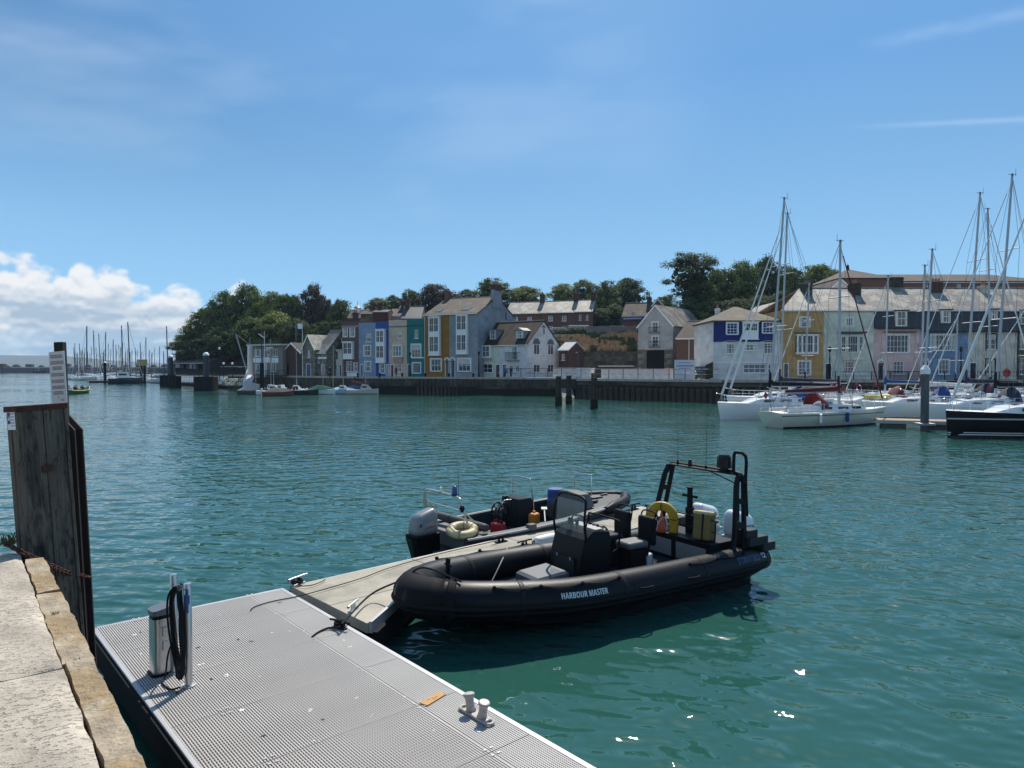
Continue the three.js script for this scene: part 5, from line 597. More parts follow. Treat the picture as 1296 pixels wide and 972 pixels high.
  win(r, o = {}) {                                                    // r in local metres; frame, glazing bars, sill, pane
    const [a, b, c, d] = r, w = c - a, h = d - b, z = o.z ?? -0.09, nc = o.n ?? 2, nr = o.m ?? 2, f = 0.07, g = [], fr = o.frame || fm.frame;
    g.push(box(f, h, 0.09, a + f / 2, b + h / 2, z), box(f, h, 0.09, c - f / 2, b + h / 2, z), box(w - 2 * f, f, 0.085, a + w / 2, d - f / 2, z), box(w - 2 * f, f, 0.085, a + w / 2, b + f / 2, z));
    const bars = o.thick ?? 0.045; for (let i = 1; i < nc; i++) g.push(box(bars, h - 2 * f, 0.06, a + w * i / nc, b + h / 2, z + 0.005)); for (let j = 1; j < nr; j++) g.push(box(w - 2 * f, j * 2 === nr ? 0.06 : 0.035, 0.056, a + w / 2, b + h * j / nr, z + 0.012));
    if (o.sill !== 0) g.push(box(w + 0.16, 0.08, 0.2, a + w / 2, b - 0.03, (o.z ?? -0.09) + 0.13));
    if (o.sur) { const s = o.sur, zz = 0.02 + z + 0.09; g.push(box(s, h + s, 0.05, a - s / 2, b + h / 2 + s / 2, zz), box(s, h + s, 0.05, c + s / 2, b + h / 2 + s / 2, zz), box(w, s, 0.048, a + w / 2, d + s / 2, zz)); }
    const m = part(o.name || 'window', g, fr, o.parent || this.t); const k = this.R(), pz = z - 0.025, dz = o.z === undefined ? 0.055 : 0.012, ct = o.z === undefined ? 0.012 : 0.003, cz = dz * 0.5; if (o.pane) { part('pane', box(w - f, h - f, 0.012, a + w / 2, b + h / 2, pz), o.pane, m); return m; }
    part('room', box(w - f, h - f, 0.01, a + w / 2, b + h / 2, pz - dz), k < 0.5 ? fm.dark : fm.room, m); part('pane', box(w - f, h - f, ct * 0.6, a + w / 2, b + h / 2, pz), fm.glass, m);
    if (k > 0.3) { const cw = w * (0.14 + 0.16 * this.R()), cm = this.R() < 0.7 ? fm.curtain : fm.curtainWarm; part('curtain', box(cw, h - f, ct, a + f / 2 + cw / 2, b + h / 2, pz - cz), cm, m); part('curtain', box(cw, h - f, ct, c - f / 2 - cw / 2, b + h / 2, pz - cz), cm, m); } else if (k > 0.16) { const bh = h * (0.2 + 0.3 * this.R()); part('blind', box(w - f, bh, ct, a + w / 2, d - f / 2 - bh / 2, pz - cz), fm.curtain, m); } return m;
  }
  wins(list) { return list.map((q) => { const r = this.rect(q.slice(0, 4)); return [r, q[4] || {}]; }); }
  openings(h, depth, mat, list, o) { const ws = this.wins(list); this.body(h, depth, mat, ws.filter(([, q]) => !q.bay && !q.flush).map(([r]) => r), o); for (const [r, q] of ws) { if (q.door) this.door(r, q); else if (q.garage) this.garage(r, q); else if (q.bay) this.bay(r, q); else this.win(r, q.flush ? { z: 0.05, ...q } : q); } return this; }
  door(r, q) { const [a, b, c, d] = r, w = c - a, h = d - b, m = part('door', [rbox(w - 0.1, h - 0.05, 0.06, 0.01, a + w / 2, b + h / 2, -0.1), box(w * 0.3, h * 0.3, 0.02, a + w * 0.32, b + h * 0.28, -0.066), box(w * 0.3, h * 0.3, 0.02, a + w * 0.68, b + h * 0.28, -0.066)], q.mat || M(q.door, 0.5), this.t); part('frame', [box(0.08, h, 0.12, a + 0.02, b + h / 2, -0.04), box(0.08, h, 0.12, c - 0.02, b + h / 2, -0.04), box(w + 0.1, 0.1, 0.118, a + w / 2, d - 0.03, -0.04)], fm.frame, m); part('handle', sph(0.035, c - 0.2, b + h * 0.48, -0.055, 6), mats.galv, m); if (q.arch) { part('arch', new THREE.TorusGeometry(w * 0.56, 0.13, 6, 18, Math.PI).translate(a + w / 2, d - 0.05, 0.03), fm.frame, m); part('fanlight', new THREE.CylinderGeometry(w * 0.5, w * 0.5, 0.03, 18, 1, false, -Math.PI / 2, Math.PI).rotateX(Math.PI / 2).translate(a + w / 2, d, 0.01), fm.pane, m); } return m; }
  garage(r, q) { const [a, b, c, d] = r; part('doorway', box(c - a - 0.04, d - b - 0.04, 0.05, (a + c) / 2, (b + d) / 2, -0.185), fm.dark, this.t); }
  bay(r, q) {                                                         // a projecting boxed window with storeys of lights
    const [a, b, c, d] = r, w = c - a, h = d - b, p = q.proj ?? 0.55, m = part('bay_window', [box(w, h, p, a + w / 2, b + h / 2, p / 2 + 0.003), box(w + 0.18, 0.12, p + 0.12, a + w / 2, d + 0.05, p / 2 + 0.07), box(w + 0.1, 0.1, p + 0.06, a + w / 2, b - 0.04, p / 2 + 0.04)], q.mat || fm.frame, this.t);
    for (const [u0, v0, u1, v1, n, k] of q.lights) { const x0 = a + w * u0, x1 = a + w * u1, y0 = b + h * v0, y1 = b + h * v1; const ng = n || 2; for (let i = 0; i < ng; i++) { const xa = lerp(x0, x1, i / ng) + 0.05, xb = lerp(x0, x1, (i + 1) / ng) - 0.05; part('pane', box(xb - xa, y1 - y0, 0.014, (xa + xb) / 2, (y0 + y1) / 2, p + 0.008), this.R() < 0.6 ? fm.pane : fm.paneMid, m); const gb = [box(0.04, y1 - y0, 0.03, xa, (y0 + y1) / 2, p + 0.02), box(0.04, y1 - y0, 0.03, xb, (y0 + y1) / 2, p + 0.02), box(xb - xa, 0.05, 0.028, (xa + xb) / 2, (y0 + y1) / 2, p + 0.02), box(xb - xa + 0.04, 0.05, 0.034, (xa + xb) / 2, y0, p + 0.02), box(xb - xa + 0.04, 0.05, 0.034, (xa + xb) / 2, y1, p + 0.02)]; if (k) for (let j = 1; j < k; j++) gb.push(box(0.025, y1 - y0, 0.026, lerp(xa, xb, j / k), (y0 + y1) / 2, p + 0.019)); part('frame', gb, fm.frame, m); } if (!q.noSide) part('pane', [box(0.014, y1 - y0, p - 0.2, c + 0.008, (y0 + y1) / 2, p / 2), box(0.014, y1 - y0, p - 0.2, a - 0.008, (y0 + y1) / 2, p / 2)][1], fm.pane, m); }
    return m;
  }
  chimney(x, z, w, d, y0, y1, mat, pots = 2) { const m = part('chimney', [uvBox(box(w, y1 - y0, d, x, (y0 + y1) / 2, -z)), uvBox(box(w + 0.14, 0.14, d + 0.14, x, y1 - 0.22, -z))], mat, this.t); for (let i = 0; i < pots; i++) part('chimney_pot', cyl(0.11, 0.14, 0.5, x + (w > d ? (i - (pots - 1) / 2) * 0.36 : 0), y1 + 0.25, -z + (w > d ? 0 : (i - (pots - 1) / 2) * 0.36), 8), M([0.36, 0.16, 0.09], 0.8), m); return m; }
  dormer(r, zf, depth, o = {}) { const [a, b, c, d] = r, w = c - a, h = d - b, m = part('dormer', [box(w + 0.16, h + 0.12, depth, (a + c) / 2, (b + d) / 2, zf - depth / 2 - 0.09)], o.mat || fm.frame, this.t); part('dormer_roof', o.flat ? box(w + 0.5, 0.12, depth + 0.3, (a + c) / 2, d + 0.12, zf - depth / 2 + 0.05) : uvBox(prism([[a - 0.25, d + 0.04], [(a + c) / 2, d + 0.04 + w * 0.36], [c + 0.25, d + 0.04]], depth + 0.25).translate(0, 0, zf - depth)), o.roof || fm.slate, m); const q = this.win(r, { z: zf - 0.05, sill: 0, parent: m, n: o.n ?? 2, m: 2 }); return m; }
  band(y0, y1, mat, z = 0.03, name = 'string_course', x0 = 0, x1 = this.w) { part(name, box(x1 - x0, y1 - y0, 0.06, (x0 + x1) / 2, (y0 + y1) / 2, z), mat, this.t); }
  balcony(r, proj = 0.45) { const [a, b, c, d] = r, g = [box(c - a, 0.06, proj, (a + c) / 2, b, proj / 2 + 0.01), box(c - a, 0.05, 0.04, (a + c) / 2, d, proj), box(0.04, 0.05, proj, a, d, proj / 2 + 0.01), box(0.04, 0.05, proj, c, d, proj / 2 + 0.01)]; for (let x = a; x <= c + 0.01; x += 0.14) g.push(box(0.022, d - b, 0.022, x, (b + d) / 2, proj)); part('balcony', g, fm.iron, this.t); }
  pipe(x, y1, mat = fm.iron) { part('downpipe', bar([x, 0, 0.07], [x, y1, 0.07], 0.045, 6), mat, this.t); }
}
const row = (px) => { const k = (px - 648) / 898, t = (-13.5 - k * 111.2) / (0.9 + k * 0.43); return [px, 111.2 + 0.43 * t]; };
{
  const sash = { n: 2, m: 2 }, six = { n: 3, m: 4 };
  let h = new House('terrace_house', 'narrow purple brown brick terrace house with white bay, left end of the pastel terrace', row(433), row(454.3));
  h.openings(h.H(444, 406.3), 9, M([0.75, 0.88, 1.0], 0.9, { map: rep(tBrick, 0.42) }), [[434.6, 414, 439.4, 426.4, { ...sash, sur: 0.12 }], [443.2, 413.6, 448.6, 426.4, { ...sash, sur: 0.12 }], [436.3, 433, 448.3, 454, { bay: 1, lights: [[0.06, 0.30, 0.94, 0.95, 2, 2]] }], [438.2, 457, 445.5, 470, { n: 3, m: 3 }], [447, 458.5, 452.6, 470, { n: 3, m: 2 }]]); h.band(8.2, 8.5, M([0.3, 0.25, 0.24], 0.9)); h.band(0.1, 0.75, fm.frame, 0.03, 'plinth', 1.0); h.chimney(0.5, 3, 0.8, 0.6, h.h - 0.3, h.h + 1.6, fm.brickDark);
  part('parapet', box(h.w, 0.25, 0.4, h.w / 2, h.h + 0.12, -0.15), fm.brickDark, h.t);
  h = new House('terrace_house', 'pale blue painted terrace house, second in the pastel terrace', row(454.3), row(475.6));
  h.openings(h.H(465, 408.6), 9, plaster([0.20, 0.30, 0.46]), [[463, 421.7, 469.8, 432.8, { n: 4, m: 2 }], [460.8, 437.2, 469.2, 450.6, { n: 2, m: 2, sur: 0.1 }], [461.9, 457.6, 469.2, 470.2, { n: 2, m: 2, sur: 0.1 }], [455.8, 461, 459.6, 476.3, { door: [0.09, 0.15, 0.26] }]]); h.band(8.4, 8.62, plaster([0.24, 0.34, 0.5])); h.band(3.1, 3.35, plaster([0.24, 0.34, 0.5]));
  h = new House('terrace_house', 'royal blue terrace house with tall white two storey bay', row(475.6), row(492.3));
  h.openings(h.H(484, 407), 9, plaster([0.022, 0.085, 0.31]), [[477.8, 417.2, 488.6, 458.6, { bay: 1, lights: [[0.08, 0.62, 0.92, 0.96, 2, 2], [0.08, 0.14, 0.92, 0.5, 2, 2]] }], [480.6, 460.2, 486.6, 472.4, { n: 2, m: 2, sur: 0.1 }], [488.4, 461, 491.8, 477, { door: [0.3, 0.32, 0.35] }]]);
  h = new House('terrace_house', 'cream terrace house with dark red door and pink panel below its bay', row(492.3), row(515));
  h.openings(h.H(503, 405), 9, plaster([0.52, 0.45, 0.37]), [[503.8, 418.8, 508.2, 428.3, sash], [498.9, 437.6, 510.2, 451.2, { bay: 1, proj: 0.4, lights: [[0.05, 0.05, 0.95, 0.97, 3, 2]] }], [502.8, 460.4, 507.8, 470.8, sash], [494.4, 461, 498.4, 477, { door: [0.16, 0.015, 0.02] }]]); h.band(8.0, 8.2, M([0.2, 0.17, 0.15], 0.8)); const pk = h.rect([499.4, 452, 509.8, 458.8]); part('pink_panel', box(pk[2] - pk[0], pk[3] - pk[1], 0.34, (pk[0] + pk[2]) / 2, (pk[1] + pk[3]) / 2, 0.175), plaster([0.42, 0.30, 0.27]), h.t);
  h = new House('terrace_house', 'teal green terrace house beside the mustard house', row(515), row(536.6));
  h.openings(h.H(526, 403.3), 9, plaster([0.012, 0.17, 0.17]), [[524.8, 417.4, 529.2, 428.3, sash], [521, 436, 532.2, 452.4, { n: 3, m: 3, sur: 0.16 }], [522.2, 459.4, 532.2, 472.2, { n: 1, m: 1, sur: 0.14, pane: fm.paneLight }], [515.6, 460.6, 519.6, 477.4, { door: [0.06, 0.09, 0.13] }]]); h.band(8.05, 8.3, M([0.01, 0.10, 0.11], 0.8)); h.band(3.0, 3.2, fm.frame, 0.03, 'cornice', 0.9);
  // white cottage and stone cottage further left
  h = new House('white_cottage', 'small white cottage with brown roof left of the purple brown house', row(412.8), row(433)); h.openings(h.H(423, 441.8), 6.5, plaster([0.6, 0.61, 0.62]), [[420.2, 444.4, 427.6, 455.4, { n: 3, m: 3 }], [421, 461.4, 426, 469, { n: 2, m: 2 }], [429.4, 461, 432.4, 476, { door: [0.07, 0.11, 0.16] }]], { rise: 3.0 }); h.gableRoof(3.0, fm.brown); h.dormer(h.rect([427.6, 428.6, 431.6, 435]), -0.9, 1.4, {});
  h = new House('stone_cottage', 'old stone cottage with pale lichened slate roof and blue door', [382.5, 120], [398.6, 117.6]); h.openings(h.H(390, 442.3), 7.5, fm.stone, [[387.6, 460.4, 393.4, 476, { door: [0.03, 0.07, 0.17] }], [389.4, 443.4, 392.6, 452.6, sash]], { apex: h.H(390.5, 424.5) }); h.frontGableRoof(h.H(390.5, 424.5), fm.slate);
  h = new House('stone_cottage', 'long stone range with lichened slate roof joining the gabled cottage', [398.8, 118.4], [413.5, 117]); h.openings(h.H(405, 446), 7, fm.stone, [[401, 452, 404.4, 459, sash], [407, 461, 410.4, 474, { door: [0.15, 0.14, 0.12] }]], { rise: 3.6 }); h.gableRoof(3.6, fm.slate); h.band(3.0, 3.3, fm.frame, 0.04, 'fascia');
  h = new House('brick_store', 'dark brown brick store between harbour office and stone cottage', [357, 123], [381, 121]); h.openings(h.H(368, 447), 8, fm.brickDark, [[361, 460, 366, 474, { garage: 1 }]], { apex: h.H(369, 434.5) }); h.frontGableRoof(h.H(369, 434.5), fm.brown);
  h = new House('harbour_office', 'two storey flat roofed harbour office with white panels and balcony', [319.5, 126], [358, 122]); h.openings(h.H(338, 437.6), 8, M([0.22, 0.19, 0.17], 0.8), [[322, 442, 330, 451, { n: 3, m: 1 }], [334.5, 441.5, 341.5, 452.5, { n: 2, m: 1 }], [345, 441.5, 352, 451, { n: 2, m: 1 }], [333, 460, 337.4, 475.6, { door: [0.5, 0.5, 0.5] }], [322.5, 460.5, 330, 472, { n: 3, m: 1 }], [342.4, 459, 349.4, 470, { n: 2, m: 1 }]]);
  part('flat_roof', box(h.w + 1.0, 0.25, 9.2, h.w / 2, h.h + 0.14, -3.7), M([0.55, 0.54, 0.52], 0.7), h.t); for (const q of [[321, 452.8, 331, 459], [334, 453, 342, 459], [344, 452.8, 352.5, 459]]) { const r = h.rect(q); part('white_panel', box(r[2] - r[0], r[3] - r[1], 0.08, (r[0] + r[2]) / 2, (r[1] + r[3]) / 2, 0.045), fm.frame, h.t); } { const r = h.rect([337, 439, 346, 441.4]); part('sign', box(r[2] - r[0], r[3] - r[1], 0.06, (r[0] + r[2]) / 2, (r[1] + r[3]) / 2, 0.05), fm.frame, h.t); } h.balcony(h.rect([333, 468.5, 366, 475]), 2.2);
  h = new House('boat_store', 'low dark boathouse with shallow pale roof at the left end of the quay', [216, 152], [262, 146]); h.openings(h.H(240, 459), 9, M([0.09, 0.09, 0.095], 0.8), [[222, 461, 227, 472, { n: 1, m: 2 }], [232, 461, 236, 472, { garage: 1 }], [240, 461, 247, 470, { n: 3, m: 1 }], [250, 461, 257, 472, { garage: 1 }]], { rise: 1.3 }); h.gableRoof(1.3, M([0.22, 0.18, 0.15], 0.8, { map: rep(mottle, 0.3) }), { over: 0.7, verge: 0.4 });
  h = new House('brick_boathouse', 'low red brown boathouse under the trees left of the harbour office', [282, 148], [318, 142]); h.openings(h.H(300, 463), 7, fm.brickDark, [[287, 465, 293, 473, { garage: 1 }], [300, 465, 306, 471, sash]], { rise: 1.7 }); h.gableRoof(1.7, fm.brown, { over: 0.5 });
  // mustard and grey tall pair
  const pt = [537, 111.2], pb = [604.8, 107], pmx = [568.9, 109.15];
  h = new House('tall_house', 'tall mustard yellow house with white two storey bay and arched door', pt, pmx); const eh = 9.72;
  h.openings(eh, 13, plaster([0.27, 0.135, 0.02]), [[544.7, 401.2, 558.2, 449.6, { bay: 1, lights: [[0.08, 0.62, 0.92, 0.97, 2, 2], [0.08, 0.10, 0.92, 0.48, 2, 2]] }], [545.6, 454.6, 558, 469.6, { n: 3, m: 2, sur: 0.18 }], [563.4, 456, 568.4, 477, { door: [0.12, 0.10, 0.08], arch: 1 }]], { rise: 2.95 }); h.gableRoof(2.95, fm.tile, { over: 0.25 }); { const sk = (hh, u, z0, z1) => part('skylight', rot(box(1.1, 0.06, z1 - z0), Math.atan2(2.95, 6.5), 0, 0).translate(u, hh.ry((z0 + z1) / 2) + 0.17, -(z0 + z1) / 2), fm.paneLight, hh.roofMesh); sk(h, 2.0, 0.7, 1.9); } h.pipe(0.15, eh, fm.frame); h.chimney(0.4, 6.5, 0.7, 1.1, eh + 2.2, eh + 4.3, fm.brick, 2);
  h = new House('tall_house', 'tall blue grey house with broad plain gable end and chimney', pmx, pb);
  h.openings(eh, 13, plaster([0.245, 0.285, 0.35]), [[579.3, 398.2, 592.8, 448, { bay: 1, lights: [[0.08, 0.62, 0.92, 0.97, 2, 2], [0.08, 0.10, 0.92, 0.48, 2, 2]] }], [580.2, 454.4, 595.2, 469.8, { n: 3, m: 2, sur: 0.2 }], [570.6, 456, 575.8, 477, { door: [0.03, 0.05, 0.10], arch: 1 }]], { rise: 2.95 }); h.gableRoof(2.95, fm.tile, { over: 0.25, verge: 0.08 }); { const z0 = 0.9, z1 = 2.1; part('skylight', rot(box(1.4, 0.06, z1 - z0), Math.atan2(2.95, 6.5), 0, 0).translate(2.2, h.ry((z0 + z1) / 2) + 0.17, -(z0 + z1) / 2), fm.paneLight, h.roofMesh); }
  part('gable_stack', uvBox(rot(prism([[4.2, eh + 1.2], [8.8, eh + 1.2], [7.9, eh + 2.6], [7.7, eh + 4.1], [5.3, eh + 4.1], [5.1, eh + 2.6]], 0.6), 0, Math.PI / 2, 0).translate(h.w - 0.5, 0, 0)), h.wallMat, h.t); h.chimney(h.w - 0.2, 6.5, 0.7, 2.3, eh + 4.0, eh + 4.9, fm.brickDark, 4);
  part('skylight', rot(box(0.5, 1.2, 0.05), 0, Math.PI / 2, 0).translate(h.w + 0.03, 9.9, -9.6), fm.paneLight, h.t);
  // cottages with dormers and end gable
  const cB = V(2.19, 2.42, -103.6), cA = V(-5.24, 2.42, -109.5), sp = 0.455, cM = cA.clone().lerp(cB, sp), pxOf = (v) => [648 + v.x / -v.z * 898, -v.z];
  h = new House('cottage', 'pale green cottage with dormer and bay, beside the tall grey house', pxOf(cA), pxOf(cM)); h.openings(4.97, 8.25, plaster([0.52, 0.60, 0.55]), [[609, 438, 622.6, 452.6, { bay: 1, proj: 0.5, lights: [[0.05, 0.08, 0.95, 0.97, 3, 2]] }], [610.8, 460.6, 623, 471.6, { n: 2, m: 2, sur: 0.12 }], [627.2, 461, 633, 477.6, { door: [0.10, 0.05, 0.04] }]], { rise: 3.5 }); h.gableRoof(3.5, fm.brown); h.dormer([1.9, 5.9, 3.0, 7.2], -0.55, 1.8, { flat: 1, mat: M([0.25, 0.25, 0.27], 0.7) }); h.band(2.6, 2.8, plaster([0.4, 0.5, 0.46]), 0.05, 'string_course', 0.3, 3.0);
  h = new House('cottage', 'white cottage with dormer, iron balcony and gable end with arched windows', pxOf(cM), pxOf(cB)); h.openings(4.97, 8.25, plaster([0.62, 0.64, 0.68]), [[647, 438.4, 654.8, 455.8, { n: 2, m: 3, sur: 0.1 }], [635.8, 461, 641, 477, { door: [0.06, 0.09, 0.16] }], [645, 462, 649.6, 471, sash], [652, 462, 657, 471, sash]], { rise: 3.5 }); h.gableRoof(3.5, fm.brown, { verge: 0.12 }); h.dormer(h.rect([653, 417.4, 661.4, 427]).map((v, i) => (i % 2 ? v - 0.1 : v - 0.35)), -0.5, 1.9, { mat: M([0.25, 0.25, 0.27], 0.7) }); h.balcony(h.rect([641.4, 446, 658, 456.6]));
  { const g = new THREE.Group(); /* gable windows stand on the end wall, which faces local +x */ const put = (nm, zc, y0, y1, w, arch) => { const f = [box(0.06, y1 - y0, 0.07, 0.02, (y0 + y1) / 2, -w / 2), box(0.06, y1 - y0, 0.07, 0.02, (y0 + y1) / 2, w / 2), box(0.06, y1 - y0, 0.06, 0.022, (y0 + y1) / 2, 0), box(0.062, 0.07, w, 0.02, y1, 0), box(0.16, 0.09, w + 0.3, 0.06, y0 - 0.03, 0)]; const m = part(nm, f, fm.frame, h.t); m.position.set(h.w, 0, -zc); part('pane', box(0.02, y1 - y0, w - 0.06, 0.012, (y0 + y1) / 2, 0), fm.paneMid, m); if (arch) part('arch_panel', new THREE.CylinderGeometry(w * 0.62, w * 0.62, 0.09, 20, 1, false, 0, Math.PI).rotateZ(Math.PI / 2).rotateX(Math.PI / 2).rotateX(Math.PI / 2).rotateX(Math.PI).translate(0.045, y1 + 0.04, 0), M([0.10, 0.12, 0.15], 0.7), m); }; put('window', 2.3, 3.55, 5.0, 1.35, 1); put('window', 5.9, 3.55, 5.0, 1.35, 1); put('window', 4.12, 6.5, 7.5, 0.6, 1); put('window', 2.3, 0.9, 2.0, 1.5, 0); put('window', 5.9, 0.9, 2.0, 1.5, 0); }
  h = new House('lean_to', 'brown brick lean to with pale roof at the end of the white cottage', [708, 108.5], [719.6, 107.4]); h.openings(h.H(714, 443), 4, fm.brickDark, [[711, 448, 715, 456, sash]], { rise: 1.2 }); h.gableRoof(1.2, M([0.5, 0.49, 0.47], 0.7), { verge: 0.2 });
  h = new House('grey_shed', 'dark grey shed with shutter between lean to and stone wall', [720, 109.5], [731.5, 109]); h.openings(h.H(726, 446), 3.5, M([0.08, 0.085, 0.10], 0.7), [[722, 450, 729.5, 466, { garage: 1 }]], { rise: 0.5 }); h.gableRoof(0.5, fm.darkSlate);
  // grey boathouse, brick store, blue and white house
  h = new House('gabled_boathouse', 'pale grey clad boathouse with tall gable, two balconies and dark doorway', [807.5, 107], [851.5, 103.6]); h.openings(h.H(808, 413.8), 12, plaster([0.36, 0.39, 0.42]), [[825, 407.4, 833, 421.4, { n: 2, m: 3, sur: 0.1 }], [825.4, 425.4, 833, 439.4, { n: 2, m: 3, sur: 0.1 }], [817.6, 442.6, 841.2, 474, { garage: 1 }]], { apex: h.H(829.5, 386.8) }); h.frontGableRoof(h.H(829.5, 386.8), M([0.62, 0.61, 0.58], 0.7, { map: rep(tSlate, 0.16) })); h.balcony(h.rect([822.2, 414, 835.4, 421.6])); h.balcony(h.rect([822.2, 432, 835.4, 439.6]));
  for (const q of [[807.6, 442.5, 817.4, 476], [841.4, 442.5, 851.3, 476]]) { const r = h.rect(q); part('stone_pier', uvBox(box(r[2] - r[0], r[3] + 0.1, 0.16, (r[0] + r[2]) / 2, (r[3] - 0.1) / 2, 0.082)), fm.stone, h.t); }
  h = new House('brick_garage', 'brown brick building with tiled roof and garage beside the blue and white house', [855.6, 101], [903, 98]); h.openings(h.H(880, 427.2), 9, M([0.72, 0.76, 0.78], 0.9, { map: rep(tBrick, 0.42) }), [[888.2, 424, 898.2, 437.4, { n: 3, m: 2, sur: 0.1 }], [880.8, 442.6, 902, 476, { garage: 1 }]], { rise: 2.4 }); h.gableRoof(2.4, fm.brown, { over: 0.3 }); h.band(h.h - 0.25, h.h - 0.05, fm.frame); h.pipe(1.9, h.h, fm.frame);
  h = new House('quay_house', 'blue and white house with hipped roof at the corner of the quay', [903, 84], [987, 84]); h.openings(h.H(940, 406), 9, plaster([0.60, 0.62, 0.66]), [[919.6, 409, 933, 423.2, { ...six, sur: 0.14, flush: 1 }], [939, 408, 959, 429, { bay: 1, proj: 0.3, noSide: 1, lights: [[0.06, 0.5, 0.94, 0.92, 2, 3]] }], [965, 408, 978, 421.6, { ...six, sur: 0.14, flush: 1 }], [919, 435, 930, 447.5, six], [940.4, 435.8, 958.4, 443.4, { n: 4, m: 2 }], [967.4, 434, 979.2, 447.5, six], [941, 460.8, 969, 472, { n: 4, m: 2, pane: fm.paneLight }], [971.6, 461, 979.4, 472.6, { n: 2, m: 2 }]]); h.hipRoof(2.0, fm.tile, { inset: 3.7 });
  { const y = h.H(940, 432.8), x1 = h.L(979.8, 420).x; part('blue_cladding', uvBox(box(x1 + 0.04, h.h - y - 0.02, 0.05, x1 / 2 - 0.02, (h.h + y) / 2, 0.028)), plaster([0.012, 0.022, 0.16]), h.t); part('string_course', box(h.w, 0.12, 0.1, h.w / 2, h.H(940, 458.6), 0.04), fm.frame, h.t); part('ring_trim', new THREE.TorusGeometry(0.42, 0.09, 8, 22).translate(h.L(925.5, 467.5).x, h.L(925.5, 467.5).y, 0.06), M([0.5, 0.52, 0.55], 0.6), h.t); for (const q of [[925, 433.6, 2.2], [973, 432.6, 2.2]]) part('arch_head', new THREE.TorusGeometry(1.05, 0.08, 6, 14, Math.PI).scale(1, 0.3, 1).translate(h.L(q[0], 434.6).x, h.L(q[0], 434.6).y, 0.06), fm.frame, h.t); h.chimney(2.3, 6.5, 0.5, 0.5, h.h + 0.8, h.h + 2.0, fm.frame, 1); }
  h = new House('rear_house', 'white gabled house end behind the blue and white house', [962, 98], [1000, 98], 4); h.body(h.H(980, 396), 8, plaster([0.58, 0.58, 0.6]), [], { apex: h.H(981, 383.5) }); h.frontGableRoof(h.H(981, 383.5), fm.slate);
  // right hand terrace, facing straight across the water
  const T = 84, six2 = { n: 3, m: 4, sur: 0.1 };
  const terr = (lab, x0, x1, mat, list, o = {}) => { const hh = new House('quay_terrace_house', lab, [x0, T], [x1, T]); hh.openings(hh.H((x0 + x1) / 2, o.eave ?? 393), 10, mat, list, { rise: o.hipL ? 0 : 3.0 }); hh.gableRoof(3.0, o.roof || fm.slate, { over: 0.2, hipL: o.hipL }); return hh; };
  h = terr('ochre yellow terrace house with white bay, left end of the right terrace', 987, 1042, plaster([0.44, 0.30, 0.125]), [[1012.4, 401.6, 1024.8, 413.7, six2], [1006.4, 424, 1034, 447.2, { bay: 1, proj: 0.5, lights: [[0.05, 0.06, 0.22, 0.95, 1, 2], [0.26, 0.06, 0.74, 0.95, 1, 4], [0.78, 0.06, 0.95, 0.95, 1, 2]] }], [1010.6, 457.4, 1025, 474.6, { n: 3, m: 4, sur: 0.16, pane: fm.paneLight }], [991.6, 459.6, 998, 481.6, { door: [0.10, 0.08, 0.06] }]], { hipL: 4.2 }); { const r = h.rect([1005, 422, 1036, 424]); part('bay_canopy', box(r[2] - r[0], 0.14, 0.75, (r[0] + r[2]) / 2, r[3], 0.38), fm.darkSlate, h.t); const q = h.rect([1005.4, 448, 1035, 450.5]); part('bay_base', box(q[2] - q[0], q[3] - q[1], 0.5, (q[0] + q[2]) / 2, (q[1] + q[3]) / 2, 0.255), h.wallMat, h.t); } h.chimney(h.w - 0.45, 4, 0.85, 1.6, h.h + 1.5, h.h + 3.5, M([0.33, 0.29, 0.25], 0.9, { map: rep(tStone, 0.3) }), 3);
  h = terr('mint green terrace house with dark cornice over its bay', 1042, 1105, plaster([0.52, 0.61, 0.58]), [[1071, 402.3, 1079.8, 412.4, six2], [1061.6, 425.2, 1090.4, 446.4, { bay: 1, proj: 0.5, mat: plaster([0.52, 0.61, 0.58]), lights: [[0.02, 0.06, 0.22, 0.95, 1, 2], [0.30, 0.04, 0.74, 0.97, 1, 4], [0.80, 0.06, 0.98, 0.95, 1, 2]] }], [1069.4, 457.6, 1081, 472.4, { n: 3, m: 4, pane: M([0.28, 0.20, 0.18], 0.7) }], [1044.4, 459.6, 1052.8, 481.6, { door: [0.015, 0.02, 0.03] }]]); { const r = h.rect([1060, 420.4, 1094, 422.4]); part('bay_canopy', box(r[2] - r[0], 0.16, 0.75, (r[0] + r[2]) / 2, r[3] - 0.05, 0.38), fm.darkSlate, h.t); const q = h.rect([1062, 447, 1092, 455.6]); part('bay_base', box(q[2] - q[0], q[3] - q[1], 0.46, (q[0] + q[2]) / 2, (q[1] + q[3]) / 2, 0.235), h.wallMat, h.t); } h.band(h.h - 0.18, h.h - 0.02, M([0.16, 0.22, 0.21], 0.8), 0.06, 'cornice'); h.chimney(h.w - 0.4, 4, 0.9, 1.6, h.h + 1.5, h.h + 3.6, M([0.33, 0.29, 0.25], 0.9, { map: rep(tStone, 0.3) }), 3);
  const mans = (hh, y0px) => { const y0 = hh.H(1150, y0px), y1 = hh.h + 0.05; part('mansard_front', uvBox(rot(prism([[-0.42, y0], [-0.02, y1], [0.2, y1], [0.2, y0]], hh.w - 0.02), 0, Math.PI / 2, 0).translate(0.01, 0, 0)), fm.darkSlate, hh.t); part('mansard_gutter', box(hh.w - 0.03, 0.12, 0.16, hh.w / 2, y0 - 0.05, 0.42), fm.iron, hh.t); };
  const darkWin = (hh, r, z) => hh.dormer(hh.rect(r), z, 0.7, { flat: 1, roof: fm.darkSlate });
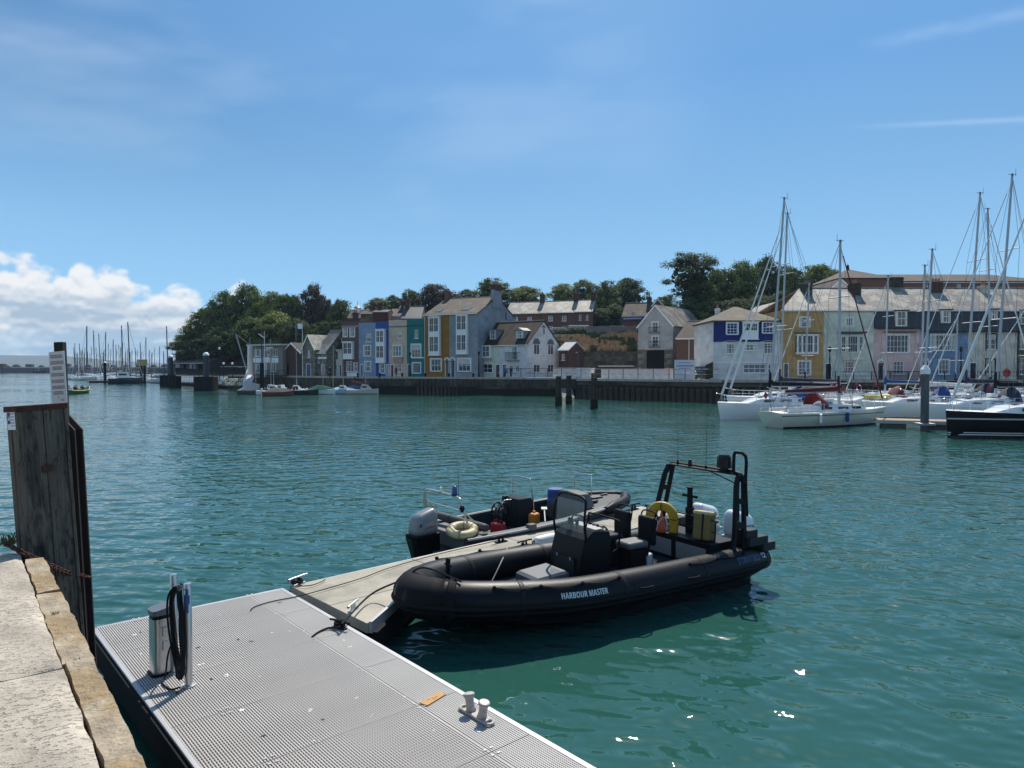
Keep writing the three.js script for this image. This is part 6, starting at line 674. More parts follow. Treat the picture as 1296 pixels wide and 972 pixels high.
  h = terr('pink terrace house with dark slate mansard and arched doorway', 1105, 1164.5, plaster([0.57, 0.44, 0.47]), [[1122.4, 424, 1150, 446, { n: 6, m: 3, sur: 0.14 }], [1131, 457, 1144, 473.6, { n: 3, m: 3, pane: fm.paneLight }], [1110.6, 459.4, 1118.6, 481.6, { door: [0.02, 0.02, 0.03], arch: 1 }]]); mans(h, 415.3); darkWin(h, [1132, 394.4, 1145, 412.6], 0.5); { const r = h.rect([1119, 420.4, 1158, 422.6]); part('canopy', box(r[2] - r[0], 0.14, 0.4, (r[0] + r[2]) / 2, r[3], 0.2), fm.darkSlate, h.t); } h.chimney(h.w + 0.0, 5.6, 1.5, 0.8, h.h + 2.2, h.h + 4.6, M([0.35, 0.30, 0.26], 0.9, { map: rep(tStone, 0.3) }), 0); h.balcony(h.rect([1119, 470, 1160, 480.5]), 1.2);
  h = terr('blue terrace house with broad white window and slate mansard', 1164.5, 1224.5, plaster([0.155, 0.27, 0.47]), [[1178, 423.8, 1210.4, 443.4, { n: 6, m: 3, sur: 0.12 }], [1188.4, 455.4, 1201, 473.6, { n: 3, m: 3, sur: 0.12, pane: fm.paneLight }], [1166, 459, 1175.6, 481.6, { door: [0.03, 0.03, 0.03], arch: 1 }]]); mans(h, 419.4); darkWin(h, [1189.6, 393.4, 1199.8, 408.4], 0.5); h.chimney(4.2, 4.2, 1.3, 0.8, h.h + 1.7, h.h + 3.8, fm.brickDark, 3); { const r = h.rect([1181, 447, 1209, 452]); part('bay_base', box(r[2] - r[0], r[3] - r[1], 0.2, (r[0] + r[2]) / 2, (r[1] + r[3]) / 2, 0.105), h.wallMat, h.t); const q = h.rect([1176, 420.2, 1212, 422.4]); part('canopy', box(q[2] - q[0], 0.14, 0.4, (q[0] + q[2]) / 2, q[3], 0.2), fm.darkSlate, h.t); }
  h = terr('off white terrace house with slate mansard behind the tallest masts', 1224.5, 1288, plaster([0.56, 0.55, 0.52]), [[1248.6, 423.4, 1260.6, 442, { n: 2, m: 3, frame: fm.frame }], [1248, 455, 1258.8, 473.6, { n: 2, m: 3 }], [1227, 458.6, 1236, 481.6, { door: [0.03, 0.03, 0.04] }]]); mans(h, 419.4); darkWin(h, [1251.2, 392.8, 1259.2, 404.6], 0.5); for (const q of [[1248.6, 423.4, 1260.6, 442], [1248, 455, 1258.8, 473.6]]) { const r = h.rect(q), m2 = M([0.02, 0.022, 0.03], 0.7); part('window_surround', [box(0.14, r[3] - r[1] + 0.28, 0.06, r[0] - 0.08, (r[1] + r[3]) / 2, 0.03), box(0.14, r[3] - r[1] + 0.28, 0.06, r[2] + 0.08, (r[1] + r[3]) / 2, 0.03), box(r[2] - r[0] + 0.02, 0.14, 0.058, (r[0] + r[2]) / 2, r[3] + 0.08, 0.03)], m2, h.t); } h.chimney(4.6, 4.4, 0.8, 1.2, h.h + 1.3, h.h + 3.4, plaster([0.5, 0.5, 0.48]), 2); h.pipe(h.w - 0.1, h.h);
  h = terr('cream brick house with dark barred windows at the right edge', 1288.6, 1352, M([0.85, 0.78, 0.66], 0.9, { map: rep(tStone, 0.25) }), [[1290.6, 422, 1300, 442, { n: 3, m: 3 }], [1290.6, 453, 1300, 474, { n: 3, m: 3 }], [1318, 422, 1330, 442, six2]]); darkWin(h, [1291, 394, 1302, 410], 0.1);
  // houses and big hall higher up
  h = new House('brick_hall', 'long red brick hall with brown hipped roof above the right terrace', [1102, 132], [1330, 132], 9); h.openings(h.H(1200, 356), 18, fm.brick, [[1117, 361, 1124.6, 368, sash], [1168, 359.6, 1180, 366, sash], [1211, 359.6, 1216, 366, sash]]); h.hipRoof(2.4, M([0.72, 0.60, 0.54], 0.85, { map: rep(tTile, 0.16) }), { inset: 6 }); h.band(h.h - 0.3, h.h - 0.04, fm.frame, 0.08);
  h = new House('brick_hall', 'brown hipped roof block with finial at the left end of the brick hall', [1062, 126], [1128, 126], 9); h.openings(h.H(1090, 352), 14, fm.brick, [[1084, 360, 1090, 366, sash]]); h.hipRoof(2.5, M([0.72, 0.60, 0.54], 0.85, { map: rep(tTile, 0.16) }), { inset: 5.5 }); part('finial', [cyl(0.25, 0.3, 0.5, h.w / 2, h.h + 2.7, -7, 8), sph(0.25, h.w / 2, h.h + 3.1, -7, 8), cyl(0.02, 0.1, 0.6, h.w / 2, h.h + 3.4, -7, 6)], fm.iron, h.t);
  h = new House('rear_house', 'white gabled house with red verge behind the ochre house', [1046, 105], [1080, 105], 6); h.body(h.H(1063, 369), 10, plaster([0.56, 0.55, 0.54]), [], { apex: h.H(1063, 354) }); h.frontGableRoof(h.H(1063, 354), fm.brown);
  // terrace on the hill
  const hill = (lab, x0, d0, x1, d1) => { const hh = new House('hill_terrace_house', lab, [x0, d0], [x1, d1], 10.6); const w = x1 - x0, y = lerp(397.6, 393.6, (x0 - 605) / 150); const L = []; for (const u of [0.22, 0.62]) { L.push([x0 + w * u, y + 4.2, x0 + w * (u + 0.13), y + 11, sash]); L.push([x0 + w * u, y + 17, x0 + w * (u + 0.13), y + 24, sash]); } hh.openings(hh.H((x0 + x1) / 2, y), 8, fm.brick, L, { rise: 2.6 }); hh.gableRoof(2.6, fm.slate, { over: 0.25 }); hh.chimney(hh.w - 0.5, 4, 0.9, 1.1, hh.h + 1.6, hh.h + 4.3, fm.brickDark, 3); return hh; };
  hill('red brick hill terrace house, leftmost, half hidden by the grey gable', 640, 152, 684, 150); hill('red brick hill terrace house in the middle of its row above the cottages', 684.4, 150, 727.6, 148); hill('red brick hill terrace house with plain end gable, right end of its row', 728, 148, 750, 147);
  h = new House('rear_house', 'brick house with pale tiled roof and blue fascia above the grey boathouse', [786, 138], [822, 136], 9.5); h.openings(h.H(800, 402), 8, fm.brick, [[799, 395, 803, 400, sash]], { rise: 3.0 }); h.gableRoof(3.0, fm.tile); { const r = h.rect([786, 397.4, 816, 402.4]); part('fascia_board', box(r[2] - r[0], 0.75, 0.3, (r[0] + r[2]) / 2, h.h - 0.2, 0.4), M([0.035, 0.06, 0.16], 0.6), h.t); const q = canvasTex(256, 24, (g, w, hh) => { g.fillStyle = '#27385f'; g.fillRect(0, 0, w, hh); g.fillStyle = '#c9d0dc'; const r2 = rng(4); let x = 30; while (x < 226) { const ww = 5 + r2() * 5; g.fillRect(x, 7, ww, 10); x += ww + 3; } }); part('lettering', new THREE.PlaneGeometry(r[2] - r[0] - 0.2, 0.6).translate((r[0] + r[2]) / 2, h.h - 0.2, 0.555), M('#ffffff', 0.6, { map: q }), h.t); } h.chimney(4.7, 4, 0.8, 0.9, h.h + 1.8, h.h + 4.2, fm.brickDark, 2);
  h = new House('rear_house', 'dark gabled brick house beside the blue fascia house', [818, 139], [846, 138], 9.5); h.body(h.H(830, 395), 9, fm.brick, [], { apex: h.H(832, 379) }); h.frontGableRoof(h.H(832, 379), fm.brown);
  const back = (lab, x0, x1, d, y, base, mat, roof, rise, o = {}) => { const hh = new House('rear_house', lab, [x0, d], [x1, d], base); hh.openings(hh.H((x0 + x1) / 2, y), o.dep || 7, mat, o.w || [], { rise }); hh.gableRoof(rise, roof); if (o.ch) hh.chimney(hh.w * o.ch, 3.4, 0.8, 1.1, hh.h + rise * 0.5, hh.h + rise + 1.5, fm.brickDark, 2); return hh; };
  h = back('house with small white cupola behind the purple brown house', 440, 459, 132, 402, 9, fm.stone, fm.brown, 1.5); part('cupola', box(1.0, 0.9, 1.0, 1.4, h.h + 1.5, -2.5), fm.frame, h.t); part('cupola_roof', [new THREE.ConeGeometry(0.95, 0.7, 4).rotateY(0.785).translate(1.4, h.h + 2.3, -2.5), cyl(0.03, 0.06, 0.9, 1.4, h.h + 2.9, -2.5, 6)], fm.darkSlate, h.t);
  back('stone coloured house behind the pale blue house', 457, 472, 130, 397, 9, M([0.8, 0.72, 0.6], 0.9, { map: rep(tStone, 0.2) }), fm.brown, 0.7, { ch: 0.8 });
  back('dark red brick house behind the royal blue house', 472, 492, 130, 395, 9, M([0.5, 0.36, 0.33], 0.9, { map: rep(tBrick, 0.42) }), fm.darkSlate, 0.5, { ch: 0.3 });
  back('house with pale roof behind the cream house', 493, 509, 134, 400, 9.5, plaster([0.4, 0.38, 0.36]), fm.tile, 1.5, { ch: 0.9 });
  back('dark slate roofed house behind the teal house', 508, 534, 133, 402.5, 9.5, fm.brickDark, fm.darkSlate, 2.3, { ch: 0.2 });
}
// ---------------------------------------------------------------- trees
const leafMat = (c) => PM(c, 0.9, { vertexColors: true, side: THREE.DoubleSide, transmission: 0.18, thickness: 0 });
const leafMats = [leafMat([0.115, 0.150, 0.020]), leafMat([0.066, 0.096, 0.016]), leafMat([0.05, 0.066, 0.02]), leafMat([0.090, 0.055, 0.032]), leafMat([0.185, 0.205, 0.028])];
const barkMat = M([0.10, 0.085, 0.068], 0.95, { map: rep(tWood, 1, 0.5) });
function crownGeo(seed, o = {}) {                                     // unit crown, about -1..1 each way: many leaf sprays gathered in clumps
  const R = rng(seed), pos = [], nor = [], col = [], nC = o.clumps ?? 84, nL = o.leaves ?? 96, cl = [];
  const gr = () => R() + R() + R() - 1.5;
  for (let i = 0; i < nC; i++) { const y = o.flat ? lerp(-0.5, 1, Math.pow(R(), 0.7)) : lerp(-0.8, 1, Math.pow(R(), 0.8)), a = R() * 6.283, rr = Math.sqrt(Math.max(0.03, 1 - y * y)) * (0.35 + 0.62 * Math.sqrt(R())), lump = 0.76 + 0.42 * vnoise(a * 1.1 + seed, y * 2.2 + 5, 0, seed); cl.push([Math.cos(a) * rr * lump, y * (0.86 + 0.16 * R()) * (lump * 0.4 + 0.6), Math.sin(a) * rr * lump, 0.13 + 0.15 * R(), 0.7 + 0.65 * R()]); }
  const leaf = (x, y, z, nx, ny, nz, s, b) => {
    const n = V(nx, ny, nz).normalize(), t = V(R() - 0.5, R() - 0.5, R() - 0.5).cross(n).normalize(), u = n.clone().cross(t), k = 0.3 * s;
    const p = [[-s, 0, 0], [0, -s * 0.55, k], [s, 0, 0], [0, s * 0.55, k]].map(([a, c, d]) => [x + t.x * a + u.x * c + n.x * d, y + t.y * a + u.y * c + n.y * d, z + t.z * a + u.z * c + n.z * d]);
    for (const q of [0, 1, 2, 0, 2, 3]) { pos.push(...p[q]); nor.push(n.x, n.y, n.z); col.push(b, b * (0.97 + 0.05 * b), b * 0.95); }
  };
  for (const [cx, cy, cz, r, b] of cl) for (let i = 0; i < nL; i++) { const dx = gr() * r, dy = gr() * r * 0.62, dz = gr() * r, s = (o.size ?? 0.042) * (0.7 + 0.6 * R()); leaf(cx + dx, cy + dy, cz + dz, dx + cx * 0.25 * r + (R() - 0.5) * r, Math.abs(dy) + 0.45 * r + (R() - 0.3) * r, dz + cz * 0.25 * r + (R() - 0.5) * r, s, b * (0.72 + 0.56 * R())); }
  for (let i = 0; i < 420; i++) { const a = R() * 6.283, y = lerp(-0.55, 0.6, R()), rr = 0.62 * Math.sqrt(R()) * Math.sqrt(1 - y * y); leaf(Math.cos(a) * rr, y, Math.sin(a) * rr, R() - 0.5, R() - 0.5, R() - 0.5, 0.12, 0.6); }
  const g = new THREE.BufferGeometry(); g.setAttribute('position', new THREE.Float32BufferAttribute(pos, 3)); g.setAttribute('normal', new THREE.Float32BufferAttribute(nor, 3)); g.setAttribute('color', new THREE.Float32BufferAttribute(col, 3)); return g;
}
const crowns = [1, 2, 3, 4].map((s) => crownGeo(s * 17)), pineCrowns = [crownGeo(91, { flat: 1, clumps: 46, leaves: 130, size: 0.036 })];
let treeN = 0;
function tree(lab, px, topY, hw, dist, botY, tint, o = {}) {
  const x = PX(px, dist), g = o.base ?? ground(x, dist), top = HY(topY, dist), bot = Math.max(HY(botY, dist), g + 0.6), R = rng(700 + treeN * 13); treeN++;
  const t = thing('tree', lab, 'tree', [x, g - 0.3, -dist], R() * 6.28), rw = hw / 898 * dist, h = top - g + 0.3, ch = (top - bot) / 2, cy = h - ch, lean = (R() - 0.5) * 0.1 * h;
  const rings = []; for (let i = 0; i <= 6; i++) { const u = i / 6, r = lerp(0.055, 0.016, u) * Math.min(h, 16) * (u < 0.1 ? 1.3 : 1), c = V(lean * u * u, u * (cy + ch * 0.45), lean * 0.6 * u); rings.push(Array.from({ length: 8 }, (_, k) => V(c.x + Math.cos(-k * 0.785) * r, c.y, c.z + Math.sin(-k * 0.785) * r))); }
  const limbs = []; for (let i = 0; i < 7; i++) { const u = 0.4 + 0.5 * R(), a = i * 2.4 + R(), s = V(lean * u * u, u * (cy + ch * 0.45), lean * 0.6 * u); limbs.push(bar(s, V(s.x + Math.cos(a) * rw * 0.6, s.y + ch * (0.2 + 0.5 * R()), s.z + Math.sin(a) * rw * 0.6), 0.015 * Math.min(h, 16), 6, 0.005 * Math.min(h, 16))); }
  part('trunk', [loft(rings), ...limbs], barkMat, t);
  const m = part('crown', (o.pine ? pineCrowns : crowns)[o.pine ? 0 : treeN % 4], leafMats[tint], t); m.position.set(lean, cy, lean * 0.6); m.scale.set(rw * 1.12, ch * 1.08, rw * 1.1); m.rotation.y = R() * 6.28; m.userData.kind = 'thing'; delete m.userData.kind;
  return t;
}
{
  const a = 'on the wooded hill at the left', L = [
    [226, 433, 15, 162, 472, 0, 'low green tree at the seaward foot of the wooded hill'], [243, 413, 18, 160, 470, 0, 'green tree second from the seaward end ' + a], [262, 392, 21, 158, 465, 4, 'yellow green tree on the left slope of the wooded hill'], [286, 372, 23, 157, 460, 0, 'tall green tree left of the crest of the wooded hill'], [312, 367, 24, 156, 450, 0, 'broad green tree at the crest of the wooded hill'], [337, 370, 22, 154, 445, 4, 'light green tree right of the crest of the wooded hill'], [359, 375, 20, 153, 445, 0, 'green tree on the skyline left of the dark copper tree'], [377, 377, 15, 151, 445, 1, 'dark green tree tucked left of the copper tree'], [397, 366, 18, 149, 450, 3, 'dark copper tree tallest above the stone cottage'], [413, 376, 13, 147, 445, 3, 'smaller dark copper tree right of the tallest copper tree'], [431, 381, 15, 143, 440, 0, 'green tree above the white cottage at the right end of the wood'],
    [238, 443, 16, 152, 474, 1, 'dark tree just behind the low boathouse'], [262, 428, 20, 150, 474, 1, 'dark tree standing over the low boathouse roof'], [288, 412, 24, 149, 474, 1, 'dark rounded tree above the red brown boathouse'], [318, 404, 24, 147, 472, 0, 'rounded tree behind the mast crane'], [350, 397, 25, 145, 472, 4, 'bright rounded tree above the harbour office'], [378, 408, 20, 141, 470, 1, 'dark tree above the brick store'], [404, 408, 18, 138, 462, 1, 'dark tree behind the stone cottage roof'], [428, 408, 15, 137, 455, 1, 'dark tree behind the white cottage roof'],
    [478, 379, 18, 172, 412, 0, 'green tree on the skyline left of the slate roofs'], [500, 377, 15, 175, 412, 1, 'dark tree on the skyline behind the cream house'], [521, 367, 17, 168, 410, 1, 'dark round tree behind the teal house'], [546, 361, 20, 160, 408, 3, 'dark copper tree left of the mustard house roof'], [566, 368, 18, 158, 405, 3, 'dark copper tree just behind the mustard house roof'], [592, 369, 18, 168, 400, 1, 'dark tree behind the tall pair roof ridge'], [625, 354, 25, 172, 402, 0, 'big green tree behind the grey gable chimney'], [664, 364, 26, 178, 398, 4, 'pale green tree behind the left part of the hill terrace'], [714, 361, 20, 190, 400, 4, 'pale green tree behind the middle of the hill terrace'], [741, 358, 20, 192, 405, 0, 'green tree behind the right end of the hill terrace'], [768, 358, 24, 176, 418, 0, 'spreading green tree right of the hill terrace gable'], [797, 354, 24, 180, 412, 1, 'dark tall tree above the blue fascia house'], [758, 392, 16, 150, 420, 1, 'low dark tree beside the hill terrace gable'], [779, 388, 17, 152, 420, 1, 'low dark tree left of the blue fascia house'], [842, 374, 16, 185, 405, 4, 'pale tree behind the dark gabled brick house'],
    [906, 343, 25, 134, 418, 0, 'green tree right of the tall spreading pine'], [934, 335, 27, 136, 418, 0, 'broad green tree above the blue and white house'], [968, 332, 22, 142, 415, 1, 'tall green tree behind the forward masts'], [1000, 337, 24, 150, 412, 0, 'green tree between the first masts'], [1030, 338, 26, 152, 405, 4, 'light green tree left of the brick hall'], [1056, 344, 18, 156, 400, 0, 'green tree touching the brick hall roof'],
    [872, 385, 20, 118, 425, 1, 'dark low tree at the foot of the pine'], [898, 382, 24, 117, 428, 1, 'dark low tree behind the brick garage roof'], [930, 380, 24, 116, 425, 1, 'dark low tree behind the hipped roof'], [962, 376, 22, 116, 418, 1, 'dark low tree behind the small white gable'], [990, 372, 18, 118, 410, 1, 'dark low tree left of the ochre house roof']];
  for (const [px, ty, hw, d, by, tint, lab] of L) tree(lab, px, ty, hw, d, by, tint);
  tree('tall spreading pine with bare pale trunk above the brick garage', 876, 323, 31, 122, 372, 1, { pine: 1 });
  const st = tree('dense lower crown of the pine group right of the grey boathouse', 884, 352, 26, 124, 400, 1);
}
// ---------------------------------------------------------------- the bank, its walls, hedge, hoarding, railings
{
  const bankPts = [], P = (px, py, d) => onD(px, py, d); const R = rng(77);
  const g = new THREE.PlaneGeometry(1, 1, 30, 14), p = g.attributes.position; for (let i = 0; i < p.count; i++) { const u = p.getX(i) + 0.5, v = p.getY(i) + 0.5; const px = lerp(706, 812, u), d = lerp(111.5, 119.5, v), py = lerp(446, lerp(430, 421.5, u), v); const q = P(px, py, d); p.setXYZ(i, q.x, q.y + 0.25 * (fbm(u * 18, v * 6, 0, 3, 4) - 0.5), q.z); } g.computeVertexNormals(); uvBox(g);
  struct('scrub_bank', g, M('#ffffff', 0.95, { map: rep(tEarth, 0.1), side: THREE.DoubleSide }), 'steep bank of dry brown scrub above the stone wall');
  // dry scrub on the bank: nobody could count it
  const tuft = join(Array.from({ length: 9 }, (_, k) => { const b = new THREE.PlaneGeometry(0.1, 0.7, 1, 2); const q = b.attributes.position; for (let i = 0; i < q.count; i++) { const y = q.getY(i) + 0.35; q.setXYZ(i, q.getX(i) * (1 - y), y, 0.35 * y * y); } b.rotateY(k * 0.7); return b; })), N = 2600, im = new THREE.InstancedMesh(tuft, PM('#ffffff', 0.95, { side: THREE.DoubleSide }), N), m4 = new THREE.Matrix4(), qn = new THREE.Quaternion(), c = new THREE.Color();
  for (let i = 0; i < N; i++) { const u = R(), v = R(), q = P(lerp(706, 811, u), lerp(446, lerp(430, 421.5, u), v), lerp(111.5, 119.5, v)), s = 0.5 + 0.9 * R(); qn.setFromEuler(new THREE.Euler((R() - 0.5) * 0.6, R() * 6.28, (R() - 0.5) * 0.6)); m4.compose(V(q.x, q.y - 0.08, q.z), qn, V(s, s, s)); im.setMatrixAt(i, m4); const k = fbm(u * 9, v * 4, 0, 12, 3), gI = R(); k > 0.56 ? c.setRGB(0.09, 0.11, 0.04) : c.setRGB(0.36 + 0.2 * gI, 0.24 + 0.15 * gI, 0.13 + 0.1 * gI); im.setColorAt(i, c); }
  im.name = 'scrub'; im.userData = { label: 'dry brown scrub covering the steep bank', category: 'scrub', kind: 'stuff' }; scene.add(im);
  const wallLine = (name, lab, a, b, y0, y1, mat, th = 0.4, n = 1) => { const t = thing(name, lab, 'wall'); for (let i = 0; i < n; i++) { const p = V(lerp(a.x, b.x, i / n), (y0 + y1) / 2, lerp(a.z, b.z, i / n)), q = V(lerp(a.x, b.x, (i + 1) / n), (y0 + y1) / 2, lerp(a.z, b.z, (i + 1) / n)), L = p.distanceTo(q); part(n > 1 ? 'panel' : 'masonry', uvBox(box(L - 0.03, y1 - y0, th)).applyMatrix4(new THREE.Matrix4().makeRotationY(Math.atan2(-(q.z - p.z), q.x - p.x)).setPosition(p.clone().lerp(q, 0.5))), mat, t); } return t; };
  const gs = (px, d) => onD(px, 465, d);
  wallLine('stone_wall', 'grey stone retaining wall below the scrub bank', gs(716, 111.2), gs(812, 110.2), 2, HY(445, 111), M([0.55, 0.52, 0.5], 0.95, { map: rep(tStone, 0.2) }));
  wallLine('retaining_wall', 'rendered grey wall along the top of the scrub bank', gs(742, 119.8), gs(812, 119.6), HY(425, 119.8), HY(413, 119.8), M([0.26, 0.25, 0.23], 0.9, { map: rep(mottle, 0.3) }));
  const ho = wallLine('white_hoarding', 'long run of white painted hoarding panels behind the quay railing', gs(700, 103), gs(748, 96.5), 2.42, 3.95, M([0.82, 0.81, 0.78], 0.7, { map: rep(mottle, 0.25, 0.6) }), 0.08, 4);
  const h2 = wallLine('white_hoarding', 'stained white hoarding panels between the grey boathouse and the railing', gs(761, 93.5), gs(852, 86), 2.42, 3.82, M([0.82, 0.81, 0.78], 0.7, { map: rep(mottle, 0.25, 0.6) }), 0.08, 8);
  // wooden fence pickets in front of the stone wall
  { const t = thing('paling_fence', 'grey timber paling fence with pale rail before the stone wall', 'fence'); const a = gs(757, 108), b = gs(802, 106.5); for (let i = 0; i < 30; i++) { const q = a.clone().lerp(b, i / 29); part('paling', box(0.11, 1.9, 0.04, q.x, 3.35, q.z), fm.timberDark, t); } part('rail', beam([a.x, 4.2, a.z + 0.06], [b.x, 4.2, b.z + 0.06], 0.06, 0.12), mats.galv, t); }
  // hedge: clipped leaves over a dark core
  { const t = thing('hedge', 'dark green hedge beside the parked vans above the bank', 'hedge', [0, 0, 0]); const q = rng(5), pos = [], nor = [], col = []; for (let i = 0; i < 5200; i++) { const u = q(), v = q(), px = lerp(702, 751, u), yt = 413 + 6 * Math.abs(u - 0.55) + 2 * vnoise(u * 9, 1, 0, 4), py = lerp(433 - 10 * sstep(u, 0.5, 1), yt, v), d = 121 + 1.5 * q(); const o = onD(px, py, d), s = 0.16, n = V(q() - 0.5, 0.5 + 0.4 * q(), 0.6).normalize(), tt = V(q() - 0.5, q() - 0.5, q() - 0.5).cross(n).normalize(), uu = n.clone().cross(tt), b = 0.6 + 0.7 * q(); for (const [a, c2] of [[-s, -s * 0.6], [s, -s * 0.6], [s, s * 0.6], [-s, -s * 0.6], [s, s * 0.6], [-s, s * 0.6]]) { pos.push(o.x + tt.x * a + uu.x * c2, o.y + tt.y * a + uu.y * c2, o.z + tt.z * a + uu.z * c2); nor.push(n.x, n.y, n.z); col.push(b, b, b); } } const g2 = new THREE.BufferGeometry(); g2.setAttribute('position', new THREE.Float32BufferAttribute(pos, 3)); g2.setAttribute('normal', new THREE.Float32BufferAttribute(nor, 3)); g2.setAttribute('color', new THREE.Float32BufferAttribute(col, 3)); part('foliage', g2, leafMats[1], t); const a = onD(703, 432, 122.4), b = onD(750, 424, 122.4); part('stems', beam([a.x, a.y + 0.6, a.z], [b.x, a.y + 0.8, b.z], 0.8, 2), M([0.02, 0.025, 0.012], 0.95), t); }
  // railing along the quay edge
  { const rail = (lab, pts, h, x, mat) => { const t = thing('quay_railing', lab, 'railing'); for (let i = 0; i < pts.length - 1; i++) { const [p, q] = [pts[i], pts[i + 1]], L = p.distanceTo(q), n = Math.max(1, Math.round(L / 2.1)); for (let k = 0; k < n; k++) { const a = p.clone().lerp(q, k / n), b = p.clone().lerp(q, (k + 1) / n); part('post', rbox(0.09, h, 0.09, 0.01, a.x, 2.45 + h / 2, a.z), mat, t); const g = [bar([a.x, 2.45 + h - 0.06, a.z], [b.x, 2.45 + h - 0.06, b.z], 0.03, 6), bar([a.x, 2.45 + h * 0.52, a.z], [b.x, 2.45 + h * 0.52, b.z], 0.018, 6), bar([a.x, 2.62, a.z], [b.x, 2.62, b.z], 0.018, 6)]; if (x) g.push(bar([a.x, 2.6, a.z], [b.x, 2.45 + h - 0.1, b.z], 0.014, 5), bar([a.x, 2.45 + h - 0.1, a.z], [b.x, 2.6, b.z], 0.014, 5)); part('rail', g, mat, t); } } return t; };
    rail('dark cross braced railing along the quay before the white cottage', [V(-0.6, 0, -102.4), V(8.8, 0, -98.6)], 1.45, 1, fm.iron); rail('plain iron railing along the timber quay before the hoarding', [V(8.9, 0, -91.6), V(23.6, 0, -81)], 1.4, 0, M([0.10, 0.105, 0.11], 0.5));
    rail('low iron railing along the quay before the pale right hand terrace', [V(37, 0, -81.2), V(62, 0, -81.2)], 1.1, 0, fm.iron);
    const k = thing('white_kerb', 'white painted kerb beam at the foot of the braced railing', 'kerb'); part('beam', beam([-0.4, 2.56, -101.9], [8.8, 2.56, -98.2], 0.3, 0.16), mats.white, k); }
  // banner and small things on the quay
  { const a = onD(853.5, 480, 84.6), b = onD(879, 480, 84.6), w = b.x - a.x, t = thing('banner_board', 'white banner board with two lines of blue lettering on the quay', 'sign', [(a.x + b.x) / 2, 2.42, -84.6]); part('board', box(w, 2.45, 0.06, 0, 1.25, 0), M([0.66, 0.66, 0.66], 0.7), t); const q = canvasTex(256, 256, (g, W, H) => { g.fillStyle = '#c9cbd0'; g.fillRect(0, 0, W, H); const r = rng(3); g.fillStyle = '#5c6e9c'; for (const [y, hh, x0, x1] of [[28, 12, 56, 200], [62, 22, 22, 236], [98, 14, 60, 204]]) { let x = x0; while (x < x1) { const ww = 8 + r() * 8; g.fillRect(x, y, ww, hh); x += ww + 5; } } g.fillStyle = '#e4e4e2'; g.fillRect(110, 150, 90, 24); }); part('print', new THREE.PlaneGeometry(w - 0.06, 2.4).translate(0, 1.25, 0.0325), M('#ffffff', 0.7, { map: q }), t); part('post', [box(0.08, 2.6, 0.08, -w / 2 + 0.02, 1.3, -0.08), box(0.08, 2.6, 0.08, w / 2 - 0.02, 1.3, -0.08)], fm.timberDark, t);
    const rb = thing('road_barrier', 'orange red plastic barrier behind the hoarding by the grey boathouse', 'barrier', onD(846, 472, 94)); rb.position.y = 2.42; part('body', [rbox(1.1, 0.9, 0.12, 0.03, 0, 1.0, 0), box(0.12, 0.9, 0.4, -0.5, 0.4, 0), box(0.12, 0.9, 0.4, 0.5, 0.4, 0)], M([0.5, 0.07, 0.03], 0.6), rb);
    const dg = thing('stored_dinghy', 'white dinghy stored upright behind the hoarding near the stone wall', 'dinghy', onD(741, 466, 103)); dg.position.y = 3.2; part('hull', crease(loft([[-1.3, 0.55, 0.5], [0, 0.62, 0.5], [0.9, 0.4, 0.62], [1.4, 0.04, 0.75]].map(([x, w, y]) => [V(x, 0, 0), V(x, 0.14, -w * 0.8), V(x, y, -w), V(x, y, w), V(x, 0.14, w * 0.8)])), 0.5), mats.white, dg); part('trestle', [beam([-0.7, -0.8, 0.3], [-0.7, 0.05, -0.3], 0.06, 0.06), beam([0.6, -0.8, -0.3], [0.6, 0.05, 0.3], 0.06, 0.06), beam([-0.7, -0.8, -0.3], [-0.7, 0.05, 0.3], 0.06, 0.06), beam([0.6, -0.8, 0.3], [0.6, 0.05, -0.3], 0.06, 0.06)], mats.galv, dg);
    const gt = thing('timber_gate', 'brown timber gate leaning between black car and the blue and white house', 'gate', [PX(897.5, 83.8), 2.42, -83.8], 0.5); for (let i = 0; i < 8; i++) part('board', box(0.13, 1.85, 0.04, (i - 3.5) * 0.15, 0.95 + 0.05 * i, 0), M([0.26, 0.22, 0.16], 0.9, { map: rep(tWood, 1, 0.4) }), gt); part('brace', [box(1.2, 0.1, 0.05, 0, 0.5, 0.045), box(1.2, 0.1, 0.05, 0, 1.6, 0.045)], fm.timberDark, gt);
    const lr = thing('life_ring', 'red life ring on a stand before the off white terrace house', 'life ring', [PX(1273.5, 81.4), 2.42, -81.4]); part('ring', new THREE.TorusGeometry(0.36, 0.11, 10, 24).translate(0, 0.95, 0.1), M([0.5, 0.05, 0.03], 0.5), lr); part('stand', [box(0.08, 1.5, 0.06, 0, 0.75, 0), box(0.6, 0.5, 0.03, 0, 0.95, 0.0)], M([0.4, 0.1, 0.07], 0.6), lr); }
}
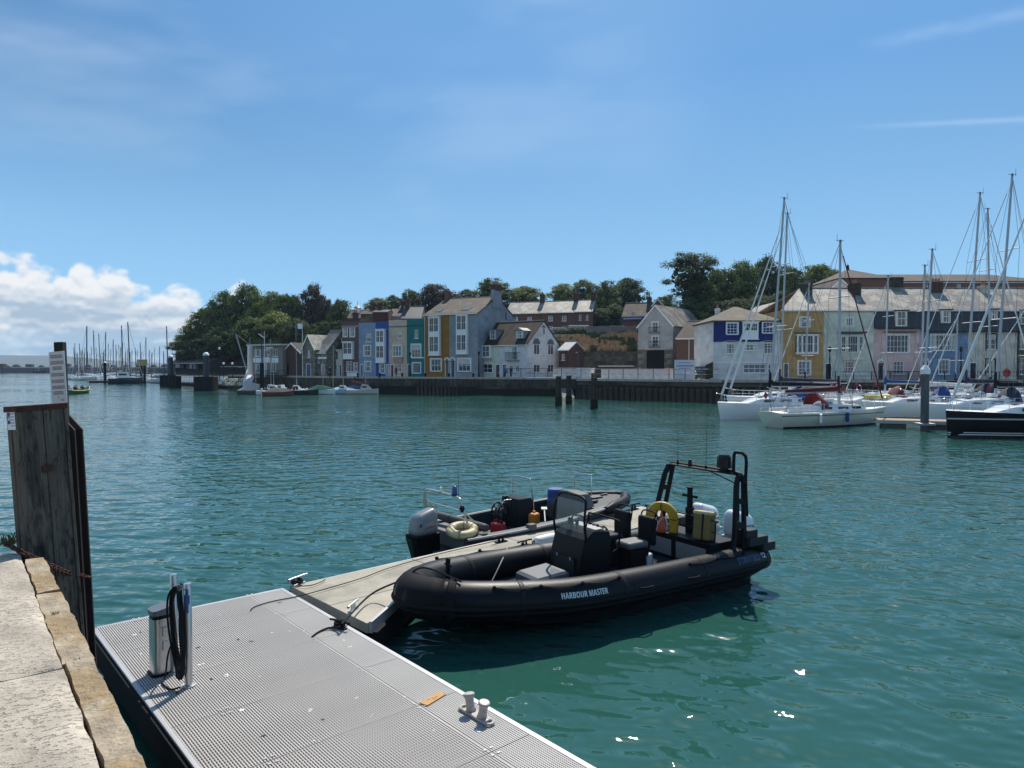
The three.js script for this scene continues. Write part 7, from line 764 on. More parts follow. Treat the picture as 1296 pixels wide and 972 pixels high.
// vehicles: body with rounded glasshouse, wheels, lamps
function vehicle(name, lab, cat, pos, turn, col, van) {
  const t = thing(name, lab, cat, pos, turn), L = van ? 4.9 : 4.3, H = van ? 2.0 : 1.62, s = new THREE.Shape(); (van ? [[-L / 2, 0.35], [L / 2, 0.35], [L / 2, 0.95], [L / 2 - 0.75, 1.12], [L / 2 - 1.4, H], [-L / 2 + 0.1, H], [-L / 2, 1.2]] : [[-L / 2, 0.4], [L / 2, 0.4], [L / 2, 0.95], [L / 2 - 1.05, 1.08], [L / 2 - 1.65, H], [-L / 2 + 0.25, H], [-L / 2, 1.1]]).forEach((p, i) => (i ? s.lineTo(...p) : s.moveTo(...p)));
  part('body', new THREE.ExtrudeGeometry(s, { depth: 1.6, bevelEnabled: true, bevelSize: 0.08, bevelThickness: 0.1, bevelSegments: 3 }).translate(0, 0, -0.8), PM(col, 0.25, { clearcoat: 1 }), t);
  for (const z of [-0.91, 0.91]) part('window', prism(van ? [[L / 2 - 1.75, 1.15], [L / 2 - 0.95, 1.15], [L / 2 - 1.42, 1.85], [L / 2 - 1.75, 1.85]] : [[-1.6, 1.1], [L / 2 - 1.25, 1.1], [L / 2 - 1.72, 1.52], [-1.5, 1.52]], 0.02).translate(0, 0, z - 0.01), fm.pane, t);
  part('windscreen', beam([L / 2 - (van ? 0.72 : 1.0), 1.14, 0], [L / 2 - (van ? 1.33 : 1.58), H - 0.1, 0], 1.45, 0.03), fm.pane, t);
  for (const x of [-L / 2 + 0.85, L / 2 - 0.85]) for (const z of [-0.82, 0.82]) { const w = part('wheel', cyl(0.34, 0.34, 0.22, 0, 0, 0, 18).rotateX(Math.PI / 2).translate(x, 0.34, z), mats.rubber, t); part('rim', cyl(0.2, 0.2, 0.23, 0, 0, 0, 14).rotateX(Math.PI / 2).translate(x, 0.34, z), mats.galv, w); }
  for (const z of [-0.62, 0.62]) part('headlamp', rbox(0.08, 0.18, 0.3, 0.03, L / 2 + 0.06, 0.78, z), mats.white, t); return t;
}
vehicle('parked_car', 'black four wheel drive car parked by the brick garage', 'car', [PX(889, 88), 2.42, -88], -1.9, [0.012, 0.013, 0.016]);
vehicle('parked_van', 'pale van parked above the hedge, right one of two', 'van', [PX(736, 124.5), 9.25, -124.5], 0.1, [0.42, 0.44, 0.44], 1);
vehicle('parked_car', 'silver car parked above the hedge, left of the pale van', 'car', [PX(710, 126), 9.3, -126], 0.15, [0.40, 0.41, 0.42]);
for (let i = 0; i < 4; i++) vehicle('parked_car', ['dark car parked below the hill terrace gable', 'grey car parked before the blue fascia house', 'red car half hidden by the rendered wall', 'dark blue car at the right end of the rendered wall'][i], 'car', [PX([762, 776, 789, 802][i], 126), 9.6, -126], 1.5 + 0.2 * i, [[0.03, 0.03, 0.035], [0.22, 0.22, 0.23], [0.2, 0.02, 0.02], [0.02, 0.03, 0.07]][i]);

// ---------------------------------------------------------------- people
function figure(joints, radii, bones, N = 60, S = 1.02, cy = 0.9, blend = 0.035) {   // one continuous skin round tapered bones
  const mc = new MarchingCubes(N, new THREE.MeshStandardMaterial(), false, false, 60000), f = mc.field; mc.isolation = 0; const B = bones.map(([a, b]) => [joints[a], joints[b], radii[a], radii[b]]);
  for (let k = 0; k < N; k++) for (let j = 0; j < N; j++) for (let i = 0; i < N; i++) { const x = (i / (N / 2) - 1) * S, y = (j / (N / 2) - 1) * S + cy, z = (k / (N / 2) - 1) * S; let s = 0; for (const [a, b, ra, rb] of B) { const dx = b[0] - a[0], dy = b[1] - a[1], dz = b[2] - a[2], t = clamp(((x - a[0]) * dx + (y - a[1]) * dy + (z - a[2]) * dz) / (dx * dx + dy * dy + dz * dz + 1e-9)); const d = Math.hypot(x - a[0] - dx * t, y - a[1] - dy * t, z - a[2] - dz * t) - (ra + (rb - ra) * t); s += Math.exp(-d / blend); } f[i + j * N + k * N * N] = blend * Math.log(s + 1e-30); }
  mc.update(); const n = mc.count, P = new Float32Array(mc.positionArray.subarray(0, n * 3)), Q = new Float32Array(mc.normalArray.subarray(0, n * 3)); for (let i = 0; i < n; i++) { P[i * 3] *= S; P[i * 3 + 1] = P[i * 3 + 1] * S + cy; P[i * 3 + 2] *= S; } const g = new THREE.BufferGeometry(); g.setAttribute('position', new THREE.BufferAttribute(P, 3)); g.setAttribute('normal', new THREE.BufferAttribute(Q, 3)); return g;
}
const bodyBones = [['hip', 'belly'], ['belly', 'chest'], ['chest', 'neck'], ['neck', 'head'], ['head', 'crown'], ['head', 'nose'], ['chest', 'sl'], ['chest', 'sr'], ['sl', 'el'], ['el', 'wl'], ['sr', 'er'], ['er', 'wr'], ['hip', 'hl'], ['hip', 'hr'], ['hl', 'kl'], ['kl', 'al'], ['hr', 'kr'], ['kr', 'ar'], ['al', 'tl'], ['ar', 'tr'], ...['l', 'r'].flatMap((s) => [['w' + s, 'p' + s], ...[0, 1, 2, 3, 4].map((i) => ['p' + s, 'f' + s + i])])];
const bodyR = { hip: 0.14, belly: 0.135, chest: 0.15, neck: 0.055, head: 0.09, crown: 0.088, nose: 0.018, sl: 0.062, sr: 0.062, el: 0.045, er: 0.045, wl: 0.03, wr: 0.03, hl: 0.095, hr: 0.095, kl: 0.06, kr: 0.06, al: 0.042, ar: 0.042, tl: 0.038, tr: 0.038, pl: 0.034, pr: 0.034 }; for (const s of 'lr') for (let i = 0; i < 5; i++) bodyR['f' + s + i] = 0.009;
const hands = (j) => { for (const s of ['l', 'r']) { const w = j['w' + s], d = V(...w).sub(V(...j['e' + s])).normalize(), p = V(...w).addScaledVector(d, 0.07); j['p' + s] = p.toArray(); for (let i = 0; i < 5; i++) j['f' + s + i] = p.clone().addScaledVector(d, [0.05, 0.085, 0.095, 0.088, 0.07][i]).add(V(0.015, 0, (i - 2) * 0.022 * (i ? 1 : 1.6))).toArray(); } return j; };
const paint = (g, fn) => { const p = g.attributes.position, c = new Float32Array(p.count * 3); for (let i = 0; i < p.count; i++) { const k = fn(p.getX(i), p.getY(i), p.getZ(i)); c.set(k, i * 3); } const q = g.clone(); q.setAttribute('color', new THREE.BufferAttribute(c, 3)); return q; };
const bodyMat = M('#ffffff', 0.85, { vertexColors: true });
const standing = figure(hands({ hip: [0, 0.93, 0], belly: [0.01, 1.08, 0], chest: [0.01, 1.3, 0], neck: [0, 1.5, 0], head: [0.01, 1.6, 0], crown: [0, 1.66, 0], nose: [0.1, 1.6, 0], sl: [0, 1.42, 0.19], sr: [0, 1.42, -0.19], el: [-0.03, 1.13, 0.25], er: [-0.02, 1.13, -0.25], wl: [0.06, 0.88, 0.26], wr: [0.1, 0.9, -0.25], hl: [0, 0.88, 0.1], hr: [0, 0.88, -0.1], kl: [0.05, 0.48, 0.11], kr: [-0.03, 0.48, -0.11], al: [0.02, 0.08, 0.12], ar: [-0.12, 0.09, -0.12], tl: [0.16, 0.04, 0.13], tr: [0.02, 0.04, -0.14] }), bodyR, bodyBones);
const rowing = figure(hands({ hip: [0, 0.14, 0], belly: [-0.02, 0.3, 0], chest: [0.0, 0.52, 0], neck: [0.03, 0.72, 0], head: [0.06, 0.82, 0], crown: [0.05, 0.88, 0], nose: [0.16, 0.82, 0], sl: [0.01, 0.64, 0.19], sr: [0.01, 0.64, -0.19], el: [0.22, 0.48, 0.24], er: [0.22, 0.48, -0.24], wl: [0.45, 0.5, 0.16], wr: [0.45, 0.5, -0.16], hl: [0.05, 0.12, 0.1], hr: [0.05, 0.12, -0.1], kl: [0.45, 0.3, 0.13], kr: [0.45, 0.3, -0.13], al: [0.72, 0.0, 0.12], ar: [0.72, 0.0, -0.12], tl: [0.82, 0.08, 0.12], tr: [0.82, 0.08, -0.12] }), bodyR, bodyBones, 60, 1.0, 0.5);
const skin = [0.42, 0.24, 0.17];
function person(lab, geo, pos, turn, top, legs, hair, seat) { const t = thing('person', lab, 'person', pos, turn); part('body', paint(geo, (x, y, z) => (seat ? (y > 0.72 || x > 0.43 && y > 0.42 ? skin : y > 0.2 && x < 0.4 ? top : legs) : (y > 1.49 || Math.abs(z) > 0.2 && y < 0.9 && y > 0.6 ? skin : y > 0.95 ? top : y < 0.09 ? [0.03, 0.03, 0.03] : legs))), bodyMat, t); const hy = seat ? 0.885 : 1.665, hx = seat ? 0.035 : -0.015; part('hair', new THREE.SphereGeometry(0.098, 14, 9, 0, 6.3, 0, 1.75).rotateZ(0.35).translate(hx, hy - 0.005, 0), M(hair, 0.9), t); return t; }
person('person in blue top standing at the door of the white cottage', standing, [PX(639, 101.6 + 1.7), 2.42, -103.3], -1.2, [0.05, 0.12, 0.3], [0.05, 0.06, 0.10], [0.06, 0.04, 0.03]);
person('person in dark clothes walking beside the white cottage railing', standing, [PX(646.5, 102.8), 2.42, -102.8], 0.3, [0.025, 0.025, 0.03], [0.03, 0.035, 0.05], [0.03, 0.02, 0.02]);
person('person in black coat standing before the white cottage by the stone range', standing, [PX(417.5, 113.6), 2.42, -113.6], -0.6, [0.02, 0.02, 0.022], [0.02, 0.022, 0.025], [0.02, 0.015, 0.01]);
person('person in red top on the quay near the teal house door', standing, [PX(501.5, 109.8), 2.42, -109.8], 2.8, [0.2, 0.03, 0.03], [0.04, 0.045, 0.06], [0.1, 0.06, 0.03]);
{ // rowing gig seen end on
  const d = 109, t = thing('rowing_gig', 'green rowing gig with crew, right of the notice board', 'rowing boat', [PX(97, d), 0, -d], 1.75); const st = [[-4.4, 0.12, 0.85], [-3, 0.62, 0.62], [-1, 0.82, 0.52], [1, 0.84, 0.52], [3, 0.6, 0.62], [4.6, 0.05, 0.95]];
  part('hull', crease(loft(st.map(([x, w, y]) => [V(x, -0.15, 0), V(x, 0.08, -w * 0.75), V(x, y, -w), V(x, y, -w + 0.06), V(x, 0.1, -w * 0.7), V(x, 0.1, w * 0.7), V(x, y, w - 0.06), V(x, y, w), V(x, 0.08, w * 0.75)])), 0.6), M([0.05, 0.14, 0.05], 0.4), t); part('sheer_strake', [-1, 1].map((s) => new THREE.TubeGeometry(curve(st.map(([x, w, y]) => [x, y - 0.06, s * (w + 0.015)])), 30, 0.06, 6)), M([0.55, 0.5, 0.2], 0.5), t); for (const x of [-2.4, -1.1, 0.2, 1.5]) part('thwart', rbox(0.2, 0.05, 1.3, 0.02, x, 0.36, 0), M([0.35, 0.22, 0.1], 0.6), t);
  t.updateMatrixWorld(); [-2.4, -1.1, 0.2, 1.5].forEach((x, i) => person(['rower in white top nearest in the green gig', 'rower in dark top second in the green gig', 'rower in pale shirt third in the green gig', 'rower in navy top farthest in the green gig'][i], rowing, t.localToWorld(V(x, 0.3, (i % 2 - 0.5) * 0.3)), 1.75, [[0.55, 0.55, 0.55], [0.04, 0.04, 0.05], [0.5, 0.5, 0.42], [0.03, 0.04, 0.09]][i], [0.03, 0.03, 0.04], [0.04, 0.03, 0.02], 1));
  [-2.4, -1.1, 0.2, 1.5].forEach((x, i) => { const s = i % 2 ? 1 : -1, o = thing('oar', ['long oar dipping left of the gig, nearer', 'long oar reaching right from the gig, nearer', 'long oar dipping left of the gig, farther', 'long oar reaching right from the gig, farther'][i], 'oar', t.localToWorld(V(x + 0.45, 0.78, 0)), 1.75); part('shaft', bar([0, 0.02, -s * 0.2], [0.3, -0.42, s * 3.5], 0.03), M([0.5, 0.42, 0.3], 0.6), o); part('blade', beam([0.3, -0.42, s * 3.4], [0.38, -0.56, s * 4.2], 0.2, 0.03), fm.dark, o); });
}
// ---------------------------------------------------------------- yachts and small craft
const gel = PM([0.80, 0.80, 0.78], 0.25, { clearcoat: 0.6, clearcoatRoughness: 0.15 }), deckM = M([0.70, 0.69, 0.66], 0.6), mastM = M([0.42, 0.425, 0.43], 0.45, { metalness: 0.5 }), mastDark = M([0.13, 0.13, 0.14], 0.6), wireM = M([0.10, 0.10, 0.11], 0.5), sailM = M([0.72, 0.71, 0.68], 0.8), hatchM = PM([0.02, 0.022, 0.026], 0.1, {});
const navy = M([0.012, 0.018, 0.05], 0.8), maroon = M([0.10, 0.008, 0.014], 0.8), blueM = M([0.012, 0.055, 0.20], 0.8), blackM = M([0.012, 0.012, 0.014], 0.8), creamHull = PM([0.66, 0.64, 0.54], 0.3, { clearcoat: 0.5 }), darkHull = PM([0.005, 0.005, 0.008], 0.4, { specularIntensity: 0.25 });
function yacht(lab, px, dist, heading, o) {                           // local x to the bow, origin amidships on the water
  const L = o.L, B = o.B ?? L * 0.31, F = o.F ?? 0.95 * L / 9, t = thing(o.name || 'sailing_yacht', lab, o.cat || 'yacht', [PX(px, dist), 0, -dist], heading, o.group), simple = o.simple, hullM = o.hull || gel;
  if (o.heel) t.rotation.x = o.heel;
  const st = []; const NS = simple ? 6 : 11; for (let i = 0; i <= NS; i++) { const u = i / NS, x = lerp(-L / 2, L / 2, u), w = B / 2 * Math.pow(Math.sin(Math.PI * Math.min(1, 0.30 + 0.70 * (1 - u)) * 0.5 + 0), 1.0) * Math.pow(1 - Math.pow(u, 3.2), 0.75) * (0.80 + 0.20 * sstep(u, 0, 0.35)), sh = F * (0.92 + 0.22 * u * u + 0.05 * (1 - u)); st.push([x, Math.max(w, 0.03), sh]); }
  const rake = o.rake ?? 0.55, hr = st.map(([x, w, y], i) => { const u = i / NS, k = sstep(u, 0.72, 1), q = (yy) => x + rake * k * ((yy / y) - 0.85) - (o.sternRake ?? 0.25) * (1 - sstep(u, 0, 0.12)) * (1 - yy / y); return [V(q(-0.25), -0.25, 0), V(q(0.02), 0.02, -w * 0.66 * (1 - 0.45 * k)), V(q(y * 0.5), y * 0.5, -w * 0.93 * (1 - 0.12 * k)), V(q(y), y, -w), V(q(y), y + 0.04, -w * 0.97), V(q(y), y + 0.09, 0), V(q(y), y + 0.04, w * 0.97), V(q(y), y, w), V(q(y * 0.5), y * 0.5, w * 0.93 * (1 - 0.12 * k)), V(q(0.02), 0.02, w * 0.66 * (1 - 0.45 * k))]; });
  part('hull', crease(loft(hr), 0.55), hullM, t);
  part('deck', loft(st.map(([x, w, y], i) => { const k = sstep(i / NS, 0.72, 1); return [V(x + rake * k * 0.13, y + 0.05, -w * 0.9), V(x + rake * k * 0.13, y + 0.115, 0), V(x + rake * k * 0.13, y + 0.05, w * 0.9)]; }), false, false), deckM, t);
  const stripe = (y0, y1, m, nm) => part(nm, [-1, 1].map((s) => loft(st.map(([x, w, y], i) => { const u = i / NS, k = sstep(u, 0.72, 1), qq = (yy) => { const f = yy / y, W = f < 0.5 ? lerp(0.66 * (1 - 0.45 * k), 0.93 * (1 - 0.12 * k), f / 0.5) : lerp(0.93 * (1 - 0.12 * k), 1, (f - 0.5) / 0.5); return V(x + rake * k * (f - 0.85) - (o.sternRake ?? 0.25) * (1 - sstep(u, 0, 0.12)) * (1 - f), yy, s * (w * W + 0.012)); }; return [qq(y0), qq(y1)]; }), false, false)), new THREE.MeshStandardMaterial({ color: m.color, roughness: 0.4, side: THREE.DoubleSide }), t);
  stripe(-0.02, o.boot ?? 0.1, o.bootM || blackM, 'boot_top'); if (o.stripe) stripe(F * 0.80, F * 0.86, o.stripe, 'sheer_stripe'); if (o.stripe2) { stripe(0.16, 0.22, sailM, 'boot_stripe'); stripe(0.28, 0.33, sailM, 'boot_stripe'); }
  const yd = F + 0.06, h = 0.42 * L / 10 + 0.1, cb = crease(loft([[-0.16, 0.31, 0.85], [0.05, 0.33, 1], [0.22, 0.25, 0.8], [0.31, 0.14, 0.12]].map(([u, w, k]) => [V(u * L, yd - 0.05, -w * B), V(u * L, yd + h * k * 0.8, -w * B * 0.86), V(u * L, yd + h * k, 0), V(u * L, yd + h * k * 0.8, w * B * 0.86), V(u * L, yd - 0.05, w * B)]), true, true), 0.5), c = part('coachroof', cb, gel, t);
  if (!simple) { for (const s of [-1, 1]) for (const u of [-0.1, 0.04, 0.16]) part('cabin_window', box(0.085 * L, h * 0.32, 0.03, u * L, yd + h * 0.42, s * (B * (u > 0.1 ? 0.265 : 0.302))).rotateX(0), hatchM, c); part('cockpit', [box(0.22 * L, 0.03, B * 0.42, -0.29 * L, yd + 0.03, 0)], M([0.25, 0.2, 0.15], 0.7), t); for (const s of [-1, 1]) part('coaming', rbox(0.26 * L, 0.22, 0.16, 0.05, -0.29 * L, yd + 0.1, s * B * 0.29), gel, t); part('wheel', [new THREE.TorusGeometry(0.4, 0.025, 6, 22).rotateY(Math.PI / 2).translate(-0.36 * L, yd + 0.65, 0), bar([-0.36 * L, yd, 0], [-0.34 * L, yd + 0.65, 0], 0.07)], mats.galv, t); for (const [x, z] of [[0.3, 0], [0.18, 0], [-0.02, 0.1]]) part('deck_hatch', rbox(0.5, 0.05, 0.5, 0.02, x * L, yd + (x > 0.25 ? 0.06 : h * (x > 0.1 ? 0.9 : 1)) + 0.02, z), hatchM, c); }
  // mast, boom, wires
  const mx = (o.mx ?? 0.08) * L, mh = o.mast, rk = o.mastRake ?? 0.03, top = V(mx - rk * mh, mh, 0), mr = simple ? 0.17 : 0.105, m = part('mast', [bar([mx, yd, 0], [top.x, top.y, 0], mr, 8, mr * 0.72)], o.mastM || (simple ? mastDark : mastM), t);
  const spr = []; for (const f of simple ? [] : mh > 11 ? [0.42, 0.70] : [0.5]) { const y = mh * f, x = lerp(mx, top.x, f), w = B * 0.36 * (1.1 - 0.4 * f); part('spreader', bar([x - 0.1, y, -w], [x - 0.1, y, w], 0.035, 6), mastM, m); spr.push([x - 0.1, y, w]); }
  const wr = o.wire ?? 0.012, wires = []; if (!simple) { for (const s of [-1, 1]) { let p = [mx - 0.1, yd, s * B * 0.44]; for (const [x, y, w] of spr) { wires.push(bar(p, [x, y, s * w], wr, 5)); p = [x, y, s * w]; } wires.push(bar(p, [top.x, top.y - 0.1, 0], wr, 5)); if (spr.length) wires.push(bar([mx, yd, s * B * 0.42], [lerp(mx, top.x, 0.44), mh * 0.44, 0], wr, 5)); } wires.push(bar([-L * 0.49, F + 0.05, 0], [top.x, top.y, 0], wr, 5)); part('rigging', wires, wireM, t); part('masthead', [bar([top.x - 0.35, top.y + 0.1, 0], [top.x + 0.3, top.y + 0.1, 0], 0.02, 5), bar([top.x - 0.3, top.y, 0.05], [top.x - 0.34, top.y + 0.55, 0.05], 0.012, 5), cyl(0.06, 0.08, 0.2, top.x, top.y + 0.05, 0, 8)], wireM, m); }
  const fy = o.frac ?? 0.98, ft = [lerp(mx, top.x, fy), mh * fy, 0], fb = [L * 0.49 + rake * 0.1, F * 1.14 + 0.1, 0]; if (o.furl !== 0) part('furled_jib', simple ? bar(fb, ft, 0.05, 5) : [bar(V(...fb).lerp(V(...ft), 0.04).toArray(), V(...fb).lerp(V(...ft), 0.94).toArray(), o.furl ?? 0.09, 8, 0.035), bar(fb, ft, 0.012, 5)], o.furlM || sailM, t);
  const by = yd + h + (o.boomUp ?? 0.75), be = [mx - (o.boomL ?? 0.40) * L, by - 0.05, 0]; if (o.cover !== null) { const b = part('boom', bar([mx - 0.1, by, 0], be, 0.07, 8), o.mastM || mastM, t); part('sail_cover', [sweep(curve([V(mx - 0.05, by + 0.42, 0), V(mx - 0.25, by + 0.22, 0), V(lerp(mx, be[0], 0.5), by + 0.16, 0), V(be[0] + 0.1, by + 0.08, 0)]), 16, (u) => lerp(0.2, 0.1, u) * (simple ? 0.9 : 1), 10), simple ? null : bar([mx - 0.02, by - 0.1, 0], [mx - 0.05, by + 1.1, 0], 0.13, 8, 0.09)], o.cover || navy, b); if (!simple) part('topping_lift', bar(be, [top.x, top.y, 0], 0.01, 5), wireM, t); }
  if (!simple) { // rails, sprayhood, fenders
    const g = [], ry = F + 0.65; const edge = (u) => { const k = u * NS, i = Math.min(NS - 1, Math.floor(k)), f = k - i; return [lerp(st[i][0], st[i + 1][0], f) + rake * 0.12 * sstep(u, 0.72, 1), lerp(st[i][1], st[i + 1][1], f) * 0.95, lerp(st[i][2], st[i + 1][2], f)]; };
    for (const s of [-1, 1]) { for (let i = 0; i <= 9; i++) { const [x, w, y] = edge(0.03 + 0.93 * i / 9); g.push(bar([x, y, s * w], [x, y + 0.62, s * w], 0.016, 5)); } for (const hh of [0.6, 0.32]) g.push(new THREE.TubeGeometry(curve(Array.from({ length: 14 }, (_, i) => { const [x, w, y] = edge(0.03 + 0.93 * i / 13); return [x, y + hh, s * w]; })), 30, hh > 0.5 ? 0.013 : 0.008, 4)); }
    const [bx, bw, byy] = edge(0.93); g.push(tube([[bx, byy + 0.62, -bw], [L * 0.5 + 0.15, byy + 0.78, 0], [bx, byy + 0.62, bw]], 0.022, 16, 5)); part('guard_rail', g, mats.chrome, t);
    if (o.hood) part('sprayhood', loft([0, 0.3, 0.62, 0.95].map((a, i) => Array.from({ length: 9 }, (_, k) => { const th = Math.PI * k / 8; return V(-0.15 * L + 0.1 + (i === 3 ? 0.75 : i * 0.2), yd + 0.05 + Math.sin(th) * (h + 0.72) * (i === 3 ? 0.5 : 1 - 0.08 * i), -Math.cos(th) * B * 0.3); })), false, false), new THREE.MeshStandardMaterial({ color: o.hood.color, roughness: 0.8, side: THREE.DoubleSide }), t);
    for (let i = 0; i < (o.fenders ?? 2); i++) { const [x, w, y] = edge(0.3 + 0.25 * i); part('fender', new THREE.CapsuleGeometry(0.11, 0.45, 4, 10).translate(x, y - 0.35, (o.fs ?? 1) * (w + 0.13)), i % 2 ? blueM : gel, t); }
    if (o.flag !== 0) { const fx = -L * 0.49; part('ensign', [bar([fx, F, 0.2], [fx - 0.35, F + 1.5, 0.2], 0.018, 5)], wireM, t); part('flag', rot(box(0.55, 0.34, 0.012), 0, 0.5, -0.5).translate(fx - 0.5, F + 1.15, 0.2), M([0.30, 0.02, 0.03], 0.8), t); }
    part('liferaft', rbox(0.6, 0.28, 0.45, 0.06, 0.0, yd + h + 0.14, 0), gel, c);
  }
  return t;
}
const H = (m) => m;                                                   // headings: 0 points the bow to the right, PI to the left
{
  yacht('cream hulled yacht with maroon sail cover moored broadside in front of the others', 1049, 48.6, 0.33, { L: 9.9, F: 1.0, hull: creamHull, stripe: M([0.10, 0.09, 0.07], 0.5), cover: maroon, hood: M([0.22, 0.02, 0.02], 0.8), mast: 12.6, mastRake: 0.002, mx: 0.09, rake: 0.95, sternRake: -0.5, furlM: maroon, furl: 0.05, boomL: 0.46 });
  yacht('white yacht with black boom cover, bow to the left beside the timber quay', 990, 56, Math.PI + 0.3, { L: 11.6, F: 1.12, cover: blackM, boomL: 0.5, mast: 17.2, mastRake: 0.07, mx: 0.10, hood: blueM, rake: 0.25, boot: 0.06, bootM: gel, frac: 0.9 });
  yacht('white yacht with navy covers, second from the timber quay, behind the black covered one', 1003, 62.5, Math.PI + 0.2, { L: 12.5, F: 1.3, cover: navy, boomL: 0.46, mast: 17.4, mastRake: 0.035, mx: 0.10, hood: navy, rake: 0.3 });
  yacht('black hulled racing yacht with white boot stripes at the right edge', 1331, 40.6, Math.PI + 0.05, { L: 12.4, F: 1.32, hull: darkHull, cover: blueM, mast: 17, mastRake: 0.03, mx: 0.05, rake: 0.12, stripe: M([0.45, 0.45, 0.45], 0.4), stripe2: 1, bootM: blackM, boot: 0.12, boomUp: 1.2, fenders: 0, furl: 0.085, hood: blueM });
  yacht('white yacht under the tall right hand mast, black cover, behind the black hull', 1256, 52, Math.PI + 0.12, { L: 11, F: 1.2, cover: blackM, mast: 18, mastRake: 0.062, mx: -0.02, hood: navy, furl: 0.04 });
  yacht('white yacht with pale cover behind the capped pile', 1172, 56, Math.PI + 0.1, { L: 10.5, F: 1.15, cover: sailM, mast: 13.2, mastRake: 0.045, mx: 0.02, hood: blueM, furl: 0 });
  yacht('white yacht with tall raked mast, middle of the right hand raft', 1226, 60, Math.PI + 0.1, { L: 12, F: 1.25, cover: navy, mast: 18.6, mastRake: 0.055, mx: 0.02, hood: navy, furl: 0.03 });
  yacht('white yacht with thin forward leaning mast beside the tall raked one', 1247, 66, 0.1, { L: 11, F: 1.2, cover: blackM, mast: 18.6, mastRake: 0.03, mx: 0.05 });
  yacht('white yacht with yellow dinghy on deck behind the cream hull bow', 1118, 60, Math.PI + 0.15, { L: 10, F: 1.1, cover: maroon, mast: 12.6, mastRake: 0.02, mx: -0.35, hood: maroon, furl: 0 });
  yacht('white yacht nearest the pink house along the quay', 1130, 70, Math.PI + 0.08, { L: 10, F: 1.1, cover: blueM, mast: 12.9, mastRake: 0.015, mx: 0.08, furl: 0.06 });
  yacht('white yacht along the quay before the blue terrace house', 1215, 73, Math.PI + 0.08, { L: 10.6, F: 1.1, cover: navy, mast: 9.4, mastRake: 0.02, mx: 0.05, furl: 0.06 });
  yacht('white yacht along the quay before the off white terrace house', 1290, 72, Math.PI + 0.06, { L: 10.6, F: 1.1, cover: blueM, mast: 10.4, mastRake: 0.02, mx: -0.05, furl: 0.06 });
  yacht('white yacht low in front of the ochre house, partly behind cream yacht', 1040, 69, Math.PI + 0.14, { L: 11, F: 1.15, cover: blackM, mast: 12.2, mastRake: 0.03, mx: 0.16, hood: navy, furl: 0.06 });
  const yd = thing('yellow_tender', 'small yellow tender lying on the deck behind the cream hull bow', 'tender', [PX(1112, 57), 1.4, -57], 0.4); part('tube', sweep(curve([V(-0.9, 0.2, -0.45), V(0.5, 0.22, -0.45), V(1.0, 0.28, 0), V(0.5, 0.22, 0.45), V(-0.9, 0.2, 0.45)]), 30, () => 0.19, 10), M([0.60, 0.48, 0.06], 0.5), yd); part('floor', box(1.5, 0.05, 0.6, -0.2, 0.1, 0), M([0.1, 0.1, 0.1], 0.8), yd);
  const cy = thing('covered_dinghy', 'light blue covered dinghy behind the capped pile', 'dinghy', [PX(1186, 64), 0, -64], 0.2); part('hull', crease(loft([[-1.6, 0.6, 0.5], [0, 0.75, 0.5], [1.2, 0.4, 0.6], [1.7, 0.04, 0.7]].map(([x, w, y]) => [V(x, -0.1, 0), V(x, 0.1, -w * 0.8), V(x, y, -w), V(x, y, w), V(x, 0.1, w * 0.8)])), 0.5), gel, cy); part('cover', crease(loft([[-1.65, 0.63, 0.5, 0.75], [0, 0.78, 0.5, 1.9], [1.25, 0.42, 0.6, 1.3], [1.72, 0.04, 0.7, 0.75]].map(([x, w, y, c]) => [V(x, y - 0.1, -w), V(x, c, 0), V(x, y - 0.1, w)]), false, false), 0.5), M([0.05, 0.28, 0.45], 0.8, { side: THREE.DoubleSide }), cy);
  // pontoon between cream and black yachts, and the raft's walkway
  const p = thing('timber_pontoon', 'tan decked pontoon between the cream yacht and the black hull', 'pontoon', [PX(1130, 47.5), 0, -47.5], -0.38); for (let i = 0; i < 22; i++) part('deck_board', rbox(0.30, 0.05, 1.9, 0.008, -0.8 + i * 0.315, 0.52, 0.2), M([0.46, 0.36, 0.24], 0.85, { map: rep(mottle, 1) }), p); part('edge_beam', [box(7.2, 0.2, 0.08, 2.5, 0.42, 1.16), box(7.2, 0.2, 0.08, 2.5, 0.42, -0.78)], M([0.4, 0.38, 0.33], 0.8), p); part('float', [box(1.4, 0.6, 1.6, 0, 0.12, 0.2), box(1.4, 0.6, 1.6, 2.6, 0.12, 0.2), box(1.4, 0.6, 1.6, 5, 0.12, 0.2)], M([0.10, 0.10, 0.09], 0.9), p);
  const wk = thing('walkway_pontoon', 'long pale walkway pontoon running behind the moored yachts', 'pontoon', [PX(1160, 66), 0, -66], 0.04); part('deck', box(46, 0.12, 1.8, 8, 0.5, 0), mats.conc, wk); part('float', box(45, 0.5, 1.4, 8, 0.18, 0), M([0.10, 0.10, 0.09], 0.9), wk);
}
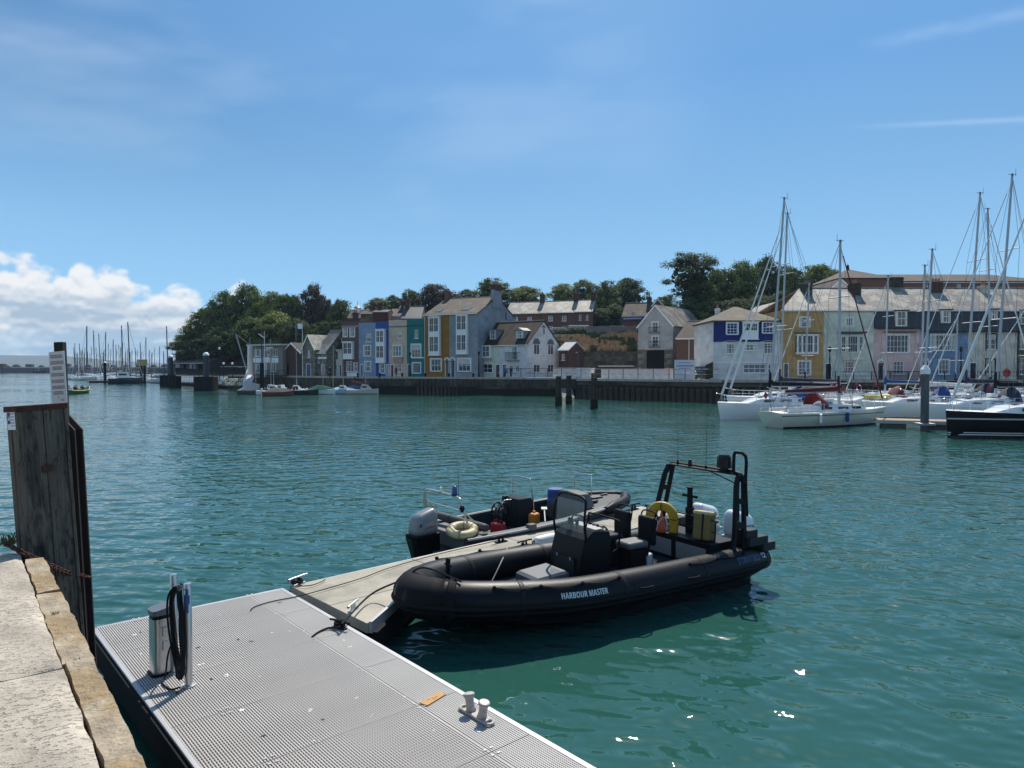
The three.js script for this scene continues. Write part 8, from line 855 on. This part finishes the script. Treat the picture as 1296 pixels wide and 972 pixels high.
// ---------------------------------------------------------------- far marina on the left: one plain hull, many copies
{
  const R = rng(61), tops = [[115, 345], [138, 295], [178, 300], [205, 375], [250, 345], [275, 110], [330, 160], [380, 190], [395, 320], [480, 175], [510, 300], [557, 255], [575, 315], [600, 310], [637, 105], [662, 290], [720, 350], [760, 370], [785, 350], [805, 370], [838, 285], [915, 230], [1012, 345], [1065, 330], [1125, 110], [300, 330], [440, 400], [690, 400], [150, 380], [222, 360], [265, 390], [352, 345], [410, 405], [455, 370], [530, 360], [590, 385], [625, 340], [675, 350], [705, 380], [740, 395], [870, 390], [950, 370], [1090, 385], [120, 405], [146, 415], [168, 398], [192, 410], [236, 402], [292, 408], [362, 412], [432, 398], [980, 400]];
  const own = { 275: 'tall white yacht with the highest mast at the left of the far marina', 330: 'white yacht with second tall mast from the left in the far marina', 380: 'white yacht with third tall mast from the left in the far marina', 480: 'white yacht with lone slim mast left of the motor sailer', 637: 'white yacht whose mast rises highest above the motor sailer', 1125: 'white yacht with tall mast by the farther dark dolphin', 915: 'white yacht with tall slim mast right of the marker board' }, grp = 'yachts on the far marina pontoons', lab = 'white yacht among the far marina masts beyond the rowing gig'; let src = [];
  tops.forEach(([X, Y], i) => {
    const px = 80 + X / 8.64, near = Y < 200 || i % 3 === 0, d = near ? 185 + 14 * R() + (200 - px) * 0.35 : 250 + 60 * R(), mast = HY(400 + Y / 8.64, d), L = clamp(mast * 0.62, 7, 13);
    const turn = -0.5 + 0.4 * (R() - 0.5) + (i % 2 ? Math.PI : 0);
    if (i < 3) { const y = yacht(lab, px, d, turn, { L: [9, 11, 8][i], simple: 1, mast: [13, 16, 11][i], cover: [navy, blueM, maroon][i], group: grp, furl: 1 }); y.scale.set(L / [9, 11, 8][i], mast / [13, 16, 11][i], L / [9, 11, 8][i]); src.push([y, [9, 11, 8][i], [13, 16, 11][i]]); }
    else { const [s, l0, m0] = src[i % 3]; copyOf(s, own[X], [PX(px, d), 0, -d], turn, [L / l0, mast / m0, L / l0]); }
  });
  const wb = yacht('navy hulled motor sailer with white wheelhouse nearest in the far marina', 160, 172, 0.15, { L: 7.5, simple: 1, hull: PM([0.01, 0.014, 0.035], 0.3, {}), mast: 15, mx: 0.12, cover: navy, F: 1.4 }); part('wheelhouse', crease(loft([[-1.8, 0.95, 1.5], [-1.8, 0.9, 2.7], [-1.6, 0.85, 2.9]].map(([x, w, y]) => [V(x, y, -w), V(x, y, w), V(x + 2.6, y, w), V(x + 2.6, y, -w)])), 0.5), gel, wb); for (const s of [-1, 1]) part('window', box(1.8, 0.5, 0.04, -0.5, 2.3, s * 0.93), hatchM, wb);
  const pn = thing('marina_pontoon', 'pale marina pontoon below the far masts', 'pontoon', [PX(170, 190), 0, -190], 0.35); part('deck', box(22, 0.2, 2, 0, 0.5, 0), mats.conc, pn); part('float', box(21, 0.5, 1.6, 0, 0.15, 0), fm.dark, pn);
  for (const [px, d, h, lab2, cap] of [[133, 178, 5.2, 'dark pile among the far marina yachts, left one', 0], [179, 176, 5, 'dark pile carrying a yellow marker board near the far marina', 1], [183, 176, 4.6, 'dark pile right of the yellow marker board', 0]]) { const q = thing('marina_pile', lab2, 'mooring pile', [PX(px, d), 0, -d]); part('pile', cyl(0.3, 0.34, h + 2, 0, h / 2 - 1, 0, 10), fm.dark, q); part('cap', new THREE.ConeGeometry(0.36, 0.4, 10).translate(0, h + 0.2, 0), mats.white, q); if (cap) part('marker_board', box(2.6, 1.5, 0.1, 0.4, h + 0.2, 0.4), M([0.35, 0.32, 0.14], 0.7), q); }
}
// ---------------------------------------------------------------- left quay: floating boxes, gangway, crane, small craft
{
  const dol = (lab, px0, px1, y0, y1, d) => { const w = (px1 - px0) / 898 * d, h = HY(y0, d) , t = thing('floating_dolphin', lab, 'dolphin', [PX((px0 + px1) / 2, d), 0, -d], 0.15); part('fender_skirt', rbox(w, h + 0.4, w, 0.1, 0, h / 2 - 0.2, 0), fm.dark, t); for (let i = 0; i < 5; i++) part('rubbing_timber', box(w / 9, h, 0.14, (i - 2) * w / 4.6, h / 2 + 0.05, w / 2 + 0.06), M([0.02, 0.02, 0.022], 0.9), t); part('pile', cyl(0.5, 0.5, 7, 0, 2.6, 0, 16), M([0.04, 0.042, 0.046], 0.6), t); part('cap', new THREE.SphereGeometry(0.55, 14, 8, 0, 6.3, 0, 1.57).translate(0, 6.05, 0), mats.white, t); };
  dol('dark boxed mooring dolphin with white capped pile, left and farther one', 206, 226, 475, 490, 148); dol('dark boxed mooring dolphin with white capped pile, right and nearer one', 249, 273, 476.5, 495, 122);
  const fp = (lab, a, b, w) => { const p = onY(...a, 0), q = onY(...b, 0), t = thing('landing_pontoon', lab, 'pontoon'); part('deck', beam([p.x, 0.55, p.z], [q.x, 0.55, q.z], w, 0.14), mats.conc, t); part('float', beam([p.x, 0.2, p.z], [q.x, 0.2, q.z], w - 0.3, 0.56), fm.dark, t); const n = 9; for (let i = 0; i <= n; i++) { const c = V(lerp(p.x, q.x, i / n), 0, lerp(p.z, q.z, i / n) - w * 0.4); part('stanchion', bar([c.x, 0.6, c.z], [c.x, 1.7, c.z], 0.035, 5), mats.white, t); } part('rail', [bar([p.x, 1.7, p.z - w * 0.4], [q.x, 1.7, q.z - w * 0.4], 0.035, 5), bar([p.x, 1.15, p.z - w * 0.4], [q.x, 1.15, q.z - w * 0.4], 0.025, 5)], mats.white, t); };
  fp('landing pontoon with white railing between the two dark dolphins', [222, 486.5], [254, 488], 2.4); fp('landing pontoon with white railing right of the nearer dolphin', [272, 490], [318, 491.5], 2.4);
  { const t = thing('boarding_gangway', 'white lattice gangway sloping from the quay to the landing pontoon', 'gangway'), a = onY(312, 490.5, 0.6), b = V(PX(318, 127), 2.6, -127); const g = []; for (const s of [-0.6, 0.6]) { for (const h of [0.05, 1.15]) g.push(bar([a.x + s, a.y + h, a.z], [b.x + s, b.y + h, b.z], 0.05, 5)); for (let i = 0; i < 8; i++) { const u = i / 8, v = (i + 1) / 8; g.push(bar([lerp(a.x, b.x, u) + s, lerp(a.y, b.y, u), lerp(a.z, b.z, u)], [lerp(a.x, b.x, v) + s, lerp(a.y, b.y, v) + 1.15, lerp(a.z, b.z, v)], 0.035, 5)); } } part('lattice', g, mats.white, t); part('walkway', beam([a.x, a.y + 0.05, a.z], [b.x, b.y + 0.05, b.z], 1.1, 0.08), mats.galv, t);
    const c = thing('mast_crane', 'white post crane with leaning jib on the quay left of the harbour office', 'crane', [PX(316.5, 128), 2.4, -128]); part('post', cyl(0.42, 0.48, 5.6, 0, 2.8, 0, 14), mats.white, c); part('jib', bar([-0.4, 0.6, 0.3], [-2.4, 7.6, 0.3], 0.11, 7), M([0.3, 0.3, 0.3], 0.6), c); part('guy', [bar([-2.4, 7.6, 0.3], [0, 5.6, 0], 0.03, 5), bar([0, 5.6, 0], [0, 7.0, 0], 0.12, 6)], wireM, c);
    const fl = thing('flagpole', 'white flagpole with small white flag above the harbour office', 'flagpole', [PX(383, 119), 2.4, -119]); part('pole', bar([0, 0, 0], [0, 9.2, 0], 0.07, 7, 0.04), mats.white, fl); part('flag', box(0.7, 0.9, 0.03, -0.42, 8.5, 0), mats.white, fl);
    const fl2 = thing('flagpole', 'white yardarm flagpole on the harbour office roof', 'flagpole', [PX(335, 121), 2.4, -121]); part('pole', bar([0, 0, 0], [0, 7.8, 0], 0.07, 7, 0.04), mats.white, fl2); part('yard', bar([-1.0, 7.3, 0], [0, 6.6, 0], 0.05, 6), mats.white, fl2);
    for (const [px, lab] of [[283, 'dark post with white lamp head left of the landing'], [294, 'lamp post with round white head by the landing pontoon'], [278, 'tall lamp post with several heads behind the nearer dolphin']]) { const q = thing('lamp_post', lab, 'lamp post', [PX(px, 132), 1.4, -132]); part('post', bar([0, 0, 0], [0, px === 278 ? 6 : 3.1, 0], 0.08, 7), fm.iron, q); part('lamp_head', sph(0.24, 0, px === 278 ? 6.1 : 3.3, 0, 10), mats.white, q); }
    const st = thing('stacked_fish_pots', 'heap of pale fish pots and gear by the gangway', 'fishing gear', [PX(301, 125), 0.7, -125]); const R = rng(9); for (let i = 0; i < 16; i++) part('pot', [new THREE.TorusGeometry(0.3, 0.05, 5, 12).translate((i % 8 - 3.5) * 0.72, 0.4 + Math.floor(i / 8) * 0.7, R() * 0.5), rbox(0.5, 0.5, 0.5, 0.05, (i % 8 - 3.5) * 0.72, 0.4 + Math.floor(i / 8) * 0.7, -0.3)], i % 3 ? mats.white : M([0.4, 0.38, 0.15], 0.7), st); }
  const small = (name, lab, px, d, turn, o) => { const L = o.L ?? 5.5, B = o.B ?? 2, F = o.F ?? 0.75, t = thing(name, lab, o.cat || 'boat', [PX(px, d), 0, -d], turn), st = [[-0.5, 0.42, 1], [-0.2, 0.5, 0.95], [0.15, 0.48, 1], [0.36, 0.28, 1.12], [0.5, 0.02, 1.25]]; part('hull', crease(loft(st.map(([u, w, y]) => [V(u * L, -0.15, 0), V(u * L, 0.1, -w * B * 0.8), V(u * L, y * F, -w * B), V(u * L, y * F, -w * B * 0.88), V(u * L, o.open ? 0.25 : y * F + 0.03, -w * B * 0.8), V(u * L, o.open ? 0.25 : y * F + 0.06, 0), V(u * L, o.open ? 0.25 : y * F + 0.03, w * B * 0.8), V(u * L, y * F, w * B * 0.88), V(u * L, y * F, w * B), V(u * L, 0.1, w * B * 0.8)])), 0.5), o.hull || gel, t); if (o.band) part('rubbing_band', [-1, 1].map((s) => new THREE.TubeGeometry(curve(st.map(([u, w, y]) => [u * L, y * F - 0.08, s * (w * B + 0.02)])), 24, 0.06, 5)), o.band, t);
    if (o.cabin) { const c = part('cabin', crease(loft([[-0.05, 0.36, 0.5], [-0.02, 0.34, 1], [0.16, 0.3, 0.92], [0.3, 0.22, 0.1]].map(([u, w, k]) => [V(u * L, F, -w * B), V(u * L, F + o.cabin * k, -w * B * 0.85), V(u * L, F + o.cabin * k, w * B * 0.85), V(u * L, F, w * B)])), 0.5), o.cabM || gel, t); for (const s of [-1, 1]) part('window', box(L * 0.16, o.cabin * 0.35, 0.03, L * 0.06, F + o.cabin * 0.55, s * B * 0.318), hatchM, c); }
    if (o.tent) part('cover', crease(loft([[-0.48, 0.46, 0], [-0.1, 0.52, o.tent], [0.2, 0.46, o.tent * 0.8], [0.46, 0.06, 0.25]].map(([u, w, k]) => [V(u * L, F * 0.85, -w * B), V(u * L, F + k * 0.55, -w * B * 0.45), V(u * L, F + k, 0), V(u * L, F + k * 0.55, w * B * 0.45), V(u * L, F * 0.85, w * B)]), true, true), 0.4), o.tentM, t);
    if (o.mast) { o.mast *= 1.18; part('mast', bar([L * 0.1, F, 0], [L * 0.1 - 0.1, o.mast, 0], 0.06, 6, 0.045), mastM, t); if (o.boom) part('boom_sail', beam([L * 0.1, F + 0.9, 0], [-L * 0.35, F + 1.5, 0], 0.2, 0.26), o.boom, t); part('stay', bar([L * 0.48, F + 0.2, 0], [L * 0.1 - 0.1, o.mast, 0], 0.015, 4), wireM, t); }
    if (o.engine) part('engine', [rbox(0.4, 0.55, 0.35, 0.08, -L * 0.54, F + 0.25, 0), box(0.16, 0.8, 0.12, -L * 0.54, 0.2, 0)], o.engine, t); if (o.screen) part('windscreen', beam([L * 0.1, F + 0.1, 0], [L * 0.02, F + 0.55, 0], B * 0.7, 0.04), hatchM, t); t.scale.set(0.72, 0.85, 0.72); return t; };
  const tan = M([0.42, 0.40, 0.35], 0.85), ggr = M([0.05, 0.16, 0.10], 0.8);
  small('covered_boat', 'dinghy under a pale grey tent cover, leftmost of the small moored boats', 320, 106, 0.2, { L: 6, hull: M([0.08, 0.07, 0.06], 0.6), tent: 1.3, tentM: tan, mast: 7.6 });
  small('open_launch', 'dark open launch with red fender nearest among the small moored boats', 352, 99.5, 0.1, { L: 5.8, hull: M([0.10, 0.06, 0.04], 0.6), band: M([0.45, 0.05, 0.04], 0.6), tent: 0.7, tentM: M([0.12, 0.125, 0.13], 0.8), engine: mats.white });
  small('motor_boat', 'white motor boat with black canopy behind the dark launch', 357, 107, 2.8, { L: 5.5, screen: 1, engine: blackM, cabin: 0.9 }); small('motor_boat', 'white motor boat lying before the brick store', 372, 108, 0.3, { L: 5.6, screen: 1, engine: blackM, mast: 10.4, cabin: 0.8 });
  small('motor_boat', 'dark hulled workboat tied outside the white motor boats', 383, 104, 0.15, { L: 6.2, hull: M([0.03, 0.035, 0.04], 0.5), engine: mats.white, screen: 1 });
  small('day_sailer', 'white day sailer with dark green cover below the stone cottage', 405, 106, 0.1, { L: 6.2, tent: 0.9, tentM: ggr, mast: 8.2 }); small('day_sailer', 'pale blue cabin boat next to the green covered day sailer', 431, 107, 0.1, { L: 5.6, hull: PM([0.40, 0.52, 0.62], 0.3, {}), cabin: 0.8, tent: 0.5, tentM: M([0.3, 0.42, 0.55], 0.8), mast: 7.2 }); small('day_sailer', 'white sailing dinghy with bare mast behind the pale blue cabin boat', 424, 110, 2.9, { L: 4.6, mast: 7.4, open: 1 });
  small('cabin_sailer', 'cream cabin sailer with red furled boom, right end of the small boats', 459, 107, 0.05, { L: 6.6, hull: PM([0.60, 0.54, 0.47], 0.35, {}), cabM: PM([0.60, 0.54, 0.47], 0.35, {}), cabin: 0.95, mast: 6.8, boom: M([0.22, 0.04, 0.03], 0.8), engine: blackM }); small('cabin_sailer', 'small white cabin boat moored inside the landing pontoon', 340, 112, 0.2, { L: 5, cabin: 0.8, mast: 8.6 });
  small('open_dinghy', 'small white open dinghy between the launch and the day sailers', 391, 108, 0.5, { L: 4.6, open: 1, engine: blackM }); small('open_dinghy', 'grey inflatable style dinghy nearest the stone quay wall left', 413, 110.5, 2.6, { L: 4.8, hull: M([0.2, 0.2, 0.21], 0.7), open: 1 });
  small('motor_boat', 'white motor boat with high screen right of the tent covered dinghy', 343, 103, 0.1, { L: 5.6, cabin: 1.0, screen: 1, mast: 5 }); small('motor_boat', 'blue covered motor boat behind the cream cabin sailer', 449, 110, 3.0, { L: 5, tent: 0.8, tentM: M([0.04, 0.1, 0.2], 0.8) });
  const pp = thing('mooring_pile', 'tall dark pile standing beside the tent covered dinghy', 'mooring pile', [PX(331.5, 105.6), 0, -105.6]); part('pile', uvBox(cyl(0.3, 0.34, 6, 0, 1.6, 0, 12)), fm.dark, pp); part('cap', cyl(0.34, 0.34, 0.06, 0, 4.63, 0, 12), fm.timberDark, pp); part('perch', bar([0, 4.6, 0], [0, 8.6, 0], 0.06, 6), fm.timberDark, pp);
}

// ---------------------------------------------------------------- sea air
scene.fog = new THREE.FogExp2(0xb9d3ec, 0.00015);
renderer.render(scene, camera);
